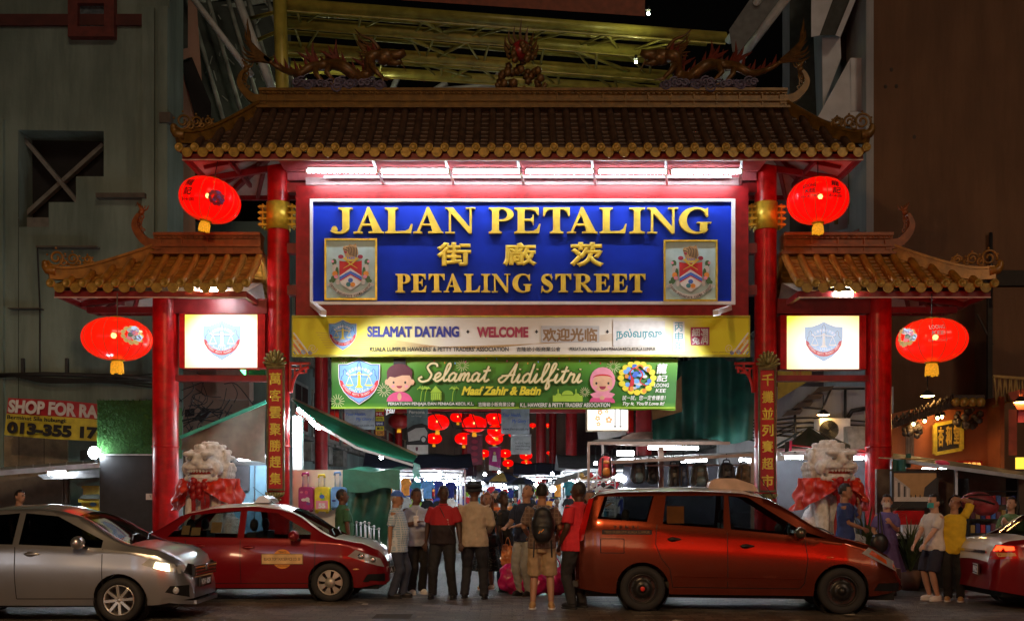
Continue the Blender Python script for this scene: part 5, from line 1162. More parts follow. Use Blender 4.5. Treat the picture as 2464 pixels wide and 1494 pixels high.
# ---- luggage stall on the left: awning, wall, cases ----
AWN = pm('green_awning', (.03, .38, .25), .6, var=.3, scale=2)
r = thing('retractable_awning', 'long green fabric awning with a white front rail sloping over the luggage stall', 'awning', P(700, 1250, 21))
A4, B4, C4, D4 = P(703, 960, 22.6), P(1004, 1096, 22.0), P(994, 1112, 20.4), P(724, 985, 20.4)
b = MB(); b.sheet(lambda u, v: (A4.lerp(B4, u)).lerp(D4.lerp(C4, u), v) + Vector((0, 0, -.21*v*sin(pi*u) + .010*sin(v*40))), 14, 12); b.build('fabric', AWN, r)
b = MB(); b.sheet(lambda u, v: C4 + Vector((.02*sin(v*9), (u)*1.5, -.42*v*(.8 + .2*sin(u*12)))), 10, 4); b.build('valance', AWN, r)
b = MB(); M4 = D4.lerp(C4, .5) + Vector((0, -.03, -.25)); b.bar(D4 + Vector((-.1, -.03, -.06)), M4, .05, .05); b.bar(M4, C4 + Vector((0, -.03, -.06)), .05, .05); b.bar(A4, B4, .08, .08); b.build('rail', pm('white_rail', (.45, .46, .46), .5), r)
b = MB(); b.tube([P(718, 985, 21.2), P(768, 1030, 20.2)], .04, 8); b.tube([P(716, 1010, 21.6), P(720, 1045, 21.6)], .06, 8); b.each('tube_lamp', STUBE, r)
b = MB(); b.pbox(704, 1000, 726, 1130, 21.8, 22); b.pbox(704, 1130, 712, 1300, 20.4, 20.6); w_ = b.each('cabinet_side', pm('white_corrugated', (.62, .62, .64), .5, var=.2), r)
b = MB(); b.pbox(708, 1130, 824, 1310, 20.3, 20.4)
tag(b.build('display_board', pm('cream_board', (.70, .66, .58), .6, var=.08)), 'cream display board carrying three hanging children suitcases', 'board')
r = thing('tarpaulin_cover', 'dark green tarpaulin wrapped round a market box beside the suitcases', 'tarpaulin', P(890, 1290, 20.6))
b = MB(); x0, x1 = PX(825, 20.6), PX(940, 20.6); zt = PZ(1135, 20.6)
b.sheet(lambda u, v: Vector((x0 + (x1-x0)*u, 20.6 + .05*sin(u*13 + v*5) + .04*sin(v*11), zt*(1-v))), 30, 14); b.sheet(lambda u, v: Vector((x1 + .03*sin(v*8), 20.6 + 1.8*u, zt*(1-v))), 8, 8)
b.build('side', pm('dark_green_tarp', (.012, .075, .045), .45, var=.5, scale=3, bump=.5, bscale=5), r)
b = MB(); b.sheet(lambda u, v: Vector((x0 + (PX(963, 20.4)-x0)*u, 20.35 + 1.9*v - .0, zt + .02 + .12*v + .03*sin(u*9))), 20, 6); b.sheet(lambda u, v: Vector((x0 + (PX(963, 20.4)-x0)*u, 20.34 - .02*v, zt + .02 - (.42 + .06*sin(u*7))*v + .03*sin(u*9))), 20, 5); b.build('flap', pm('green_tarp_flap', (.02, .14, .09), .45, var=.4, scale=3, bump=.5, bscale=6), r)
def suitcase(x0, x1, y0, y1, yh, c1, c2, lab, price=None):
    d = 20.2; r = thing('child_suitcase', lab, 'suitcase', P((x0+x1)/2, y1, d), 0, 'suitcases hung on the display board'); cx = (x0+x1)/2; w = (x1-x0)/2
    rr = 7; pts = arc(x1-rr, y0+rr, rr, rr, 0, 90, 4) + arc(x0+rr, y0+rr, rr, rr, 90, 180, 4) + arc(x0+rr, y1-rr, rr, rr, 180, 270, 4) + arc(x1-rr, y1-rr, rr, rr, 270, 360, 4)
    b = MB(); b.ppr(pts, d - .22, d + .05); b.ppr([(cx + (x-cx)*.86, (y0+y1)/2 + (y-(y0+y1)/2)*.9) for x, y in pts], d - .25, d - .22); b.build('shell', pm('case_' + c1, CLR[c1], .3, var=.3), r)
    A = Art(d - .255, step=.001); random.seed(int(x0)); 
    for k in range(9): A.oval(cx + random.uniform(-.6, .6)*w, y0 + random.uniform(12, y1-y0-14), random.uniform(2, 7), random.uniform(2, 6), random.choice(c2), n=10)
    if price: A.rect(cx - 15, y1 - 26, cx + 14, y1 - 6, 'lpink'); A.text(price, cx - 9, y1 - 20, cx + 8, y1 - 8, 'white', .06)
    A.build('printed_artwork', r)
    b = MB()
    for s in (-.42, .30): b.tube([P(cx + s*w, y0 + 2, d - .08), P(cx + s*w, yh + 4, d - .08)], .014, 6)
    h = b.build('handle_tube', STEEL, r); b = MB(); b.tube([P(cx - .45*w, yh + 8, d - .08), P(cx - .42*w, yh + 2, d - .08), P(cx + .3*w, yh + 1, d - .08), P(cx + .33*w, yh + 8, d - .08)], .028, 6); b.build('grip', pm('case_' + c1, CLR[c1], .3), h)
    b = MB()
    for s in (-.7, .7): b.ball(P(cx + s*w, y1, d - .1), .045, 8)
    b.each('wheel', pm('case_' + c1, CLR[c1], .3), r)
suitcase(718, 754, 1171, 1227, 1137, 'magenta', ('pink', 'lpink', 'purple', 'white'), 'pink children suitcase with spotted print hung on the cream board')
suitcase(757, 793, 1171, 1230, 1141, 'yellow', ('yellow', 'sky', 'blue', 'lime'), 'yellow and blue suitcase with a red price card on the cream board', '55')
suitcase(796, 830, 1171, 1222, 1135, 'sky', ('blue', 'navy', 'sky', 'lgrey'), 'blue children suitcase hung on the cream board nearest the tarpaulin')
# upright chrome-handled cases on the ground
for k, (x, y0) in enumerate(((858, 1262), (868, 1256), (878, 1258), (890, 1266), (902, 1272))):
    d = 18.7 + .12*k; r = thing('travel_case', 'upright suitcase with a raised chrome handle behind the red taxi bonnet', 'suitcase', (PX(x, d), d, 0), 0, 'cases standing by the green tarpaulin')
    b = MB(); xx = PX(x, d); b.box(xx - .15, xx + .15, d - .11, d + .11, .05, .62); b.box(xx - .12, xx + .12, d - .125, d - .111, .1, .57); b.build('shell', pm('case_shell_%d' % (k % 3), ((.05, .06, .08), (.25, .27, .30), (.08, .14, .2))[k % 3], .3), r)
    b = MB(); zt = PZ(y0, d); b.tube([(xx - .08, d, .62), (xx - .08, d, zt), (xx + .08, d, zt), (xx + .08, d, .62)], .016, 6); b.ball((xx - .08, d, zt), .03, 6); b.ball((xx + .08, d, zt), .03, 6); b.build('handle', STEEL, r)
    b = MB()
    for s in (-.11, .11): b.ball((xx + s, d, .03), .035, 6)
    b.each('wheel', BLACK, r)
# ---- bag stall on the right ----
r = thing('bag_stall', 'lit open stall of hanging backpacks under flat grey canopies', 'stall', P(1640, 1290, 20))
CANV = pm('grey_canopy', (.30, .29, .28), .6, var=.3)
b = MB(); b.add([P(1415, 1064, 19.5), P(1755, 1064, 19.5), P(1700, 1056, 23.5), P(1440, 1056, 23.5)], [(0, 1, 2, 3)]); b.add([P(1472, 1110, 18.8), P(1812, 1092, 18.8), P(1812, 1086, 21), P(1500, 1100, 21)], [(0, 1, 2, 3)]); b.build('canopy', CANV, r)
b = MB(); b.bar(P(1414, 1066, 19.5), P(1756, 1066, 19.5), .06); b.bar(P(1471, 1112, 18.8), P(1812, 1094, 18.8), .06); b.bar(P(1590, 1075, 19.6), P(1590, 1290, 19.6), .10); b.bar(P(1416, 1066, 19.5), P(1416, 1290, 19.5), .05); b.bar(P(1450, 1066, 23.4), P(1450, 1250, 23.4), .05); b.bar(P(1810, 1092, 18.8), P(1810, 1290, 18.8), .05); b.bar(P(1500, 1120, 19.2), P(1812, 1118, 19.2), .03); b.build('frame', pm('stall_frame', (.38, .30, .26), .5), r)
b = MB(); b.tube([P(1485, 1090, 20), P(1525, 1090, 20)], .045, 8); b.tube([P(1640, 1108, 21), P(1700, 1106, 21)], .04, 8); b.tube([P(1780, 1106, 21), P(1810, 1108, 21)], .04, 8); b.tube([P(1560, 1076, 22), P(1680, 1078, 22)], .04, 8); b.each('tube_lamp', TUBE, r)
for x, y in ((1398, 1166), (1330, 1176), (1500, 1152)): 
    q = thing('bare_lamp', 'dazzling bare white bulb hanging in the shoe stall', 'lamp', P(x, y, 22), 0, 'bare bulbs of the shoe stall'); b = MB(); b.ball(P(x, y, 22), .07, 10); b.build('bulb', BULB, q); b = MB(); b.tube([P(x, y - 8, 22), P(x, y - 30, 22)], .012, 5); b.lathe([(.05, 0), (.06, -.1)], 8, P(x, y - 5, 22)); b.build('cord', BLACK, q)
b = MB(); b.pbox(1500, 1120, 1812, 1300, 22, 22.1); b.build('back_panel', pm('violet_backing', (.010, .009, .016), .7, var=.8, scale=3), r)
def backpack(x0, x1, y0, y1, d, c, c2, lab, group='bags hung in the bag stall'):
    p = P((x0+x1)/2, y1, d); t = thing('backpack', lab, 'backpack', p, 0, group); w = (PX(x1, d) - PX(x0, d))/2; h = PZ(y0, d) - PZ(y1, d)
    b = MB(); b.ball((0, 0, h*.48), (w*1.06, .19, h*.52), 14); b.ball((0, 0, h*.28), (w*1.14, .2, h*.30), 14); b.ball((0, 0, h*.75), (w*.98, .16, h*.27), 12)
    o = remesh(b, .03, 3, [pm('bag_' + c, CLR[c], .45, var=.6, scale=14)], 'body', t)
    b = MB(); b.ball((0, -.13, h*.28), (w*.70, .11, h*.22), 12); b.ball((0, -.10, h*.70), (w*.55, .09, h*.12), 10); b.build('pocket', pm('bag_' + c2, CLR[c2], .45, var=.5, scale=10), t, True)
    b = MB()
    for s in (-1, 1): b.bar((s*w*.5, -.17, h*.9), (s*w*.62, -.19, h*.1), .03, .012)
    b.tube(catmull([(-.06, 0, h*.95), (-.05, 0, h*1.08), (.05, 0, h*1.08), (.06, 0, h*.95)], 4), .014, 5); b.tube([(0, 0, h*1.07), (0, 0, h*1.07 + .14)], .008, 4); b.build('strap', BLACK, t, True); return t
CLR['char'] = (.035, .035, .04); CLR['camo'] = (.09, .085, .07); CLR['camob'] = (.12, .08, .04); CLR['steelb'] = (.05, .08, .16)
backpack(1440, 1474, 1097, 1150, 19.2, 'red', 'orange', 'bright red and black backpack hanging over the shoe rack')
backpack(1466, 1482, 1104, 1146, 19.6, 'darknavy', 'red', 'narrow navy backpack half behind the bright red one')
backpack(1518, 1553, 1106, 1164, 19.2, 'char', 'slate', 'glossy black backpack with a pale strap, next to the shoe rack')
backpack(1552, 1586, 1104, 1164, 19.4, 'black', 'black', 'plain black backpack beside the wooden stall post')
backpack(1607, 1634, 1116, 1176, 19.3, 'camo', 'char', 'olive camouflage backpack right of the wooden stall post')
backpack(1630, 1657, 1114, 1174, 19.2, 'steelb', 'steelb', 'dark blue hiking backpack between camouflage bags')
backpack(1662, 1704, 1114, 1174, 19.2, 'camo', 'slate', 'grey camouflage hiking backpack with round top pocket')
backpack(1727, 1769, 1112, 1174, 19.2, 'char', 'black', 'large black hiking backpack with webbing straps')
backpack(1770, 1810, 1116, 1174, 19.2, 'camob', 'camob', 'brown camouflage backpack beside the tall red column')
# shoe rack
r = thing('shoe_rack', 'white wire rack beside the dazzling bulbs at the shoe stall', 'rack', P(1445, 1290, 20.5)); b = MB()
for k in range(5):
    y = 1156 + 22*k; b.bar(P(1392, y, 20.4), P(1480, y, 20.4), .02); b.bar(P(1392, y + 6, 20.8), P(1480, y + 6, 20.8), .02)
    for q in range(12): b.bar(P(1394 + 7.6*q, y, 20.4), P(1394 + 7.6*q, y + 5, 20.8), .012)
for x in (1392, 1436, 1480): b.bar(P(x, 1130, 20.4), P(x, 1290, 20.4), .025)
b.build('wire_frame', WHITE, r)
def shoe(x, y, d, s, c, c2, lab):
    t = thing('trainer', lab, 'shoe', P(x, y, d), 0, 'trainers on the wire rack'); b = MB(); b.ball((.0, 0, .05), (.14, .05, .05), 10); b.ball((-.09, 0, .09), (.06, .05, .07), 10); b.ball((.07, 0, .04), (.08, .05, .035), 10)
    b.build('upper', pm('shoe_' + c, CLR[c], .5), t, True); b = MB(); b.box(-.15, .15, -.052, .052, -.005, .022); b.build('sole', WHITE, t, True)
    b = MB(); b.ball((-.02, -.045, .07), (.09, .015, .018), 8, R=Matrix.Rotation(-.5, 3, 'Y')); b.build('side_patch', pm('shoe_' + c2, CLR[c2], .5), t, True); t.scale = (s, s, s)
for k, (x, y, c, c2, cn) in enumerate(((1410, 1155, 'mustard', 'brown', 'mustard'), (1432, 1155, 'red', 'white', 'red and white'), (1456, 1155, 'white', 'black', 'black and white'), (1414, 1178, 'white', 'navy', 'white and navy'), (1438, 1178, 'white', 'wine', 'white and wine'), (1462, 1178, 'black', 'white', 'black with white side'),
     (1412, 1200, 'sky', 'white', 'pale blue'), (1436, 1200, 'lgrey', 'black', 'grey'), (1460, 1200, 'white', 'sky', 'white and pale blue'), (1414, 1222, 'red', 'black', 'red and black'), (1440, 1222, 'navy', 'white', 'navy'), (1466, 1222, 'white', 'orange', 'white and orange'))):
    shoe(x, y, 20.5, 1.0, c, c2, cn + ' trainer on the white wire shoe rack')
b = MB(); b.add([P(1330, 1170, 22.8), P(1420, 1140, 21.5), P(1420, 1128, 24.5), P(1340, 1150, 25.5)], [(0, 1, 2, 3)]); tag(b.build('canvas_awning', CANV), 'pale canvas awning above the dazzling bulbs of the shoe stall', 'awning')
b = MB(); b.lathe([(.0, .0), (.35, -.03), (.6, -.12), (.8, -.32)], 20, P(1558, 1038, 24), arc=2*pi); tag(b.build('pink_parasol', pm('pale_pink_cloth', (.55, .36, .30), .8)), 'pale pink parasol top poking above the bag stall canopy', 'parasol')
# ---- left margin: rent banner, hedge box, lamp, awning ----
d = 22.5; rr_ = thing('rent_banner', 'red and yellow SHOP FOR RENT banner with a large telephone number on the building wall', 'banner', P(125, 1055, d))
def rb_(u, v): return P(20 - 10*v + (222 + 7*v)*u, 957 + 15*u + 89*v + 4*sin(pi*u)*v - 2*sin(pi*u), d)
b = MB(); b.sheet(lambda u, v: rb_(u, v*.42) + Vector((0, .05*sin(u*7), 0)), 16, 3, 0); b.sheet(lambda u, v: rb_(u, .42 + v*.58) + Vector((0, .05*sin(u*7), 0)), 16, 3, 1); b.build('cloth', [pm('banner_red', (.42, .02, .03), .6), pm('banner_yellow', (.55, .48, .04), .6)], rr_)
b = MB()
for t, u0, u1, v0, v1, m, bv in (('SHOP FOR RA', .03, .99, .05, .40, 0, .05), ('Berminat Sila hubungi:', .03, .66, .46, .60, 1, .025), ('013-355 17', .04, 1.0, .63, .95, 1, .06)):
    b.textf(t, lambda u, v, w: rb_(u0 + (u1-u0)*u, v1 + (v0-v1)*v) + Vector((0, -.08 - .005*w, 0)), m, bv)
b.build('printed_lettering', [ink('lgrey'), ink('black')], rr_)
hg = thing('hedge_box', 'tall box clad in artificial green turf on a black base beside the left column', 'box', P(302, 1290, 20.4))
b = MB(); xa, xb = PX(234, 20.4), PX(368, 20.4); za_, zb_ = PZ(1095, 20.4), PZ(963, 20.4); b.box(xa, xb, 20.4, 22.2, za_, zb_); random.seed(2)
for k in range(2600):
    x = random.uniform(xa, xb); z = random.uniform(za_, zb_); l = .05
    b.add([(x, 20.4, z), (x + .02, 20.4, z), (x + random.uniform(-.03, .03), 20.4 - l, z + random.uniform(0, .05))], [(0, 1, 2)])
for k in range(500): z = random.uniform(za_, zb_); y = random.uniform(20.4, 22); b.add([(xa, y, z), (xa, y + .03, z), (xa - .05, y + random.uniform(-.03, .03), z + .04)], [(0, 1, 2)])
b.build('turf_cladding', pm('artificial_turf', (.022, .11, .016), .8, var=.6, scale=30), hg)
b = MB(); b.pbox(240, 1095.5, 367, 1330, 20.35, 22.2); b.build('black_base', pm('black_panel', (.022, .022, .026), .45, var=.3), hg)
b = MB(); b.pbox(238, 1092, 367, 1095.3, 20.3, 20.38); b.build('metal_edge', STEEL, hg)
b = MB(); b.pbox(351, 1187, 368, 1202, 20.32, 20.34); b.text('V', 360, 1189, 364, 1197, 20.318, 1, .002); b.build('paper_notice', [ink('lgrey'), ink('black')], hg)
q = thing('floodlight', 'dazzling white floodlight on the awning edge beside the turf box', 'lamp', P(225, 1089, 20.2)); b = MB(); b.ball(P(226, 1089, 20.2), (.12, .08, .13), 12); b.build('lamp_glass', pm('dazzling_lamp', (1, 1, 1), em=(.85, .95, 1), es=40), q); b = MB(); b.bar(P(226, 1089, 20.32), P(200, 1096, 21), .12, .2); b.bar(P(226, 1100, 20.32), P(238, 1118, 20.5), .04); b.build('lamp_housing', DARKM, q)
aw = thing('stall_awning', 'flat metal awning with a lit tube in front of the tiled wall on the left', 'awning', P(120, 1250, 19.5))
b = MB(); b.add([P(-60, 1141, 18.3), P(238, 1118, 20.2), P(238, 1108, 23), P(-60, 1128, 22)], [(0, 1, 2, 3)]); b.prism([(90, 1142), (238, 1128), (238, 1148), (105, 1153)], lambda u, v, t: P(u, v, t), 21.0, 22.6); b.build('sheet', pm('awning_sheet', (.30, .31, .31), .5, .3, var=.4), aw)
b = MB(); b.bar(P(-60, 1142, 18.3), P(238, 1119, 20.2), .08, .1)
for k in range(7): b.bar(P(-40 + 40*k, 1139 - 3*k, 18.6 + .25*k), P(-40 + 40*k, 1127 - 2.8*k, 22.2), .03)
b.build('rail', STEEL, aw); b = MB(); b.tube([P(116, 1138, 20.6), P(157, 1134, 20.8)], .045, 8); b.build('tube_lamp', TUBE, aw)
for (x0, x1) in ((150, 158), (160, 163), (170, 178)):
    pass
b = MB(); b.pbox(148, 1150, 152, 1300, 22.4, 22.5); b.pbox(155, 1150, 163, 1300, 22.4, 22.5); b.pbox(-200, 1146, 165, 1330, 23.2, 23.3); tag(b.build('grey_partition', pm('grey_brown_panel', (.22, .19, .15), .8, var=.2)), 'plain grey-brown partition under the left awning behind the silver car', 'partition')
r = thing('yellow_kiosk', 'small yellow kiosk with a tiled roof behind the silver car', 'kiosk', P(210, 1290, 22))
b = MB(); b.pbox(200, 1170, 238, 1190, 22, 22.8); b.pbox(196, 1208, 238, 1330, 22, 22.8); b.pbox(188, 1200, 238, 1207.6, 21.8, 22.9); b.pbox(196, 1168, 238, 1174, 21.95, 22.9); b.build('body', pm('kiosk_yellow', (.70, .52, .02), .4), r)
b = MB(); b.prism([(182, 1164), (238, 1144), (238, 1156), (190, 1171)], lambda u, v, t: P(u, v, t), 21.7, 23); b.prism([(190, 1198), (198, 1190), (238, 1188), (238, 1200)], lambda u, v, t: P(u, v, t), 21.7, 23); b.build('roof', pm('kiosk_roof', (.16, .19, .15), .6), r); A = Art(21.98); A.oval(224, 1213, 8, 5, 'sky'); A.build('emblem', r)
# ---- between left columns: tarpaulin lean-to, LED panel, lit blue stall ----
r = thing('lean_to', 'grey fabric lean-to with a green edge rail behind the left stone lion', 'lean-to', P(535, 1290, 21.5))
b = MB(); b.sheet(lambda u, v: P(435 + 204*u, 1052 - 84*u + (40 + 115*u - 10)*v, 21.4) + Vector((0, .06*sin(u*9 + v*3), 0)), 16, 6); b.build('fabric', pm('grey_brown_fabric', (.22, .17, .14), .8, var=.35, scale=3), r)
b = MB(); b.bar(P(434, 1052, 21.3), P(640, 967, 21.3), .05, .07); b.build('edge_rail', pm('mint_rail', (.06, .40, .28), .5), r)
r = thing('blue_booth', 'brightly lit booth with blue walls behind the left stone lion', 'booth', P(600, 1290, 22.5))
b = MB(); b.pbox(560, 1119, 640, 1330, 22.4, 22.5); b.build('wall', pm('booth_blue', (.16, .32, .45), .5, var=.1), r); b = MB(); b.add([P(556, 1092, 21.6), P(640, 1092, 21.6), P(640, 1119, 22.4), P(560, 1119, 22.4)], [(0, 1, 2, 3)]); b.build('ceiling', WHITE, r)
b = MB(); b.tube([P(575, 1103, 21.7), P(628, 1103, 21.7)], .04, 8); b.build('tube_lamp', TUBE, r); b = MB(); b.pbox(612, 1119, 613, 1330, 22.35, 22.39); b.pbox(560, 1119, 600, 1180, 22.34, 22.38); b.build('dark_door', pm('booth_grey', (.06, .06, .07), .5), r)
r = thing('led_sign', 'green LED dot sign half hidden behind the lightbox and lean-to', 'sign', P(580, 915, 23)); b = MB(); b.prism([(570, 884), (592, 884), (592, 905), (570, 886)], lambda u, v, t: P(u, v, t), 23, 23.1); b.build('board', BLACK, r)
b = MB()
for k in range(8):
    for j in range(6):
        if j < k: b.ball(P(572 + 2.6*k, 885 + 3*j, 22.97), .016, 5)
b.build('dots', pm('green_led', (.1, 1, .2), em=(.1, 1, .25), es=4), r)
b = MB(); b.pbox(599, 884, 638, 914, 23, 23.2); tag(b.build('green_signboard', pm('green_sign', (.01, .16, .04), .5)), 'dark green sign panel beside the LED dot sign', 'sign')
b = MB(); random.seed(8)
for k in range(34):
    x, y = random.uniform(436, 560), random.uniform(895, 1030); b.tube(catmull([P(x, y, 23), P(x + random.uniform(-40, 40), y + random.uniform(0, 50), 22.9), P(x + random.uniform(-60, 80), y + random.uniform(20, 70), 23)], 5), .012, 4)
o = tag(b.build('tangled_cables', BLACK), 'tangle of black cables between the left columns', 'cables', None, 'stuff')
b = MB(); b.pbox(430, 890, 600, 1060, 25.5, 25.8); b.pbox(520, 885, 600, 960, 24.6, 25); tag(b.build('dim_rear_wall', PINKW), 'dim pinkish rear wall behind the tangle of cables', 'wall')
b = MB(); b.bar(P(478, 1010, 23.4), P(500, 985, 23.4), .1, .2); b.prism([(445, 985), (468, 982), (468, 1000), (445, 1003)], lambda u, v, t: P(u, v, t), 24, 24.5); tag(b.build('metal_bracket', DARKM), 'dark metal bracket among the cables', 'bracket')
# ---- right margin ----
b = MB(); 
ac = thing('air_conditioner', 'white outdoor air conditioner unit on the grey rear wall', 'air conditioner', P(2009, 1061, 24.4)); b.pbox(1973, 1006, 2046, 1061, 24.4, 24.9); b.build('case', WHITE, ac)
b = MB(); c = P(1995, 1034, 24.36)
for k in range(7): b.tube([(c.x + (.04 + .033*k)*cos(a*pi/12), c.y, c.z + (.04 + .033*k)*sin(a*pi/12)) for a in range(25)], .006, 4)
b.build('grille', DARKM, ac); b = MB(); b.lathe([(0, 0), (.24, 0)], 20, (c.x, c.y + .03, c.z), R=Matrix.Rotation(pi/2, 3, 'X')); b.build('fan_opening', VOID, ac)
def pendant(x, y, d, lab):
    r = thing('pendant_lamp', lab, 'lamp', P(x, y, d)); c = P(x, y, d); b = MB(); b.lathe([(.03, .14), (.10, .08), (.17, .0)], 14, c); b.tube([c + Vector((0, 0, .14)), c + Vector((0, 0, .5))], .012, 5); b.build('shade', DARKM, r); b = MB(); b.lathe([(.0, -.02), (.10, -.015), (.15, .004)], 12, c); b.build('bulb', WARM, r)
pendant(1981, 998, 24.3, 'small warm lamp on an arm beside the air conditioner'); pendant(2232, 953, 22, 'warm pendant lamp below the right-hand lantern tassel')
TENT = pm('dark_green_tent', (.035, .05, .04), .6, var=.3, scale=4)
b = MB(); pk = P(1947, 1026, 21); bl = P(1866, 1078, 20.2); br_ = P(2046, 1080, 20.2)
b.sheet(lambda u, v: pk.lerp(bl.lerp(br_, u), v) + Vector((0, 0, -.05*sin(pi*v)*(.6 + .6*cos(u*18)) )), 36, 10); b.add([pk, br_, P(2046, 1070, 22.5)], [(0, 1, 2)]); b.add([pk, bl, P(1866, 1070, 22.5)], [(0, 2, 1)])
tt = thing('stall_tent', 'peaked dark green tent roof behind the right stone lion', 'tent', P(1950, 1290, 20.5)); b.build('roof', TENT, tt)
b = MB(); b.bar(P(1866, 1082, 20.2), P(2080, 1084, 20.2), .06); b.bar(P(1880, 1092, 20.3), P(2085, 1094, 20.3), .05); b.build('frame', STEEL, tt); b = MB(); b.tube([P(1890, 1100, 20.3), P(1948, 1100, 20.3)], .035, 8); b.tube([P(2040, 1102, 20.3), P(2075, 1102, 20.3)], .035, 8); b.build('tube_lamp', TUBE, tt)
b = MB(); b.pbox(1868, 1107, 2086, 1330, 21.2, 21.3); b.build('back_wall', pm('blue_grey_wall', (.12, .13, .15), .7, var=.15), tt)
b = MB(); b.pbox(2040, 1025, 2084, 1080, 23, 23.3); tag(b.build('grey_board', pm('weathered_board', (.26, .24, .21), .7, var=.4)), 'weathered grey board behind the right side column', 'board')
r = thing('squeegee_broom', 'pink squeegee with a long red handle lying across the tent rail', 'broom', P(1970, 1085, 20)); b = MB(); b.tube([P(1906, 1071, 20), P(2082, 1089, 20)], .018, 6); b.build('handle', pm('red_handle', (.5, .03, .05), .4), r); b = MB(); b.prism([(1900, 1060), (1906, 1060), (1905, 1084), (1899, 1085)], lambda u, v, t: P(u, v, t), 19.95, 20.05); b.build('head', pm('pink_plastic', (.75, .06, .22), .4), r); b = MB(); b.prism([(1889, 1063), (1899, 1061), (1898, 1085), (1888, 1088)], lambda u, v, t: P(u, v, t), 19.98, 20.02); b.build('blade', BLACK, r)
# temple
d = 23; OR = pm('temple_orange', (.38, .095, .02), .6, var=.25, scale=2)
tm = thing('temple_shop', 'orange temple-like shop with carved dark eaves and gold character board, lit by small spotlights', 'building', P(2290, 1290, d))
b = MB(); b.box(PX(2190, d), PX(2378, d), d, d + 2, 0, PZ(985, d)); b.box(PX(2376, d), PX(2386, d), d - .6, d + 2, 0, PZ(960, d)); b.build('wall', OR, tm)
b = MB(); b.pbox(2180, 1038, 2200, 1100, d - .03, d - .005); w = b.build('window', pm('window_dark_frame', (.10, .05, .03), .6), tm); b = MB()
for k in range(5): b.pbox(2182 + 3.6*k, 1040, 2183 + 3.6*k, 1098, d - .06, d - .035)
b.build('window_bar', pm('pale_bar', (.3, .2, .12), .6), w)
CARV = pm('dark_carved_wood', (.05, .03, .016), .6, var=.6, scale=16, bump=.5); b = MB()
b.prism([(2146, 1017), (2290, 962), (2300, 950), (2370, 950), (2370, 978), (2302, 978), (2150, 1030)], lambda u, v, t: P(u, v, t), d - 1.0, d + .5)
random.seed(6)
for k in range(30):
    u = k/30; b.ball(P(2148 + 150*u, 1016 - 58*u - 4*(k % 3), d - 1.02), (.03, .05, .07), 6); b.bar(P(2150 + 150*u, 1020 - 58*u, d - 1.01), P(2150 + 150*u, 1030 - 56*u, d - 1.01), .03)
for k in range(26): b.ball(P(2300 + random.uniform(0, 60), random.uniform(985, 1030), d - .6 + random.uniform(0, .5)) , random.uniform(.05, .10), 7)
for k in range(12): b.ball(P(2175 + random.uniform(0, 40), random.uniform(1020, 1050), d - .3), random.uniform(.06, .12), 6)
b.build('eaves', CARV, tm); b = MB()
for k in range(4): b.lathe([(0, .02), (.10, .02), (.10, -.05)], 12, P(2300 + 20*k, 967, d - 1.05), R=Matrix.Rotation(pi/2, 3, 'X'))
b.build('tile_end', GE, tm)
pl = MB(); q = [(2249, 1022), (2313, 1010), (2313, 1080), (2249, 1092)]; pl.prism(q, lambda u, v, t: P(u, v, t), d - .16, d - .02); p_ = pl.build('character_board', pm('board_black', (.03, .022, .015), .4), tm)
pl = MB()
for i in range(4): a, c = q[i], q[(i+1) % 4]; pl.bar(P(*a, d - .18), P(*c, d - .18), .09, .08)
pl.build('frame', GOLD, p_); pl = MB()
for k, ch in enumerate('杏和堂'): x = 2256 + 19*k; y = 1027 - 3.5*k; pl.text(ch, x, y, x + 14, y + 48, d - .165, 0, .04, .035)
pl.build('lettering', pm('lit_gold_letter', (.6, .38, .05), .35, .2), p_)
for (x, y, k) in ((2256, 1006, 0), (2267, 1003, 1), (2225, 1013, 2), (2198, 1020, 3)):
    q = thing('spot_lamp', 'tiny warm spotlight under the carved eaves of the temple shop', 'lamp', P(x, y, d - .5), 0, 'spotlights of the temple shop'); b = MB(); b.ball(P(x, y, d - .5), .032, 8); b.build('bulb', pm('spot_glow', (1, .7, .3), em=(1, .60, .22), es=60), q); b = MB(); b.lathe([(.05, .12), (.075, .03)], 8, P(x, y, d - .5)); b.build('shade', DARKM, q)
b = MB(); b.pbox(2305, 1108, 2364, 1126, d - .3, d - .2); s_ = thing('red_shop_sign', 'red sign with gold characters above the right-hand awning', 'sign', P(2335, 1126, d - .3)); b.build('board', RED, s_); b = MB(); b.text('万良药池', 2316, 1112, 2360, 1121, d - .305, 0, .01, .02); b.build('lettering', pm('lit_letter', (.8, .5, .1), em=(.9, .5, .1), es=.5), s_)
b = MB(); b.bar(P(2390, 905, 22.5), P(2480, 912, 22.5), .06); b.bar(P(2390, 978, 22.5), P(2480, 950, 22.5), .06)
for k in range(7): b.bar(P(2392 + 13*k, 905 + k, 22.5), P(2398 + 13*k, 975 - 4*k, 22.5), .035); b.bar(P(2398 + 13*k, 975 - 4*k, 22.5), P(2405 + 13*k, 906 + k, 22.5), .035)
tag(b.build('sign_truss', pm('yellow_steel', (.36, .24, .06), .5)), 'yellow steel lattice bracket at the right above the temple', 'bracket')
pendant(2456, 968, 21.5, 'warm lamp at the right margin under the yellow lattice bracket')
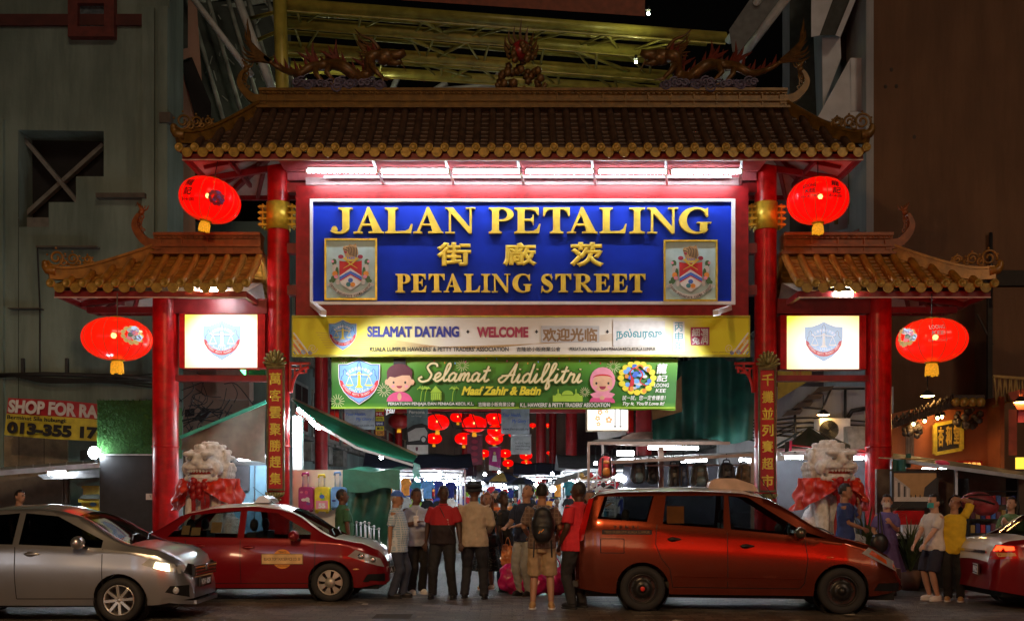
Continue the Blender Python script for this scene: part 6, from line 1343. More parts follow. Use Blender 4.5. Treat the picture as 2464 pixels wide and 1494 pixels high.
r = thing('shop_canopy', 'deep red shop canopy with a pink panel at the right margin', 'canopy', P(2450, 1290, 21.5)); b = MB(); b.prism([(2425, 945), (2480, 930), (2480, 985), (2448, 985)], lambda u, v, t: P(u, v, t), 21.5, 23); b.prism([(2427, 985), (2447, 985), (2447, 1095), (2427, 1095)], lambda u, v, t: P(u, v, t), 21.4, 22); b.build('frame', pm('deep_red_board', (.30, .05, .02), .6), r); b = MB(); b.pbox(2449, 987, 2490, 1016, 21.6, 21.7); b.build('pink_panel', pm('pink_board', (.55, .08, .12), .5), r); b = MB(); b.pbox(2449, 1100, 2490, 1134, 21.3, 21.4); b.build('yellow_panel', pm('yellow_board', (.75, .55, .05), .5, em=(.8, .55, .05), es=.6), r)
r = thing('food_stall_awning', 'long dark awning with a bright metal edge running to the right margin', 'awning', P(2300, 1250, 19)); b = MB(); b.add([P(2146, 1104, 19.6), P(2500, 1152, 17.6), P(2500, 1138, 19.5), P(2150, 1090, 21.6)], [(0, 1, 2, 3)]); b.build('sheet', pm('dark_awning', (.05, .06, .055), .6, var=.4), r); b = MB(); b.bar(P(2146, 1105, 19.6), P(2500, 1153, 17.6), .05, .07); b.bar(P(2300, 1125, 18.8), P(2300, 1330, 18.8), .05); b.build('edge_rail', STEEL, r); b = MB(); b.tube([P(2220, 1130, 20.5), P(2252, 1131, 20.5)], .04, 8); b.tube([P(2262, 1129, 20.5), P(2275, 1129, 20.5)], .035, 8); b.build('tube_lamp', TUBE, r)
b = MB(); b.sheet(lambda u, v: P(2148 + 46*u, 1098 + 34*v + 8*sin(u*5), 19.4) + Vector((0, .1*sin(u*9), 0)), 10, 5); tag(b.build('bundled_tarp', TARP), 'bunched green tarpaulin at the end of the right awning', 'tarpaulin')
r = thing('pink_brush', 'pink brush lying on a wooden pole atop the right awning', 'brush', P(2270, 1110, 18.9)); b = MB(); b.tube([P(2114, 1101, 19.3), P(2250, 1106, 18.9)], .015, 6); b.build('handle', pm('wood_pole', (.3, .18, .08), .6), r); b = MB(); b.ball(P(2268, 1113, 18.85), (.15, .06, .05), 10, R=Matrix.Rotation(.15, 3, 'Y')); b.build('head', pm('hot_pink_bristle', (.75, .08, .20), .6), r)
r = thing('food_counter', 'black stall counter with a steel top and red board under the right awning', 'counter', P(2200, 1431, 17.2)); b = MB(); b.pbox(2160, 1296, 2320, 1428, 17.2, 18.2); b.build('base', pm('black_counter', (.012, .012, .012), .4), r); b = MB(); b.pbox(2156, 1288, 2322, 1295.5, 17.1, 18.3); b.build('top', STEEL, r); b = MB(); b.pbox(2154, 1228, 2224, 1262, 18.5, 18.6); b.build('red_board', RED, r); b = MB(); b.pbox(2172, 1262, 2224, 1288, 18.25, 18.35); b.build('display_case', pm('case_white', (.45, .46, .5), .3), r)
r = thing('street_poster', 'framed grey picture of an old street on the stall wall behind the masked women', 'poster', P(2200, 1210, 19)); b = MB(); b.pbox(2146, 1133, 2258, 1222, 19, 19.1); b.build('frame', pm('poster_black', (.02, .02, .02), .5), r)
A = Art(18.99); A.rect(2151, 1138, 2253, 1206, 'tan'); A.poly([(2151, 1145), (2190, 1175), (2190, 1195), (2151, 1200)], 'grey'); A.poly([(2253, 1148), (2225, 1172), (2222, 1194), (2253, 1200)], 'char'); A.rect(2151, 1195, 2253, 1206, 'lgrey')
for k in range(5): A.rect(2154 + 7*k, 1156 + 4.5*k, 2158 + 7*k, 1195, 'char' if k % 2 else 'lgrey')
for k in range(3): A.oval(2192 + 11*k, 1193, 1.5, 4, 'black', n=6)
A.build('printed_picture', r)
b = MB(); b.pbox(2110, 1128, 2480, 1330, 19.6, 19.7); tag(b.build('stall_rear_wall', pm('dim_brown_panel', (.12, .085, .06), .8, var=.3)), 'dim brown rear wall of the food stall at the right', 'wall')
r = thing('snack_shelf', 'dim shelf of colourful packets behind the woman in the green sweater', 'shelf', P(2400, 1330, 19.0)); b = MB()
for k in range(4): b.pbox(2330, 1180 + 34*k, 2450, 1183 + 34*k, 18.9, 19.3)
for x in (2330, 2448): b.pbox(x, 1150, x + 3, 1330, 18.88, 19.32)
b.build('frame', DARKM, r); random.seed(14); b = MB()
for k in range(3):
    for q in range(9):
        x = 2336 + 12.4*q; b.pbox(x, 1183.5 + 34*k + random.uniform(6, 14), x + 10, 1213.4 + 34*k, 18.92 + .002*q, 19.1, (q + k) % 5)
b.build('packet', [pm('packet_' + c, CLR[c], .35) for c in ('blue', 'wine', 'mustard', 'navy', 'red')], r)
# plants
def grassy(x, y, d, n, h, lab, seed):
    random.seed(seed); p = P(x, y, d); r = thing('potted_plant', lab, 'plant', (p.x, p.y, 0)); b = MB(); b.lathe([(0, 0), (.14, 0), (.19, .34), (.17, .34), (.16, .30), (0, .30)], 14); b.build('pot', pm('clay_pot', (.16, .08, .05), .7), r, True); b = MB()
    for k in range(n):
        a = random.random()*6.28; l = h*random.uniform(.6, 1.1); o = random.uniform(.25, .9); pts = catmull([(0, 0, .3), (cos(a)*o*.35, sin(a)*o*.35, .3 + l*.6), (cos(a)*o, sin(a)*o, .3 + l*random.uniform(.6, .95))], 3); s = Vector((-sin(a), cos(a), 0))*.018; vs = []
        for i, q in enumerate(pts): w_ = 1 - abs(2*i/(len(pts)-1) - .7)*.7; vs += [q + s*w_, q - s*w_]
        b.add(vs, [(2*i, 2*i+1, 2*i+3, 2*i+2) for i in range(len(pts)-1)])
    b.build('leaves', pm('plant_leaf', (.07, .10, .03), .5, var=.5), r, True)
grassy(2085, 1420, 17.6, 60, 1.3, 'spiky potted plant at the foot of the right side column behind the blue shirt', 3); grassy(2190, 1420, 16.9, 46, 1.0, 'spiky potted plant beside the black counter behind the purple dress', 5)
b = MB(); b.pbox(2330, 1432, 2400, 1450, 15.6, 16.2); tag(b.build('kerb_block', pm('pale_concrete', (.30, .28, .24), .8)), 'pale concrete kerb block under the right red car', 'block')
# ================= guardian lions =================
STONE = pm('white_granite', (.80, .78, .75), .75, var=.25, scale=14, bump=.35, bscale=22); SASH = pm('red_satin', (.62, .035, .012), .35, var=.25, scale=4)
def lion(x, d, sd, lab, lab2):
    X0 = PX(x, d); r = thing('stone_lion', lab, 'statue', (X0, d, 0), -.12*sd, 'guardian lions at the gateway'); r.scale = (.88, 1, 1)
    b = MB(); b.box(-.62, .62, -.55, .75, 0, .60); b.box(-.70, .70, -.62, .82, 0, .10); b.box(-.68, .68, -.6, .8, .54, .62); b.build('plinth', STONE, r, True)
    b = MB(); z0 = .62
    b.ball((0, .25, z0 + .45), (.44, .48, .46), 14); b.ball((0, .02, z0 + .85), (.38, .34, .48), 14); b.ball((0, 0, z0 + 1.25), (.40, .36, .36), 14)
    for s in (-1, 1):
        b.tube([(s*.26, -.18, z0 + 1.0), (s*.27, -.30, z0 + .5), (s*.27, -.34, z0 + .06)], [.17, .14, .12], 10); b.ball((s*.27, -.42, z0 + .08), (.15, .2, .10), 10)
        b.ball((s*.40, .28, z0 + .30), (.2, .40, .32), 12); b.ball((s*.42, -.08, z0 + .08), (.14, .26, .10), 10)
        for q in range(3): b.ball((s*.27 + (q-1)*.08, -.56, z0 + .06), (.045, .07, .06), 8)
    b.M = Matrix.Translation((0, 0, z0 + 1.62)) @ Matrix.Diagonal((1, 1, .80, 1)) @ Matrix.Translation((0, 0, -(z0 + 1.62))); hz = z0 + 1.62; hy = -.12
    b.ball((0, hy + .06, hz), (.44, .38, .42), 16); b.ball((0, hy - .20, hz - .06), (.36, .26, .30), 14)
    b.ball((0, hy - .49, hz + .01), (.13, .09, .075), 10); b.ball((0, hy - .42, hz + .12), (.09, .12, .12), 10); b.ball((0, hy - .32, hz - .33), (.25, .20, .085), 12)
    for s in (-1, 1):
        b.ball((s*.19, hy - .40, hz + .20), (.16, .11, .075), 10); b.ball((s*.15, hy - .42, hz - .10), (.17, .13, .085), 10); b.ball((s*.34, hy - .22, hz - .12), (.10, .14, .16), 10); b.ball((s*.43, hy + .02, hz + .14), (.06, .12, .16), 10)
        for q in range(4): b.ball((s*(.05 + .09*q), hy - .42 + .05*q, hz - .42 + .02*q), .065, 7)
    random.seed(3 + sd)
    for i in range(6):
        th = -.5 + i*.36
        for j in range(15):
            a = -2.8 + j*.40 + .2*(i % 2); v = Vector((.47*cos(th)*sin(a), hy + .12 + .43*cos(th)*cos(a), hz + .03 + .45*sin(th)))
            if v.y < hy + .02 and v.z < hz + .30: continue
            b.ball(v, .07, 7)
    for i in range(4):
        for s in (-1, 1):
            for q in range(4): b.ball((s*(.43 - .03*i), hy - .02 + .11*q, hz - .12 - .14*i), .085, 7)
    remesh(b, .022, 1, [STONE], 'body', r)
    HMx = b.M; b = MB(); b.M = HMx
    for s in (-1, 1): b.ball((s*.17, hy - .44, hz + .095), .055, 8)
    b.each('eye', pm('grey_eye', (.3, .28, .26), .5), r, True); b = MB(); b.M = HMx
    for q in range(8): a = (q - 3.5)*.26; b.ball((.25*sin(a), hy - .30 - .22*cos(a), hz - .195), (.028, .022, .035), 6)
    b.build('tooth', pm('white_tooth', (.7, .68, .62), .5), r, True); b = MB(); b.M = HMx; b.ball((0, hy - .30, hz - .23), (.25, .19, .06), 10); b.build('mouth', pm('red_mouth', (.35, .03, .02), .5), r, True)
    b = MB(); b.ball((-sd*.34, -.5, z0 + .17), .17, 12)
    for q in range(6): b.ball((-sd*.34 + .12*cos(q), -.5 + .1*sin(q) - .05, z0 + .24), .06, 6)
    b.build('carved_ball', STONE, r, True)
    s_ = thing('satin_sash', lab2, 'sash', (X0, d, .5), -.12*sd, 'red satin sashes on the lions'); s_.scale = (.9, 1, 1)
    b = MB()
    def drape(sg):
        def f(u, v):
            a = sg*(.15 + 1.75*u); rad = .47 + .17*v + .045*sin(u*21 + v*5) + .030*sin(v*12 + u*9) + .02*sin(u*37); sag = .30*sin(pi*min(1, u*.9)) * 0
            return Vector((rad*sin(a)*1.18, -.02 - rad*cos(a)*.98, 1.46 - .05*v - (.44 + .2*sin(u*2.6))*v*(.25 + .75*u**.6)))
        return f
    for sg in (-1, 1): b.sheet(drape(sg), 34, 12)
    b.build('cloth', SASH, s_, True); b = MB(); random.seed(2)
    for k in range(16): a = k*.39; b.ball((.15*cos(a)*(.5 + .5*(k % 2)), -.52 - .04*(k % 3), 1.27 + .15*sin(a)*(.5 + .5*(k % 2))), (.085, .06, .085), 7)
    b.build('rosette', pm('dark_red_satin', (.34, .012, .012), .4, var=.3), s_, True); b = MB()
    for s, l in ((-.10, .85), (.10, 1.0), (.20, .55)): b.sheet(lambda u, v: Vector((s + (u-.5)*.09 + .03*sin(v*6), -.56 - .02*sin(v*8) - .0*v, 1.20 - l*v)), 2, 10)
    b.build('ribbon', pm('dark_red_satin', (.34, .012, .012), .4), s_, True)
lion(506, 18.4, 1, 'white stone guardian lion with carved curly mane behind the red taxi', 'red satin sash knotted round the lion behind the red taxi')
lion(1993, 17.9, -1, 'white stone guardian lion with carved curly mane behind the man in the blue shirt', 'red satin sash knotted round the lion behind the blue shirt')

# the street lamp over the near side of the road, out of the frame above
sl = thing('street_lamp', 'tall street lamp with an arm on the near side of the road', 'street lamp', (-9.5, 1.0, 0))
b = MB(); b.tube([(-9.5, 1, 0), (-9.5, 1, 8.2)], .09, 10); b.tube(catmull([(-9.5, 1, 8.1), (-8.6, 1.2, 8.7), (-6, 1.8, 8.9), (-3.6, 2.4, 8.8)], 5), .06, 8); b.build('pole', DARKM, sl)
b = MB(); b.lathe([(0, .16), (.16, .14), (.30, .0), (.32, -.10), (.29, -.10), (.27, 0), (0, .06)], 18, (-3.4, 2.45, 8.75)); b.build('lamp_hood', DARKM, sl)
b = MB(); b.ball((-3.4, 2.45, 8.72), (.20, .20, .06), 12); b.build('lamp_glass', pm('sodium_glass', (1, .7, .3), em=(1, .55, .2), es=20), sl)
l = bpy.data.lights.new('lamp_beam', 'SPOT'); l.energy = 1200; l.spot_size = radians(150); l.spot_blend = .55; l.shadow_soft_size = .3; l.color = (1, .60, .28); o = bpy.data.objects.new('lamp_beam', l); COL.objects.link(o); o.parent = sl; o.location = Vector((-3.4, 2.45, 8.62)) - sl.location; o.rotation_euler = Vector((.35, .95, -1.15)).to_track_quat('-Z', 'Y').to_euler()

# shop row added behind the camera, its glowing windows put in for car-paint reflections
oh = thing('added_shop_row', 'added unseen shop row opposite the gateway with glowing panes for reflections', 'building', (0, -13, 0))
b = MB(); b.box(-32, 32, -18, -13, 0, 10); b.build('wall', BROWNW, oh)
k = 0
for x in range(-30, 31, 5):
    c = 'red' if -2 < x < 14 else ('warm' if x % 10 else 'pale'); em = dict(red=(1, .03, .01), warm=(1, .62, .3), pale=(.85, .9, 1))[c]  # red panes added to redden the reflection in the minivan
    b = MB(); b.box(x - 2.0, x + 2.0, -12.95, -12.9, .5, 2.9); b.build('reflection_pane', pm('reflection_glow_' + c, em, .4, em=em, es=1.1 if c == 'red' else .75), oh)
    b = MB(); b.box(x - 2.3, x + 2.3, -12.9, -12.6, 3.1, 3.9); b.build('signboard', DRED, oh)
random.seed(77)
for k in range(9):
    x, y = random.uniform(-3, 6.5), random.uniform(12.2, 15.2); b = MB(); b.add([(x + random.uniform(-.06, .06) + q[0]*.07, y + q[1]*.06, .012 + random.uniform(0, .02)) for q in ((-1, -1), (1, -.8), (.8, 1), (-.7, .9))], [(0, 1, 2, 3)]); tag(b.build('paper_scrap', pm('scrap_paper', (.5, .45, .38), .8)), 'small pale scrap of litter lying on the road near the cars', 'litter', 'scraps of litter on the road')

r = thing('eave_lamp', 'short lit tube tucked under the side eave above the lion by the red taxi', 'lamp', (PX(505, 19.25), 19.25, 5.70)); b = MB(); b.tube([(PX(485, 19.25), 19.25, 5.70), (PX(530, 19.25), 19.25, 5.70)], .03, 8); b.build('tube', MATS['eave_tube'], r)
b = MB(); b.box(PX(483, 19.25), PX(532, 19.25), 19.22, 19.28, 5.735, 5.77); b.build('lamp_housing', WHITE, r)

b = MB(); b.lathe([(0, .010), (.30, .010), (.33, .006)], 24, (-1.6, 13.1, 0)); 
for k in range(5): b.box(-1.85, -1.35, 12.88 + .1*k, 12.91 + .1*k, .010, .016)
tag(b.build('manhole_cover', pm('iron_cover', (.05, .045, .04), .5, .4)), 'round iron manhole cover in the road in front of the crowd', 'manhole cover')
b = MB(); b.add([(-3.4, 12.0, .004), (.4, 11.9, .004), (.5, 12.75, .004), (-3.2, 12.85, .004)], [(0, 1, 2, 3)]); b.add([(2.2, 12.1, .004), (6.8, 12.0, .004), (6.7, 12.6, .004), (2.3, 12.7, .004)], [(0, 1, 2, 3)]); struct(b.build('road_patch', pm('tar_patch', (.045, .042, .04), .45, var=.5, scale=5, bump=.4, bscale=60), local=True))

random.seed(52); hb = None
for k in range(44):
    d = random.uniform(23.5, 58); x = random.choice((random.uniform(-4.2, -.8), random.uniform(.6, 4.6), random.uniform(-4, 4.4))); z = random.uniform(1.9, 2.75)
    if hb is None:
        hb = thing('hanging_bulb', 'small bright bulb hung among the goods of the market stalls', 'bulb', (x, d, z), 0, 'bulbs hung through the market'); b = MB(); b.ball((0, 0, 0), .045, 8); b.build('bulb', BULB, hb, True); b = MB(); b.tube([(0, 0, .04), (0, 0, .5)], .008, 4); b.build('cord', BLACK, hb, True); o = hb
    else: o = dup(hb)
    o.location = (x, d, z)
# ================= cars =================
def interp(tab, x):
    if x <= tab[0][0]: return tab[0][1]
    for (a, va), (b_, vb) in zip(tab, tab[1:]):
        if x <= b_: t = (x-a)/(b_-a); t = t*t*(3-2*t)*.35 + t*.65; return va + (vb-va)*t
    return tab[-1][1]
def glass_mat(name, tint, gl):
    m = bpy.data.materials.new(name); m.use_nodes = True; nt = m.node_tree; nt.nodes.remove(nt.nodes['Principled BSDF']); o = nt.nodes['Material Output']
    t = nt.nodes.new('ShaderNodeBsdfTransparent'); t.inputs[0].default_value = (*tint, 1); g = nt.nodes.new('ShaderNodeBsdfGlossy'); g.inputs['Roughness'].default_value = .04
    nz = nt.nodes.new('ShaderNodeTexNoise'); nz.inputs['Scale'].default_value = 3; mr = nt.nodes.new('ShaderNodeMapRange'); mr.inputs['To Min'].default_value = gl*.7; mr.inputs['To Max'].default_value = gl*1.3; nt.links.new(nz.outputs[0], mr.inputs[0])
    x = nt.nodes.new('ShaderNodeMixShader'); nt.links.new(mr.outputs[0], x.inputs[0]); nt.links.new(t.outputs[0], x.inputs[1]); nt.links.new(g.outputs[0], x.inputs[2]); nt.links.new(x.outputs[0], o.inputs[0]); return m
CGLASS = glass_mat('car_glass', (.50, .54, .54), .10); CGLASSD = glass_mat('tinted_car_glass', (.12, .13, .14), .10)
RUBBER = pm('tyre_rubber', (.016, .016, .016), .75, bump=.2); CHROME = pm('chrome', (.7, .7, .7), .12, 1.0, var=.05); TRIM = pm('black_trim', (.010, .010, .011), .35); SEAT = pm('car_seat', (.05, .048, .045), .8)
LENS = pm('clear_lamp_lens', (.45, .46, .48), .08, .3, coat=1); REDL = pm('red_lamp_lens', (.5, .01, .01), .12, coat=1)
def car(name, label, loc, rz, S):
    r = thing(name, label, S.get('cat', 'car'), loc, rz); x0, x1 = S['top'][0][0], S['top'][-1][0]; wr = S['r']; ws = S['wheels']; ra = wr + .055; zb = S.get('sill', .21)
    W = lambda x: interp(S['W'], x); ZT = lambda x: interp(S['top'], x); ZBl = lambda x: min(interp(S['belt'], x), ZT(x) - .03)
    pr = lambda t: .90 + .10*sin(min(1, max(0, t)*1.45)*pi/2) - .02*max(0, t-.69)/.31
    def SY(x, z):
        t = (z - zb) / (ZBl(x) - zb)
        if t <= 1: return W(x)*pr(t)
        h = ZT(x) - ZBl(x); u = min(1, (z - ZBl(x)) / (h*(.6 + .28*min(1, h/.4)))); return W(x)*.98 - .02*u - (S['tum']*h)*u
    xs = [x0 + (x1-x0)*i/54 for i in range(55)] + [x0 + .03, x0 + .07, x1 - .03, x1 - .07] + [w + ra*cos(a*pi/14) for w in ws for a in range(15)] + [w + q*(ra + .004) for w in ws for q in (-1, 1)] + list(S['screen']) + list(S['rear'])
    xs = sorted(x for x in set(round(x, 4) for x in xs) if x0 <= x <= x1); xs = [x for i, x in enumerate(xs) if i == 0 or x - xs[i-1] > .0035]
    n1, n2, n3 = 9, 6, 6; rows = n1 + n2 + n3
    def ring(x):
        zl = zb + S.get('tuck', .12)*max(0, (abs(x - (x0+x1)/2) - (x1-x0)*.40)/((x1-x0)*.1))*.6
        for w in ws:
            if abs(x-w) < ra: zl = max(zl, wr + sqrt(max(0, ra*ra-(x-w)**2)))
        zbl = max(ZBl(x), zl + .03); h = ZT(x) - ZBl(x); fr = .6 + .28*min(1, h/.4); p = []
        for i in range(n1): z = zl + (zbl-zl)*i/n1; p.append((SY(x, z), z))
        for i in range(n2): z = zbl + (h*fr)*i/n2; p.append((SY(x, z), z))
        yr = SY(x, ZBl(x) + h*fr); zr = ZBl(x) + h*fr
        for i in range(n3 + 1): a = i/n3; q = sin(a*pi/2); p.append((yr*(1 - a**1.0) if a < 1 else 0, zr + (ZT(x)-zr)*q))
        return p
    bm = bmesh.new(); vv = {}
    R_ = [ring(x) for x in xs]
    for i, x in enumerate(xs):
        for j, (y, z) in enumerate(R_[i]):
            for s in (-1, 1):
                if j == rows and s == 1: vv[i, j, s] = vv[i, j, -1]; continue
                vv[i, j, s] = bm.verts.new((x, s*y, z))
    scr = bm.faces.layers.int.new('k')
    for i in range(len(xs)-1):
        xm = (xs[i]+xs[i+1])/2
        for j in range(rows):
            for s in (-1, 1):
                q = [vv[i, j, s], vv[i+1, j, s], vv[i+1, j+1, s], vv[i, j+1, s]]
                if s == 1: q = q[::-1]
                q = list(dict.fromkeys(q)); f = bm.faces.new(q); f.smooth = True
                k = 0
                if j >= n1 + n2 and (S['screen'][0] < xm < S['screen'][1] or S['rear'][0] < xm < S['rear'][1]) and j > n1 + n2: k = 2
                elif j >= n1 + n2 and S.get('top_mat') and S.get('white', lambda x: True)(xm): k = 1
                f[scr] = k
    for i in (0, len(xs)-1):
        q = [vv[i, j, -1] for j in range(rows+1)] + [vv[i, j, 1] for j in range(rows-1, -1, -1)]; f = bm.faces.new(q if i == 0 else q[::-1])
    for poly in S['windows']:
        cx = sum(p[0] for p in poly)/len(poly); cz = sum(p[1] for p in poly)/len(poly)
        for (a, c) in zip(poly, poly[1:] + poly[:1]):
            nrm = Vector((c[1]-a[1], 0, a[0]-c[0]))
            gf = [f for f in bm.faces if min(p[0] for p in poly) - .3 < f.calc_center_median().x < max(p[0] for p in poly) + .3 and f.calc_center_median().z > .6]
            ge = list({e for f in gf for e in f.edges}); gv = list({v for f in gf for v in f.verts})
            bmesh.ops.bisect_plane(bm, geom=gf + ge + gv, plane_co=(a[0], 0, a[1]), plane_no=nrm, dist=1e-5)
        for f in bm.faces:
            c = f.calc_center_median()
            if abs(c.y) < .25 or f[scr] == 2: continue
            if all(((b_[0]-a[0])*(c.z-a[1]) - (b_[1]-a[1])*(c.x-a[0])) * S.get('ws', -1) > 0 for a, b_ in zip(poly, poly[1:] + poly[:1])): f[scr] = 3
    def sub(k, nm, mats, par):
        bb = bm.copy(); l = bb.faces.layers.int['k']; bmesh.ops.delete(bb, geom=[f for f in bb.faces if f[l] not in k], context='FACES')
        if len(mats) > 1:
            for f in bb.faces: f.material_index = 1 if f[l] == 1 else 0
        me = bpy.data.meshes.new(nm); bb.to_mesh(me); bb.free(); o = bpy.data.objects.new(nm, me); COL.objects.link(o); o.parent = par
        for m in mats: me.materials.append(m)
        return o
    def sub_isl(k, nm, mat):
        l = bm.faces.layers.int['k']; todo = {f for f in bm.faces if f[l] == k}
        while todo:
            st = [todo.pop()]; isl = []
            while st:
                f = st.pop(); isl.append(f)
                for e in f.edges:
                    for g in e.link_faces:
                        if g in todo: todo.discard(g); st.append(g)
            ix = {}; b = MB()
            for f in isl:
                for v in f.verts:
                    if v not in ix: ix[v] = len(b.v); b.v.append(tuple(v.co))
                b.f.append(tuple(ix[v] for v in f.verts)); b.mi.append(0); b.sm.append(True)
            if len(isl) > 3: b.build(nm, mat, r, True)
    sub((0, 1), 'body', [S['paint'], S.get('top_mat', S['paint'])], r); sub_isl(2, 'windscreen', CGLASS); sub_isl(3, 'window', S.get('glass', CGLASS)); bm.free()
    def patch(b, q, off=.004, m=0, n=6, side=(-1,)):
        for s in side:
            b.sheet(lambda u, v: (lambda X_, Z_: Vector((X_, s*(SY(X_, Z_) + off), Z_)))((q[0][0]*(1-u) + q[1][0]*u)*(1-v) + (q[3][0]*(1-u) + q[2][0]*u)*v, (q[0][1]*(1-u) + q[1][1]*u)*(1-v) + (q[3][1]*(1-u) + q[2][1]*u)*v), n, n, m)
    def seam(b, pts, w=.010):
        for a, c in zip(pts, pts[1:]):
            dx, dz = c[0]-a[0], c[1]-a[1]; l = math.hypot(dx, dz); nx, nz = -dz/l*w/2, dx/l*w/2
            patch(b, [(a[0]+nx, a[1]+nz), (c[0]+nx, c[1]+nz), (c[0]-nx, c[1]-nz), (a[0]-nx, a[1]-nz)], .003, 0, 6, (-1, 1))
    b = MB()
    for sm in S['seams']: seam(b, sm)
    b.each('door_seam', TRIM, r, True)
    b = MB()
    for x, z in S['handles']:
        for s in (-1, 1): b.ball((x, s*(SY(x, z) + .02), z), (.10, .022, .022), 10); b.ball((x - .02, s*(SY(x, z) + .002), z - .004), (.07, .012, .035), 10)
    b.each('door_handle', S.get('hmat', S['paint']), r, True)
    b = MB(); b.box(x0 + .15, x1 - .15, -.62, .62, .18, .30)
    for w in ws:
        for s in (-1, 1): b.lathe([(ra + .005, -.11), (ra + .005, .11)], 24, (w, s*.66, wr), R=Matrix.Rotation(pi/2, 3, 'X')); b.lathe([(.0, -.0), (ra + .005, .0)], 24, (w, s*.52, wr), R=Matrix.Rotation(pi/2, 3, 'X'))
    b.build('underbody', pm('black_underbody', (.006, .006, .006), .9), r, True)
    b = MB(); cab0, cab1 = S['rear'][1], S['screen'][0]
    b.box(cab0 - .3, cab1 + .7, -.66, .66, .32, .40)
    for sx in S['seats']:
        for s in (-.36, .36):
            b.box(sx - .25, sx + .25, s - .25, s + .25, .42, .58); b.box(sx - .36, sx - .22, s - .24, s + .24, .55, S['seatz']); b.ball((sx - .31, s, S['seatz'] + .11), (.06, .13, .10), 10)
    b.box(cab1 + .45, cab1 + .9, -.62, .62, .6, ZBl(cab1 + .6) - .02); b.build('seat', SEAT, r, True)
    b = MB(); b.tube([(cab1 + .36 + .10*cos(a*pi/8)*.4, -.36 + .18*sin(a*pi/8), ZBl(cab1) - .02 + .18*cos(a*pi/8)) for a in range(17)], .015, 6); b.build('steering_wheel', TRIM, r, True)
    for w in ws:
        for s in (-1, 1):
            y = s*(W(w) - .09); Rm = Matrix.Rotation(pi/2*s*-1 if s < 0 else -pi/2, 3, 'X'); Rm = Matrix.Rotation(pi/2, 3, 'X') if s < 0 else Matrix.Rotation(-pi/2, 3, 'X')
            b = MB(); rr = wr*S.get('rim', .66); b.lathe([(rr, -.10), (wr*.92, -.10), (wr, -.075), (wr, .065), (wr*.93, .085), (rr + .01, .09), (rr, .07)], 36, (w, y, wr), R=Rm); wh = b.build('wheel', RUBBER, r, True)
            b = MB(); C3 = Vector((w, y, wr)); T = lambda a, q, z: C3 + Rm @ Vector((q*cos(a), q*sin(a), z))
            b.lathe([(rr, -.06), (rr*.99, .075), (rr*.90, .06), (rr*.88, .02), (rr*.86, -.06)], 32, C3, R=Rm); st = S['rimtype']
            if st == 'spoke':
                for k in range(8):
                    a = k*pi/4 + .1; b.bar(T(a, rr*.16, .05), T(a, rr*.94, .065), .035, .03, up=Rm @ Vector((0, 0, 1)))
                b.lathe([(0, .06), (.05, .06), (.07, .03), (.07, -.02)], 16, C3, R=Rm); bk = RUBBER
            elif st == 'cap':
                b.lathe([(0, .085), (.08, .08), (rr*.42, .07)], 28, C3, R=Rm)
                for k in range(7):
                    a = k*2*pi/7; vs = [T(a - .26, rr*.40, .071), T(a - .30, rr*.96, .062), T(a, rr*.97, .064), T(a + .30, rr*.96, .062), T(a + .26, rr*.40, .071)]; b.add(vs, [(0, 1, 2, 3, 4)])
            else:
                b.lathe([(rr*.88, .01), (rr*.62, .0), (rr*.55, .04), (rr*.35, .05), (.05, .055), (.045, .08), (0, .085)], 28, C3, R=Rm)
                for k in range(8): b.ball(T(k*pi/4, rr*.74, .01), .016, 6)
            b.build('rim', S['rimmat'], wh, True); b = MB(); b.lathe([(0, -.05), (rr*.9, -.05)], 20, C3, R=Rm); b.build('brake_disc', DARKM, wh, True)
    for s in (-1, 1):
        mx, mz = S['mirror']; b = MB(); yy = s*(SY(mx, ZBl(mx)) + .12); b.ball((mx - .02, yy, mz), (.085, .12, .085), 12); m_ = b.build('wing_mirror', S.get('mmat', S['paint']), r, True); b = MB(); b.bar((mx + .03, s*(SY(mx, ZBl(mx)) - .02), mz - .07), (mx, yy, mz - .04), .05, .04); b.build('mirror_stalk', TRIM, m_, True)
    b = MB(); sx = S['screen'][1] - .02
    for y0_, y1_ in ((-.55, .05), (.02, .58)): b.tube([(sx - .0, y0_, ZT(sx) + .0), (sx - .10, (y0_+y1_)/2, ZT(sx - .10) + .02), (sx - .14, y1_, ZT(sx - .14) + .01)], .012, 5)
    b.each('wiper', BLACK, r, True)
    return r, SY, patch, W, ZT
def plate(r, txt, c, rot, w=.46, h=.13, white=False):
    b = MB(); R4 = Matrix.Translation(c) @ Matrix.Rotation(rot, 4, 'Z'); b.M = R4; b.box(-w/2, w/2, -.012, .012, -h/2, h/2, 0); p = b.build('number_plate', pm('plate_black', (.01, .01, .01), .4), r, True); b = MB(); b.M = R4
    b.textf(txt, lambda u, v, t: Vector(((u-.5)*w*.88, -.014 - .002*t, (v-.5)*h*.62)), 0, .05); b.build('lettering', ink('white'), p, True)
    if white:
        b = MB(); b.M = R4
        for (a, c2, e, f) in ((-w/2, w/2, h/2 - .012, h/2), (-w/2, w/2, -h/2, -h/2 + .012), (-w/2, -w/2 + .012, -h/2, h/2), (w/2 - .012, w/2, -h/2, h/2)): b.box(a, c2, -.018, -.0125, e, f)
        b.build('plate_border', ink('lgrey'), p, True)
def cpaint(n, c, mt=.6, rg=.28): return pm(n, c, rg, mt, var=.06, scale=2, coat=1.0)
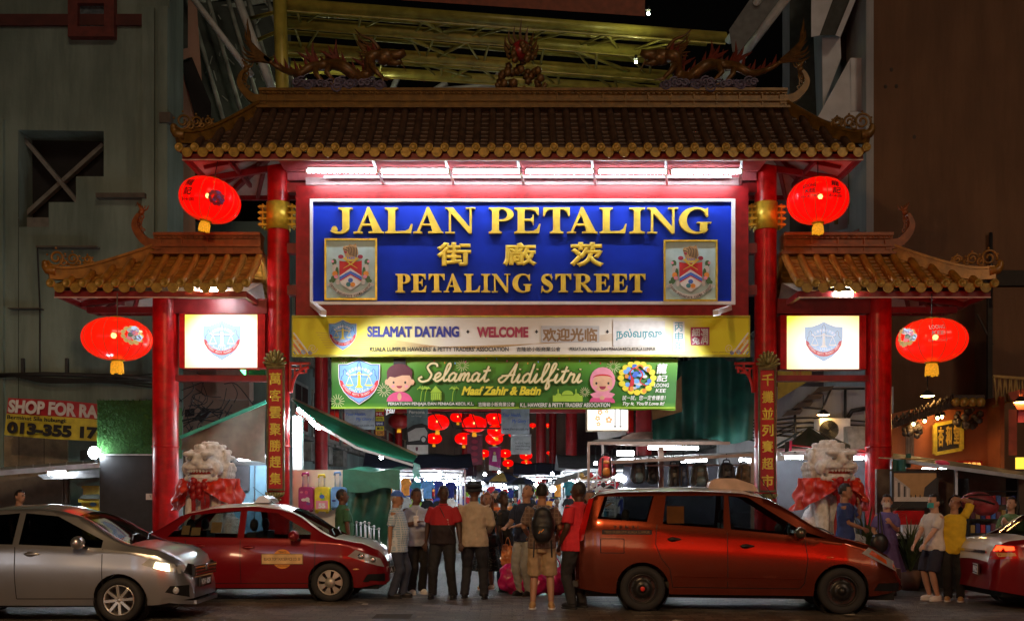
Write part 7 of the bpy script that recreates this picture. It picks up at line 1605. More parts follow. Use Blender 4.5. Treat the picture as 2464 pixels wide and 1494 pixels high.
SAGA = dict(top=[(-2.16, .70), (-2.12, .93), (-1.95, 1.02), (-1.66, 1.05), (-1.02, 1.41), (-.60, 1.50), (0, 1.535), (.38, 1.49), (.58, 1.43), (1.30, 1.00), (1.70, .93), (1.95, .82), (2.05, .70), (2.10, .50)],
    belt=[(-2.16, .62), (-2.0, .93), (-1.5, .965), (0, .94), (1.0, .915), (1.35, .90), (1.7, .83), (1.95, .72), (2.10, .45)], W=[(-2.16, .55), (-2.10, .70), (-1.9, .79), (-1.4, .83), (0, .84), (1.4, .835), (1.75, .79), (1.95, .68), (2.06, .52), (2.10, .42)],
    tum=.40, r=.295, wheels=(-1.23, 1.23), screen=(.58, 1.28), rear=(-1.62, -1.04), windows=[[(-1.28, 1.0), (-.96, 1.33), (-.20, 1.40), (-.20, .985)], [(-.10, .985), (-.10, 1.40), (.38, 1.36), (.92, 1.06), (.92, .965)]],
    seams=[[(-.15, .28), (-.15, .95)], [(1.0, .95), (1.0, .62), (.94, .28)], [(-1.0, .95), (-.98, .75), (-.82, .5), (-.78, .28)], [(-.78, .28), (.94, .28)]], handles=[(-.02, .84), (-.78, .86)], seats=(-.75, .25), seatz=1.06, mirror=(.72, 1.02), rimtype='cap', rimmat=pm('hubcap_silver', (.42, .38, .33), .4, .5), rim=.66, hmat=None)
RTAX = cpaint('taxi_red', (.22, .005, .010), .3); WTAX = cpaint('taxi_white', (.62, .60, .58), .0, .3)
S = dict(SAGA, paint=RTAX, top_mat=WTAX, hmat=RTAX, cat='taxi')
def saga(name, lab, loc, rz, front=True):
    r, SY, patch, W, ZT = car(name, lab, loc, rz, S)
    for s in (-1, 1):
        b = MB(); patch(b, [(1.50, .70), (2.03, .52), (1.98, .66), (1.62, .80)], .006, 0, 8, (s,)); h = b.build('headlight', LENS, r, True); b = MB()
        for x, z in ((1.70, .70), (1.86, .64)): b.ball((x, s*(SY(x, z) + .004), z), (.06, .02, .045), 10)
        b.build('reflector', CHROME, h, True)
        b = MB(); patch(b, [(-2.15, .72), (-1.80, .76), (-1.84, .92), (-2.10, .93)], .008, 0, 8, (s,)); t = b.build('tail_light', REDL, r, True); b = MB(); patch(b, [(-2.12, .84), (-1.92, .86), (-1.93, .91), (-2.09, .92)], .014, 0, 4, (s,)); b.build('lit_lens', pm('lit_tail_lens', (1, .03, .01), .3, em=(1, .05, .01), es=1.4 if not front else .0) if not front else REDL, t, True)
        b = MB(); patch(b, [(-2.10, .76), (-1.90, .78), (-1.92, .82), (-2.11, .82)], .013, 0, 4, (s,)); b.build('indicator', pm('amber_lens', (.7, .35, .12), .2, coat=1), t, True)
    b = MB(); patch(b, [(1.72, .30), (2.04, .28), (2.04, .42), (1.80, .42)], .004, 0, 6, (-1, 1)); b.box(2.055, 2.103, -.42, .42, .50, .60); b.build('grille', TRIM, r, True)
    b = MB(); patch(b, [(1.76, .27), (2.06, .24), (2.06, .29), (1.84, .32)], .02, 0, 6, (-1, 1)); b.build('bumper_lip', RTAX, r, True)
    b = MB(); b.ball((1.62, -SY(1.62, .50) - .0, .50), (.06, .008, .014), 8); b.ball((1.45, SY(1.45, .50), .50), (.06, .008, .014), 8); b.each('side_marker', pm('amber_lens', (.7, .35, .12), .2), r, True)
    b = MB(); b.prism([(-.13, 0), (.13, 0), (.10, .06), (.02, .115), (-.05, .10)], lambda u, v, t: Vector((u + .05, t, ZT(.05) + v - .01)), -.3, .3); b.build('roof_sign', WTAX, r, True); b = MB(); b.tube([(.22, -.2, ZT(.22)), (-.12, -.2, ZT(.2) + .26)], .004, 4); b.build('aerial', BLACK, r, True)
    b = MB(); b.textf('X', lambda u, v, t: Vector((0, 0, 0))) if False else None
    return r, SY
r, SY = saga('taxi', 'dark red taxi saloon with a white roof and bonnet and a yellow round door emblem', (-4.03, 15.82, 0), 0)
b = MB()
def dec(cx, cz, w, h):
    return lambda u, v, t: Vector((cx + (u-.5)*w, -SY(cx + (u-.5)*w, cz + (v-.5)*h) - .008 - .002*t, cz + (v-.5)*h))
f = dec(.50, .66, .30, .30); b.add([f(.5, .5, 0)] + [f(.5 + .5*cos(k*pi/12), .5 + .5*sin(k*pi/12), 0) for k in range(24)], [(0, k + 1, (k+1) % 24 + 1) for k in range(24)], 0)
f = dec(.50, .66, .62, .145); b.sheet(lambda u, v: f(u, v, 1.5), 8, 2, 1); f = dec(.50, .66, .64, .165); b.sheet(lambda u, v: f(u, v, .9), 8, 2, 2)
b.textf('BLACK TOP TAXI SERVICE CO. SB', lambda u, v, t: dec(.50, .66, .56, .045)(u, v, 2.5 + t*.2), 2, .02); b.textf('TEKCI', lambda u, v, t: dec(.50, .765, .12, .03)(u, v, 1.2 + t*.2), 2, .03); b.textf('LEMBAH KELANG', lambda u, v, t: dec(.50, .556, .16, .018)(u, v, 1.2 + t*.2), 2, .02)
b.build('door_emblem', [ink('orange'), pm('emblem_cream', (.72, .48, .22), .5), ink('brown')], r, True)
plate(r, 'HA 5', (2.10, -.30, .46), pi/2 - .25, .40, .12, True)
b = MB()
for x, z, w, h in ((-1.02, 1.10, .12, .14), (-.55, 1.14, .16, .16), (-.86, 1.08, .14, .12)): f = dec(x, z, w, h); b.sheet(lambda u, v: f(u, v, -12), 2, 2, 0)
b.build('window_sticker', ink('tan'), r, True)
r2, _s = saga('taxi', 'red taxi saloon with a white boot lid and glowing tail lights at the right margin', (9.02, 14.55, 0), 0, False)
b = MB(); b.box(-2.175, -2.15, -.45, .45, .80, .84); b.build('boot_trim', CHROME, r2, True); plate(r2, 'HWB 2', (-2.175, -.16, .56), -pi/2 - .25, .40, .15, True)
# silver car
BEZ = dict(SAGA, top=[(-2.1, .75), (-2.0, 1.0), (-1.6, 1.06), (-.95, 1.42), (-.4, 1.50), (0, 1.515), (.35, 1.48), (.60, 1.41), (1.34, 1.02), (1.70, .96), (1.92, .86), (2.04, .72), (2.09, .46)], belt=[(-2.1, .6), (-2, .9), (-1.5, 1.0), (0, .965), (1.0, .92), (1.35, .90), (1.7, .85), (1.92, .74), (2.09, .42)],
    W=[(-2.1, .55), (-2.0, .74), (-1.4, .81), (0, .825), (1.4, .82), (1.75, .78), (1.93, .68), (2.04, .55), (2.09, .46)], r=.285, wheels=(-1.23, 1.23), screen=(.60, 1.32), rear=(-1.56, -.97), windows=[[(-1.2, 1.02), (-.9, 1.33), (-.14, 1.40), (-.14, 1.0)], [(-.06, 1.0), (-.06, 1.40), (.36, 1.36), (1.0, 1.05), (1.0, .955)]], seams=[[(-.10, .30), (-.10, .97)], [(1.02, .94), (1.02, .45), (.98, .33), (.90, .30)], [(-.10, .30), (.90, .30)]],
    handles=[(.12, .88), (-.75, .90)], mirror=(.78, 1.03), rimtype='spoke', rimmat=pm('alloy_silver', (.62, .58, .52), .28, .8), rim=.70, paint=cpaint('silver_paint', (.56, .57, .60), .92, .30), glass=CGLASSD)
BEZ['hmat'] = BEZ['mmat'] = BEZ['paint']; BEZ.pop('top_mat', None)
r, SY, patch, W, ZT = car('saloon_car', 'silver saloon car with a lit headlight and eight-spoke wheel at the left margin', (-6.28, 13.32, 0), 0, BEZ)
for s in (-1, 1):
    b = MB(); patch(b, [(1.52, .74), (2.02, .60), (1.99, .72), (1.62, .82)], .006, 0, 8, (s,)); h = b.build('headlight', LENS, r, True); b = MB(); patch(b, [(1.68, .70), (1.86, .65), (1.85, .74), (1.70, .77)], .016, 0, 6, (s,)); b.build('lit_bulb', pm('lit_headlight', (1, .9, .7), em=(1, .80, .45), es=7), h, True)
    b = MB(); patch(b, [(1.80, .38), (2.05, .30), (2.05, .46), (1.86, .46)], .005, 0, 6, (s,)); g = b.build('fog_lamp_recess', TRIM, r, True); b = MB(); b.ball((1.92, s*(SY(1.92, .40) + .01), .40), (.045, .02, .05), 10); b.build('fog_lamp', LENS, g, True)
b = MB(); patch(b, [(1.99, .62), (2.085, .56), (2.075, .72), (2.01, .74)], .006, 0, 6, (-1, 1)); b.box(2.06, 2.10, -.46, .46, .56, .70); g = b.build('grille', TRIM, r, True); b = MB()
for k in range(3): b.box(2.10, 2.112, -.44, .44, .58 + .045*k, .595 + .045*k)
b.ball((2.11, 0, .66), (.02, .06, .05), 10); b.build('grille_bar', CHROME, g, True)
b = MB(); patch(b, [(1.72, .26), (2.08, .20), (2.08, .25), (1.80, .30)], .03, 0, 6, (-1, 1)); b.box(2.07, 2.12, -.45, .45, .20, .25); b.build('bumper_lip', BEZ['paint'], r, True)
b = MB(); patch(b, [(1.60, .48), (2.06, .47), (2.06, .49), (1.62, .50)], .012, 0, 6, (-1, 1)); b.build('bumper_crease', BEZ['paint'], r, True)
plate(r, 'VDH 4237', (2.12, -.10, .48), pi/2, .46, .13)
# minivan: copper paint with the red cast of unseen lights put into its colour
INN = dict(top=[(-2.33, .80), (-2.30, 1.25), (-2.18, 1.55), (-2.02, 1.70), (-1.7, 1.745), (-.6, 1.765), (.0, 1.74), (.30, 1.67), (1.34, 1.07), (1.72, .98), (2.0, .84), (2.16, .66), (2.25, .44)], belt=[(-2.33, .7), (-2.28, 1.12), (-2.1, 1.22), (-1.4, 1.19), (0, 1.10), (1.1, 1.0), (1.4, .97), (1.75, .88), (2.05, .70), (2.25, .40)],
    W=[(-2.33, .62), (-2.25, .78), (-2.0, .85), (-1.2, .875), (0, .88), (1.4, .875), (1.8, .82), (2.05, .70), (2.18, .56), (2.25, .45)], tum=.30, r=.318, wheels=(-1.36, 1.36), screen=(.32, 1.32), rear=(-2.29, -2.06), sill=.24,
    windows=[[(-2.0, 1.30), (-1.90, 1.62), (-1.20, 1.63), (-1.30, 1.26)], [(-1.08, 1.23), (-1.03, 1.63), (-.22, 1.63), (-.24, 1.17)], [(-.14, 1.16), (-.16, 1.63), (.10, 1.61), (.80, 1.16), (.80, 1.07)], [(.87, 1.06), (.87, 1.13), (1.16, 1.035)]],
    seams=[[(-1.16, 1.22), (-1.18, .95), (-1.10, .75), (-.98, .60), (-.94, .34)], [(-.18, .34), (-.19, 1.12)], [(.86, 1.02), (.90, .75), (.86, .42), (.80, .34)], [(-.94, .34), (.80, .34)], [(-1.95, .82), (-1.95, 1.02), (-1.62, 1.02), (-1.62, .82), (-1.95, .82)]],
    handles=[(-.92, 1.02), (.08, .93)], seats=(-1.3, -.6, .15), seatz=1.22, mirror=(.80, 1.12), rimtype='steel', rimmat=pm('dark_steel_rim', (.035, .033, .032), .35, .5), rim=.66, paint=cpaint('red_cast_copper_paint', (.29, .050, .020), .85, .24), top_mat=cpaint('silver_roof_paint', (.42, .41, .40), .5, .3), hmat=TRIM, cat='minivan', white=lambda x: x < .33)
INN['mmat'] = pm('dark_mirror_chrome', (.2, .17, .12), .2, .8)
r, SY, patch, W, ZT = car('minivan', 'copper brown minivan taxi with a silver roof, roof sign and black steel wheels', (3.30, 14.42, 0), -.129, INN)
for s in (-1, 1):
    b = MB(); patch(b, [(1.62, .84), (2.13, .58), (2.10, .72), (1.72, .92)], .006, 0, 8, (s,)); h = b.build('headlight', LENS, r, True); b = MB(); patch(b, [(1.72, .83), (1.98, .68), (1.97, .74), (1.76, .88)], .011, 0, 6, (s,)); b.build('indicator', pm('orange_lens', (.6, .10, .02), .15, coat=1), h, True)
    b = MB(); patch(b, [(-2.32, .95), (-2.20, 1.0), (-2.06, 1.60), (-2.13, 1.58)], .008, 0, 8, (s,)); b.build('tail_light', REDL, r, True)
    b = MB(); b.ball((1.20, s*SY(1.20, .78), .78), (.06, .008, .014), 8); b.build('side_marker', pm('orange_lens', (.6, .10, .02), .15), r, True)
    b = MB(); patch(b, [(-2.06, 1.24), (-1.16, 1.21), (-1.10, 1.66), (-2.0, 1.66)], .001, 0, 8, (s,)) if False else None
b = MB(); b.box(2.19, 2.25, -.40, .40, .46, .60); patch(b, [(1.80, .32), (2.18, .30), (2.18, .42), (1.86, .42)], .004, 0, 6, (-1, 1)); b.build('grille', TRIM, r, True)
b = MB(); patch(b, [(-.92, .44), (.84, .42), (.84, .47), (-.92, .49)], .010, 0, 10, (-1, 1)); b.each('side_moulding', INN['paint'], r, True)
b = MB(); b.prism([(-.36, 0), (.36, -.045), (.28, .06), (.02, .145), (-.24, .145), (-.33, .10)], lambda u, v, t: Vector((u - .05, t, ZT(-.05) + v - .005)), -.28, .28); sg = b.build('roof_sign', pm('roof_sign_cream', (.55, .42, .33), .4), r, True); b = MB(); b.prism([(.06, .135), (.30, .055), (.25, .055), (.03, .14)], lambda u, v, t: Vector((u - .04, t, ZT(-.05) + v)), -.26, .26); b.build('dark_panel', TRIM, sg, True)
def dec(cx, cz, w, h): return lambda u, v, t: Vector((cx + (u-.5)*w, -SY(cx + (u-.5)*w, cz + (v-.5)*h) - .006 - .002*t, cz + (v-.5)*h))
b = MB(); b.textf('TEKSI', dec(-1.60, 1.185, .36, .045), 0, .01, 0, 1.5); f = dec(-1.58, 1.115, .70, .065); b.sheet(lambda u, v: f(u, v, .5), 8, 2, 0); b.textf('TEKSI EKSEKUTIF KUALA LUMPUR', lambda u, v, t: dec(-1.58, 1.115, .64, .035)(u, v, 1.2 + .2*t), 1, .02); b.build('door_lettering', [TRIM, ink('brown')], r, True)
b = MB(); f = dec(-.90, 1.36, .24, .24); b.sheet(lambda u, v: f(u, v, -14), 2, 2); b.build('window_sticker', pm('orange_sticker', (.5, .16, .03), .6), r, True)
b = MB(); b.ball((-1.36, -W(-1.36) - .0, .318), (.035, .012, .035), 10); b.build('hub_reflector', pm('red_hub', (.7, .03, .02), .3), r, True)
b = MB(); b.tube([(.55, -.3, ZT(.55)), (.30, -.3, ZT(.5) + .35)], .005, 4); b.build('aerial', BLACK, r, True)
# ================= people =================
SK = dict(dark=(.060, .028, .016), brown=(.14, .065, .036), tan=(.36, .185, .11), fair=(.50, .29, .20))
def ik(a, h, l1, l2, hint):
    v = h - a; dl = min(v.length, (l1+l2)*.995); v = v.normalized(); p = (l1*l1 - l2*l2 + dl*dl)/(2*dl); q = sqrt(max(1e-6, l1*l1 - p*p)); n = hint - v*hint.dot(v); n.normalize(); return a + v*p + n*q, a + v*dl
PN = 0
def person(x, d, h, face, lab, shirt, legs, skin='brown', sleeve='short', leg='long', rh=None, lh=None, hair='short', hc=(.012, .010, .009), shoe='black', belly=0.0, build=1.0, head=(0, 0), stride=.0, collar=True, top_len=.0, group=None, female=False, vox=.011, rough_legs=None, pattern=None, z0=0.0, wpos=None, stance=.095):
    """face: 0 looks at the camera, 90 to the right, 180 away, -90 to the left"""
    global PN; PN += 1
    X0 = PX(x, d); s = h/1.75; r = thing('person', lab, 'person', (X0, d, z0), radians(face), group); V = lambda a, b_, c: Vector((a*s, b_*s, c*s)); bd = build
    sk = pm('skin_' + skin, SK[skin], .5, var=.12, scale=5)
    sh_w = (.172 if not female else .150)*bd; feet = [V(-stance, stride, .075), V(stance, -stride, .075)]; hips = [V(-.09*bd, 0, .90), V(.09*bd, 0, .90)]
    knees = [ik(hips[i], feet[i], .44*s, .42*s, Vector((0, -1, 0)))[0] for i in (0, 1)]
    S_ = [V(-sh_w, 0, 1.425), V(sh_w, 0, 1.425)]
    hands = [Vector(V(*rh)) if rh else V(-.25*bd, -.03, .80), Vector(V(*lh)) if lh else V(.25*bd, -.03, .80)]; elb = []
    for i in (0, 1): e, hh = ik(S_[i], hands[i], .29*s, .26*s, Vector(((-.6 if i == 0 else .6), .8, -.5))); elb.append(e); hands[i] = hh
    def loft(b, rings, n=18, cap=True):
        vs = [V(cx + rx*cos(2*pi*j/n), cy + ry*sin(2*pi*j/n), z) for (z, rx, ry, cx, cy) in rings for j in range(n)]; k = len(rings)
        b.add(vs, [(i*n+j, i*n+(j+1) % n, (i+1)*n+(j+1) % n, (i+1)*n+j) for i in range(k-1) for j in range(n)] + ([tuple(range(n))[::-1], tuple((k-1)*n+j for j in range(n))] if cap else []))
    b = MB()
    fw = 1.0 if not female else .92
    tor = [(.84, .13*bd, .10, 0, 0), (.93, .155*bd, .115 + belly*.3, 0, -belly*.15), (1.08, .140*bd*fw + belly*.2, .105 + belly*.8, 0, -belly*.55), (1.22, .150*bd*fw + belly*.1, .11 + belly*.5, 0, -belly*.3), (1.34, .156*bd, .112, 0, 0), (1.42, .138*bd, .09, 0, .01), (1.47, .07, .065, 0, .015)]
    loft(b, tor)
    yw, tl = radians(head[0]), head[1]; HM = Matrix.Translation(V(0, .015, 1.52)) @ Matrix.Rotation(yw, 4, 'Z') @ Matrix.Rotation(radians(-tl), 4, 'X'); hs = s*1.13; hp = lambda a, c, e: HM @ (Vector((a, c, e))*hs)
    b.tube([V(0, .02, 1.42), hp(0, 0, .03)], [.062*hs, .055*hs], 12)
    Rh = (Matrix.Rotation(yw, 3, 'Z') @ Matrix.Rotation(radians(-tl), 3, 'X'))
    b.ball(hp(0, -.012, .125), (.074*hs, .092*hs, .105*hs), 18, R=Rh); b.ball(hp(0, -.045, .062), (.054*hs, .055*hs, .062*hs), 14, R=Rh); b.ball(hp(0, -.105, .095), (.013*hs, .020*hs, .024*hs), 8, R=Rh); b.ball(hp(0, -.088, .052), (.024*hs, .012*hs, .012*hs), 8, R=Rh)
    for q in (-1, 1): b.ball(hp(q*.076, .005, .105), (.012*hs, .022*hs, .032*hs), 8, R=Rh)
    for i, sg in ((0, -1), (1, 1)):
        b.tube([S_[i] - V(0, 0, .0), S_[i].lerp(elb[i], .5), elb[i], elb[i].lerp(hands[i], .35), hands[i]], [.055*s*bd, .047*s*bd, .040*s*bd, .038*s*bd, .025*s], 12)
        f = (hands[i] - elb[i]).normalized(); sd = f.cross(Vector((0, -1, 0)) if abs(f.y) < .8 else Vector((0, 0, 1))).normalized(); nn = sd.cross(f)
        pc = hands[i] + f*.045*s; Rp = Matrix((sd, nn, f)).transposed(); b.ball(pc, (.040*s, .017*s, .050*s), 10, R=Rp)
        for k in range(4):
            o_ = sd*((k-1.5)*.020*s); a = pc + f*.038*s + o_; L = (.070, .080, .074, .058)[k]*s; b.tube([a, a + f*L*.5 + nn*-.008*s, a + f*L*.85 + nn*-.026*s], [.0105*s, .0098*s, .008*s], 6)
        t = pc - sd*sg*.03*s; b.tube([t, t - sd*sg*.025*s + f*.025*s - nn*.01*s, t - sd*sg*.028*s + f*.055*s - nn*.018*s], [.013*s, .011*s, .009*s], 6)
        b.tube([hips[i], hips[i].lerp(knees[i], .5), knees[i], knees[i].lerp(feet[i], .35), feet[i]], [.088*s*bd, .075*s*bd, .055*s, .056*s*(.9 + .1*bd), .036*s], 12); b.ball(feet[i] + V(0, -.05, -.035), (.042*s, .11*s, .035*s), 10)
    remesh(b, vox*s, 1, [sk], 'body', r)
    mk = lambda n, c, rg=.85, v=.15: pm(n, c, rg, var=v, scale=12, bump=.4, bscale=9)
    # shirt
    b = MB(); g = .024; zl = .86 - top_len
    loft(b, [(zl, .200*bd, .140 + belly*.5, 0, -belly*.2)] + [(z, max(rx + g + .006, (.196 - abs(z - .93)*.35)*bd if z < 1.0 else 0), ry + g + (.012 if z < 1.0 else 0), cx, cy) for (z, rx, ry, cx, cy) in tor[1:]])
    for i in (0, 1):
        pth = [S_[i] + V(.03*(1 if i == 0 else -1), 0, .0), S_[i].lerp(elb[i], .45), S_[i].lerp(elb[i], .80)]; rd = [.072*s*bd, .068*s*bd, .071*s*bd]
        if sleeve == 'long': pth = pth[:2] + [elb[i], elb[i].lerp(hands[i], .5), elb[i].lerp(hands[i], .93)]; rd = [.072*s*bd, .066*s*bd, .058*s*bd, .052*s, .044*s]
        if sleeve == 'none': continue
        b.tube(pth, rd, 12)
    smat = shirt if not isinstance(shirt, tuple) else mk('shirt_%d' % PN, shirt)
    remesh(b, .014*s, 2, [smat], 'shirt' if leg != 'dress' else 'dress_top', r, wr=.007*s)
    if collar: b = MB(); b.lathe([(.082*s, 1.455*s), (.070*s, 1.50*s), (.064*s, 1.495*s), (.074*s, 1.45*s)], 16, (0, .018*s, 0)); b.build('collar', smat, r, True)
    # legs
    lm = legs if not isinstance(legs, tuple) else mk('legs_%d' % PN, legs)
    b = MB()
    if leg in ('long', 'shorts'):
        loft(b, [(.80, .125*bd, .11, 0, 0), (.90, .162*bd, .125 + belly*.2, 0, -belly*.1), (.99, .155*bd, .118 + belly*.4, 0, -belly*.25)])
        for i in (0, 1):
            if leg == 'long': b.tube([hips[i], hips[i].lerp(knees[i], .5), knees[i], knees[i].lerp(feet[i], .5), feet[i] + V(0, .0, -.02)], [.098*s*bd, .094*s*bd, .080*s, .074*s, .070*s], 14)
            else: b.tube([hips[i], hips[i].lerp(knees[i], .5), hips[i].lerp(knees[i], .98)], [.098*s*bd, .103*s*bd, .102*s*bd], 14)
        remesh(b, .014*s, 2, [lm], 'trousers' if leg == 'long' else 'shorts', r, wr=.009*s)
    else:
        zs = .42 if leg == 'dress' else .35; vs = []; n = 40; k = 9
        for i in range(k+1):
            t = i/k; z = 1.02 + (zs - 1.02)*t
            for j in range(n): a = 2*pi*j/n; q = 1 + .10*t*sin(a*9 + PN); vs.append(V((.142 + .16*t)*cos(a)*q*bd, (.122 + .15*t)*sin(a)*q, z))
        b.add(vs, [(i*n+j, (i+1)*n+j, (i+1)*n+(j+1) % n, i*n+(j+1) % n) for i in range(k) for j in range(n)], 0, True); b.build('skirt', lm, r, True)
    shm = shoe if not isinstance(shoe, str) else pm('shoe_leather_' + shoe, CLR[shoe], .5)
    for i in (0, 1):
        c = feet[i]; sgn = -1 if i == 0 else 1; b = MB(); b.ball(c + V(sgn*.008, -.055, -.030), (.050*s, .130*s, .048*s), 12); b.ball(c + V(0, .01, -.005), (.046*s, .06*s, .05*s), 10); q = b.build('shoe', shm, r, True)
        b = MB(); b.lathe([(0, 0), (.055*s, 0), (.058*s, .02*s), (0, .02*s)], 16, (0, 0, 0)); b.v = [(c.x + vx + sgn*.008*s, c.y + vy*2.35 - .05*s, c.z - .075*s + vz) for vx, vy, vz in b.v]; b.build('sole', WHITE if shoe in ('white', 'tan') else BLACK, q, True)
    # hair and face
    hm = pm('hair_%d%d%d' % tuple(int(c*200) for c in hc), hc, .55, var=.4, scale=25, bump=.5)
    b = MB(); n, k = 26, 16; vs = []; keep = []
    for i in range(k+1):
        t = pi*i/k
        for j in range(n):
            a = 2*pi*j/n; dv = Vector((sin(t)*cos(a), sin(t)*sin(a), cos(t))); bump = 1 + .03*sin(7*a + 3*t) + (.10*mnoise.noise(dv*6 + Vector((PN, 0, 0))) if hair == 'curly' else 0); kk = {'crop': 1.035, 'curly': 1.22}.get(hair, 1.10); vs.append(hp(dv.x*.074*kk*bump, -.010 + dv.y*.092*kk*bump, .128 + dv.z*.105*kk*bump))
    for i in range(k):
        for j in range(n):
            t = pi*(i+.5)/k; a = 2*pi*(j+.5)/n; dv = Vector((sin(t)*cos(a), sin(t)*sin(a), cos(t)))
            if dv.z < -.45 or (dv.y < -.30 and dv.z < .50) or (dv.y < .15 and dv.z < -.05): continue
            keep.append((i*n+j, (i+1)*n+j, (i+1)*n+(j+1) % n, i*n+(j+1) % n))
    if hair != 'bald':
        b.add(vs, keep, 0, True)
        if hair in ('long', 'pony'): b.tube(catmull([hp(0, .075, .16), hp(0, .115, .06), hp(.02, .11, -.08), hp(.03, .10, -.20)], 4), [.05*hs]*4 + [.055*hs]*4 + [.05*hs]*4 + [.02*hs], 10)
        if hair == 'long':
            for q in (-1, 1): b.tube(catmull([hp(q*.06, .02, .18), hp(q*.082, .03, .06), hp(q*.07, .03, -.08)], 4), [.035*hs]*8 + [.02*hs], 8)
        if hair == 'bun': b.ball(hp(0, .11, .12), .045*hs, 10)
        b.build('hair', hm, r, True)
    b = MB()
    for q in (-1, 1): b.ball(hp(q*.030, -.094, .122), (.010*hs, .006*hs, .007*hs), 8); b.bar(hp(q*.016, -.102, .140), hp(q*.044, -.092, .142), .006*hs)
    b.each('eye', BLACK, r, True); b = MB(); b.bar(hp(-.02, -.101, .050), hp(.02, -.101, .050), .008*hs); b.build('mouth', pm('lip_tone', (.16, .05, .04), .5), r, True)
    bpy.context.view_layer.update()
    WM = Matrix.Translation((X0, d, z0)) @ Matrix.Rotation(radians(face), 4, 'Z')
    return dict(r=r, hand=[WM @ q for q in hands], hp=hp, s=s, WM=WM, V=V)
def mask(p, c):
    s = p['s']; hp = p['hp']; b = MB(); b.sheet(lambda u, v: hp(.062*sin((u-.5)*2.5), -.012 - .105*cos((u-.5)*2.2), .03 + .075*v), 10, 4); b.build('face_mask', pm('mask_' + c, CLR[c], .7), p['r'], True)
def cap(p, c):
    hp = p['hp']; b = MB(); vs = []; n = 20
    for i in range(6):
        t = pi/2*i/5.2
        for j in range(n): a = 2*pi*j/n; vs.append(hp(.084*sin(t)*cos(a), -.01 + .102*sin(t)*sin(a), .150 + .095*cos(t)))
    b.add(vs, [(i*n+j, (i+1)*n+j, (i+1)*n+(j+1) % n, i*n+(j+1) % n) for i in range(5) for j in range(n)], 0, True)
    b.sheet(lambda u, v: hp((u-.5)*.14*(1 - .3*v), -.10 - .085*v*(1 - (2*u-1)**2*.4), .160 - .02*v), 8, 3); b.build('cap', pm('cap_' + c, CLR[c], .7), p['r'], True)
def checks(name, c1, c2, sc_):
    m = bpy.data.materials.new(name); m.use_nodes = True; nt = m.node_tree; bb = nt.nodes['Principled BSDF']; tc = nt.nodes.new('ShaderNodeTexCoord'); sp = nt.nodes.new('ShaderNodeSeparateXYZ'); nt.links.new(tc.outputs['Object'], sp.inputs[0]); last = None
    for ax in (0, 2):
        mu = nt.nodes.new('ShaderNodeMath'); mu.operation = 'PINGPONG'; mu.inputs[1].default_value = sc_; nt.links.new(sp.outputs[ax], mu.inputs[0]); gt = nt.nodes.new('ShaderNodeMath'); gt.operation = 'LESS_THAN'; gt.inputs[1].default_value = sc_*.3; nt.links.new(mu.outputs[0], gt.inputs[0])
        if last: ad = nt.nodes.new('ShaderNodeMath'); ad.operation = 'MAXIMUM'; nt.links.new(last.outputs[0], ad.inputs[0]); nt.links.new(gt.outputs[0], ad.inputs[1]); last = ad
        else: last = gt
    mx = nt.nodes.new('ShaderNodeMix'); mx.data_type = 'RGBA'; mx.inputs[6].default_value = (*c1, 1); mx.inputs[7].default_value = (*c2, 1); nt.links.new(last.outputs[0], mx.inputs[0]); nt.links.new(mx.outputs[2], bb.inputs['Base Color']); bb.inputs['Roughness'].default_value = .85; return m
def speckle(name, c1, c2, sc_, th=.5):
    m = bpy.data.materials.new(name); m.use_nodes = True; nt = m.node_tree; bb = nt.nodes['Principled BSDF']; tc = nt.nodes.new('ShaderNodeTexCoord'); v = nt.nodes.new('ShaderNodeTexVoronoi'); v.inputs['Scale'].default_value = sc_; nt.links.new(tc.outputs['Object'], v.inputs[0]); r = nt.nodes.new('ShaderNodeValToRGB'); r.color_ramp.interpolation = 'CONSTANT'; r.color_ramp.elements[1].position = th; r.color_ramp.elements[0].color = (*c2, 1); r.color_ramp.elements[1].color = (*c1, 1); nt.links.new(v.outputs['Distance'], r.inputs[0]); nt.links.new(r.outputs[0], bb.inputs['Base Color']); bb.inputs['Roughness'].default_value = .85; return m
def splitcol(name, stops):   # a shirt whose panels change colour with height
    m = gradient_mat(name, stops, 2, .8); [n for n in m.node_tree.nodes if n.type == 'VALTORGB'][0].color_ramp.interpolation = 'CONSTANT'; return m
DEN = (.035, .045, .075); BLK = (.014, .014, .016)
person(826, 17.3, 1.72, 120, 'man in a green and white polo shirt standing behind the taxi bonnet by the tarpaulin', (.05, .16, .08), (.03, .03, .05), 'brown', hair='crop', belly=.05, head=(-15, 8))
p = person(955, 15.6, 1.68, 78, 'old man in a blue cap and light blue checked shirt with jeans', checks('blue_check', (.28, .42, .55), (.55, .62, .68), .018), DEN, 'tan', belly=.06, hc=(.4, .4, .4), head=(-8, -4), stride=.06, top_len=.10, rh=(-.20, .06, .80), lh=(.20, -.05, .82)); cap(p, 'blue')
b = MB(); hp = p['hp']; b.ball(hp(0, -.07, .015), (.03, .03, .05), 10); b.build('beard', pm('grey_beard', (.4, .4, .4), .8), p['r'], True)
p = person(1002, 16.2, 1.72, 30, 'stout man in a pale blue shirt and black trousers holding a white cup', (.38, .42, .52), BLK, 'brown', belly=.13, build=1.08, rh=(-.14, -.30, 1.22), shoe='white', head=(8, 0), top_len=.04)
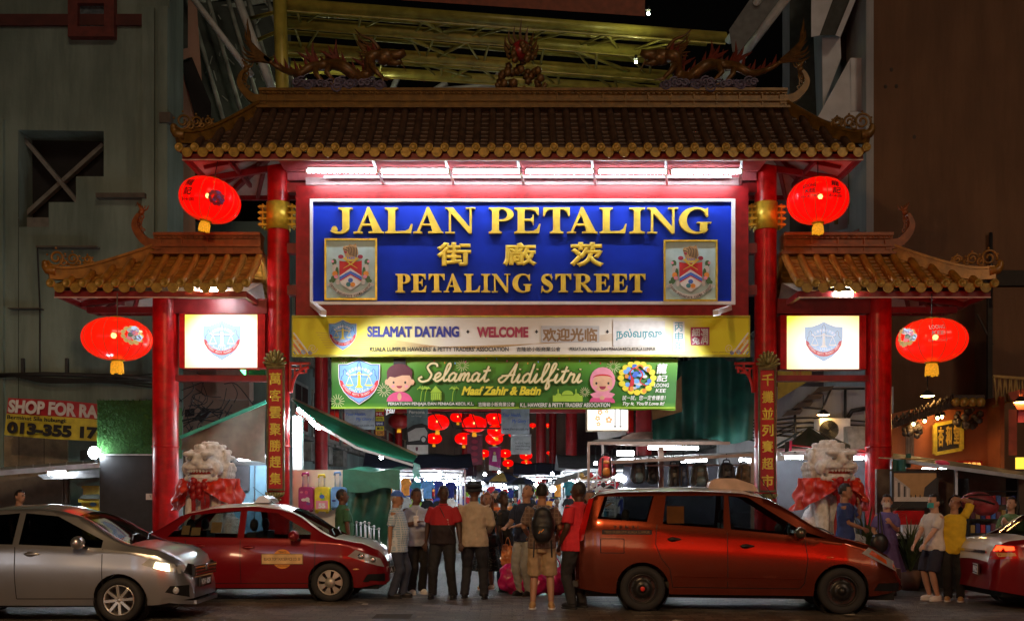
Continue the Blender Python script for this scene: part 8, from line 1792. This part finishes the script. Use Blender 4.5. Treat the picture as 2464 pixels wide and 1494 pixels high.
h_ = p['hand'][0]; c_ = thing('drink_cup', 'white drink cup with a straw held by the stout man in the pale blue shirt', 'cup', h_ + Vector((0, -.02, -.02))); b = MB(); b.lathe([(0, -.04), (.035, -.04), (.045, .09), (0, .09)], 14); b.ball((0, 0, .10), (.05, .05, .035), 10); b.build('cup', WHITE, c_, True); b = MB(); b.tube([(0, 0, .1), (.02, 0, .22)], .005, 5); b.build('straw', WHITE, c_, True)
p = person(1066, 15.5, 1.76, -8, 'man in a red and black sports shirt and black trousers standing with hands down', splitcol('red_black_shirt', ((0, (.02, .012, .014)), (.48, (.02, .012, .014)), (.50, (.36, .012, .02)), (1, (.36, .012, .02)))), BLK, 'dark', hair='crop', head=(28, 0), belly=.06, stance=.17, build=1.10, rh=(-.29, .03, .84), lh=(.29, -.06, .86))
b = MB(); b.textf('BULAN\nSUKAN\nN GARA', lambda u, v, t: p['V'](.03 + .10*u, -.145 - .01*t, 1.16 + .10*v), 0, .02); b.build('chest_lettering', ink('white'), p['r'], True)
b = MB(); b.bar(p['V'](-.02, -.14, 1.44), p['V'](.19, -.15, 1.02), .02, .008); b.build('bag_strap', BLACK, p['r'], True)
p = person(1141, 15.5, 1.80, 172, 'man in a dark turban and beige shirt seen from behind in dark trousers', (.46, .38, .28), (.02, .022, .03), 'brown', sleeve='long', hair='bald', build=1.14, stride=.05, stance=.16, rh=(-.19, -.24, 1.02), lh=(.19, -.24, 1.02), top_len=.06)
b = MB(); hp = p['hp']; b.ball(hp(0, .0, .165), (.095, .11, .085), 14)
for k in range(4): b.tube([hp(.098*cos(a*pi/8), .115*sin(a*pi/8), .125 + .03*k + .03*sin(a*pi/8)*(-1 if k % 2 else .3)) for a in range(17)], .022, 6)
b.build('turban', pm('dark_turban', (.02, .025, .035), .8, bump=.4), p['r'], True)
p = person(1172, 17.0, 1.66, -20, 'red-haired woman in a long speckled dress peeping past the man in the turban', speckle('speckled_cloth', (.025, .028, .024), (.16, .15, .11), 34, .32), MATS.get('speck_skirt') or speckle('speckled_skirt', (.025, .028, .024), (.16, .15, .11), 34, .32), 'tan', leg='skirt', hair='long', hc=(.20, .07, .025), female=True, head=(30, 0), shoe='tan', collar=False)
q = thing('handbag', 'black handbag hanging at the hip of the woman in the speckled dress', 'bag', (PX(1186, 16.75), 16.75, .86)); b = MB(); b.ball((0, 0, 0), (.16, .06, .12), 14); b.build('pouch', pm('black_leather', (.012, .012, .014), .4), q, True); b = MB(); b.bar((-.1, -.05, .02), (.1, -.05, .02), .03, .02); b.build('flap', BLACK, q, True)
p = person(1192, 17.8, 1.70, 0, 'man in an orange shirt and black face mask behind the turbaned man', (.62, .12, .015), (.03, .04, .09), 'tan', hair='crop', collar=False); mask(p, 'black')
p = person(1215, 16.6, 1.66, 62, 'curly-haired youth in a black T-shirt holding up a water bottle and carrying an orange bag', BLK, (.02, .022, .04), 'dark', hair='curly', rh=(-.20, -.05, .88), lh=(.10, -.42, 1.28), head=(-20, 14), collar=False)
h_ = p['hand'][1]; q = thing('water_bottle', 'clear water bottle held up by the curly-haired youth', 'bottle', h_ + Vector((.02, -.03, 0))); b = MB(); b.lathe([(0, -.02), (.032, -.02), (.034, .13), (.014, .18), (.014, .20), (0, .20)], 12); b.build('bottle', pm('clear_plastic', (.45, .52, .56), .15), q, True); b = MB(); b.lathe([(.016, .195), (.016, .215), (0, .215)], 10); b.build('cap', ink('sky'), q, True)
def plasticbag(x, d, w, h, m, lab, z=0., knot=True):
    c = thing('plastic_bag', lab, 'bag', (PX(x, d), d, z)); b = MB(); b.ball((0, 0, h*.34), (w, w*.7, h*.36), 16); random.seed(int(x)); b.ball((-w*.3, 0, h*.5), (w*.6, w*.5, h*.3), 12); b.ball((w*.3, .05, h*.45), (w*.6, w*.5, h*.3), 12)
    o = remesh(b, w*.07, 1, [m], 'sack', c)
    co = []
    for v in o.data.vertices: k = mnoise.noise(v.co*9/w*.3)*w*.16 * (v.co.z > .01); co += [v.co.x + k, v.co.y + k*.7, v.co.z]
    o.data.vertices.foreach_set('co', co); o.data.update()
    b = MB()
    for q in (-1, 1): b.tube(catmull([(q*w*.35, 0, h*.66), (q*w*.25, 0, h*.86), (q*w*.05, .0, h*1.0)], 4), [w*.13]*4 + [w*.09]*4 + [w*.06], 7, flat=.4)
    b.build('handle', m, c, True); return c
PB = lambda n, c: pm(n, c, .25, var=.5, scale=7, bump=.9, bscale=9)
plasticbag(1222, 16.3, .13, .52, PB('orange_bag', (.75, .26, .09)), 'orange plastic bag hanging from the hand of the curly-haired youth', .42)
plasticbag(1245, 16.2, .33, .66, PB('magenta_bag', (.48, .015, .13)), 'bulging magenta plastic bag on the ground nearest the orange bag'); plasticbag(1282, 16.0, .30, .58, PB('magenta_bag', (.48, .015, .13)), 'magenta plastic bag on the ground behind the legs of the backpacker'); plasticbag(1335, 16.1, .30, .62, PB('magenta_bag', (.48, .015, .13)), 'magenta plastic bag between the backpacker and the man in red'); plasticbag(1262, 16.8, .22, .80, PB('red_bag', (.60, .05, .03)), 'taller red plastic bag among the magenta bags')
p = person(1264, 15.9, 1.80, -42, 'man in a navy T-shirt and grey trousers looking down at his hands', (.018, .024, .05), (.30, .29, .26), 'tan', rh=(-.12, -.32, 1.10), lh=(.12, -.34, 1.12), hair='crop', head=(5, 28), collar=False, build=1.06)
p = person(1304, 14.0, 1.78, 176, 'man seen from behind in a brown striped T-shirt, khaki shorts and tan trainers', checks('brown_stripe', (.13, .085, .065), (.20, .14, .11), .03), (.42, .30, .17), 'tan', leg='shorts', hair='crop', rh=(-.20, -.28, 1.02), lh=(.20, -.28, 1.02), shoe='tan', stance=.13, collar=False, head=(0, 12), build=1.04)
q = thing('backpack', 'black backpack worn by the man in khaki shorts', 'backpack', (PX(1306, 13.78), 13.78, .98), radians(176)); b = MB(); b.ball((0, .02, .22), (.17, .11, .26), 14); b.ball((0, .06, .12), (.15, .12, .14), 12); b.ball((0, .03, .38), (.13, .09, .12), 12); remesh(b, .02, 3, [pm('black_nylon', (.012, .012, .014), .5, var=.5, bump=.3)], 'body', q)
b = MB()
for s_ in (-1, 1): b.tube(catmull([(s_*.09, -.02, .45), (s_*.14, -.16, .47), (s_*.16, -.36, .36), (s_*.17, -.32, .12)], 4), .022, 6, flat=.4); b.tube([(s_*.12, .03, .02), (s_*.13, .05, -.22)], .012, 5)
b.build('strap', BLACK, q, True); b = MB(); b.bar((-.02, .17, .18), (.02, .17, .14), .012); b.bar((.03, .165, .16), (.05, .165, .12), .012); b.build('zip_pull', ink('orange'), q, True)
p = person(1390, 14.15, 1.80, -128, 'stout man from behind in a bright red polo shirt and black trousers', (.62, .022, .035), (.02, .02, .022), 'dark', hair='crop', belly=.15, build=1.20, rh=(-.30, -.36, 1.16), lh=(.22, -.14, .92), top_len=.05, stance=.13, head=(15, 6))
person(1374, 16.6, 1.45, -10, 'child with light brown hair half hidden behind the man in red', (.35, .33, .30), (.08, .08, .1), 'tan', hair='short', hc=(.16, .09, .04), collar=False)
person(1418, 16.9, 1.70, -30, 'brown-haired woman in a white top beyond the man in red', (.55, .54, .50), (.06, .06, .08), 'tan', hair='long', hc=(.07, .03, .015), female=True, collar=False, head=(40, 0))
p = person(2034, 16.4, 1.80, 62, 'young man in a blue printed T-shirt with one hand at his collar', (.03, .055, .20), (.04, .045, .08), 'tan', rh=(.02, -.26, 1.06), lh=(.10, -.20, 1.44), head=(6, 0), collar=False)
b = MB(); hp = p['V']; b.add([hp(.0 + .055*cos(k*pi/8), -.150, 1.25 + .055*sin(k*pi/8)) for k in range(16)], [tuple(range(16))]); b.build('shirt_print', pm('print_grey', (.16, .16, .17), .8), p['r'], True)
p = person(2134, 16.1, 1.62, -12, 'woman in a violet dress and pale face mask with a black shoulder bag', (.13, .11, .36), (.13, .11, .36), 'fair', leg='dress', hair='pony', rh=(-.16, -.18, .98), lh=(.03, -.24, 1.28), female=True, head=(-12, 4), collar=False, shoe='black'); mask(p, 'lgrey')
q = thing('shoulder_bag', 'black shoulder bag at the side of the woman in the violet dress', 'bag', (PX(2116, 15.85), 15.85, .74)); b = MB(); b.ball((0, 0, .12), (.15, .07, .17), 14); b.build('pouch', pm('black_leather', (.012, .012, .014), .4), q, True); b = MB(); b.tube([(-.02, .0, .26), (.02, .1, .62)], .012, 5); b.tube([(.05, .0, .26), (.05, .1, .62)], .012, 5); b.build('strap', BLACK, q, True)
p = person(2247, 15.2, 1.62, -72, 'woman in a white T-shirt, navy shorts and pale clogs wearing a teal face mask', (.62, .58, .56), (.02, .022, .045), 'fair', leg='shorts', hair='bun', rh=(-.12, -.32, .90), lh=(.10, -.30, .94), female=True, head=(-5, 3), collar=False, shoe='white', top_len=.02, build=1.06); CLR['maskteal'] = (.03, .35, .38); mask(p, 'maskteal')
p = person(2296, 15.1, 1.60, -28, 'person in a yellow T-shirt and black trousers with one arm raised to a bundle', (.62, .42, .02), BLK, 'tan', rh=(-.22, -.10, .82), lh=(.10, -.12, 1.72), head=(-10, 22), collar=False, shoe='tan', build=1.06, top_len=.06, hair='curly')
q = thing('carried_bundle', 'red and dark bundle held on the shoulder of the person in yellow', 'bundle', (PX(2352, 15.3), 15.3, 1.38)); b = MB(); b.ball((0, 0, .15), (.28, .16, .17), 14); b.ball((.12, 0, .08), (.22, .16, .15), 12); remesh(b, .025, 2, [pm('wine_nylon', (.22, .025, .035), .5, var=.6, scale=5, bump=.5)], 'sack', q); b = MB(); b.tube([(-.2, -.12, .22), (.0, -.17, .18), (.2, -.14, .12)], .015, 5); b.tube([(-.24, -.05, .24), (-.05, -.12, .27), (.2, -.1, .26)], .012, 5); b.build('strap', BLACK, q, True)
p = person(2433, 16.6, 1.58, -50, 'dark-haired woman in a green sweater drinking from a bag at the right margin', (.10, .17, .07), (.03, .03, .04), 'fair', sleeve='long', hair='long', rh=(-.06, -.24, 1.30), lh=(.07, -.24, 1.28), female=True, head=(-10, 6), collar=False)
q = thing('drink_bag', 'clear plastic drink bag in the hands of the woman in the green sweater', 'bag', p['hand'][0] + Vector((-.02, -.05, -.16))); b = MB(); b.ball((0, 0, 0), (.06, .04, .09), 12); b.build('sachet', pm('milky_plastic', (.5, .5, .48), .3), q, True); b = MB(); b.tube([(0, 0, .08), (0, .02, .2)], .006, 5); b.build('straw', WHITE, q, True)
person(48, 19.0, 1.72, 75, 'man with short dark hair whose head shows over the silver car roof', (.05, .05, .06), BLK, 'tan', hair='crop', collar=False)
# shoppers deeper in the market
random.seed(31); cols = [('white', (.5, .5, .5)), ('black', BLK), ('red', (.4, .03, .03)), ('blue', (.04, .08, .3)), ('grey', (.2, .2, .2)), ('orange', (.5, .15, .02)), ('teal', (.03, .2, .2)), ('pink', (.5, .12, .2))]
for k, (x, d) in enumerate(((985, 29), (1030, 31), (1098, 36), (1112, 40), (1162, 30), (1228, 33), (1240, 42), (1290, 34), (1340, 30), (1352, 40), (1085, 44), (1190, 46))):
    n, c = cols[k % 8]; person(x, d, random.uniform(1.55, 1.78), random.choice((0, 20, -30, 180, 160, 200)), '%s shopper in a %s top deeper in the crowded market street' % (('near', 'far')[d > 28], n), c, random.choice((BLK, DEN, (.2, .18, .14))), random.choice(('tan', 'brown', 'fair')), hair=random.choice(('crop', 'long', 'short')), collar=False, group='shoppers in the market street', vox=.02)
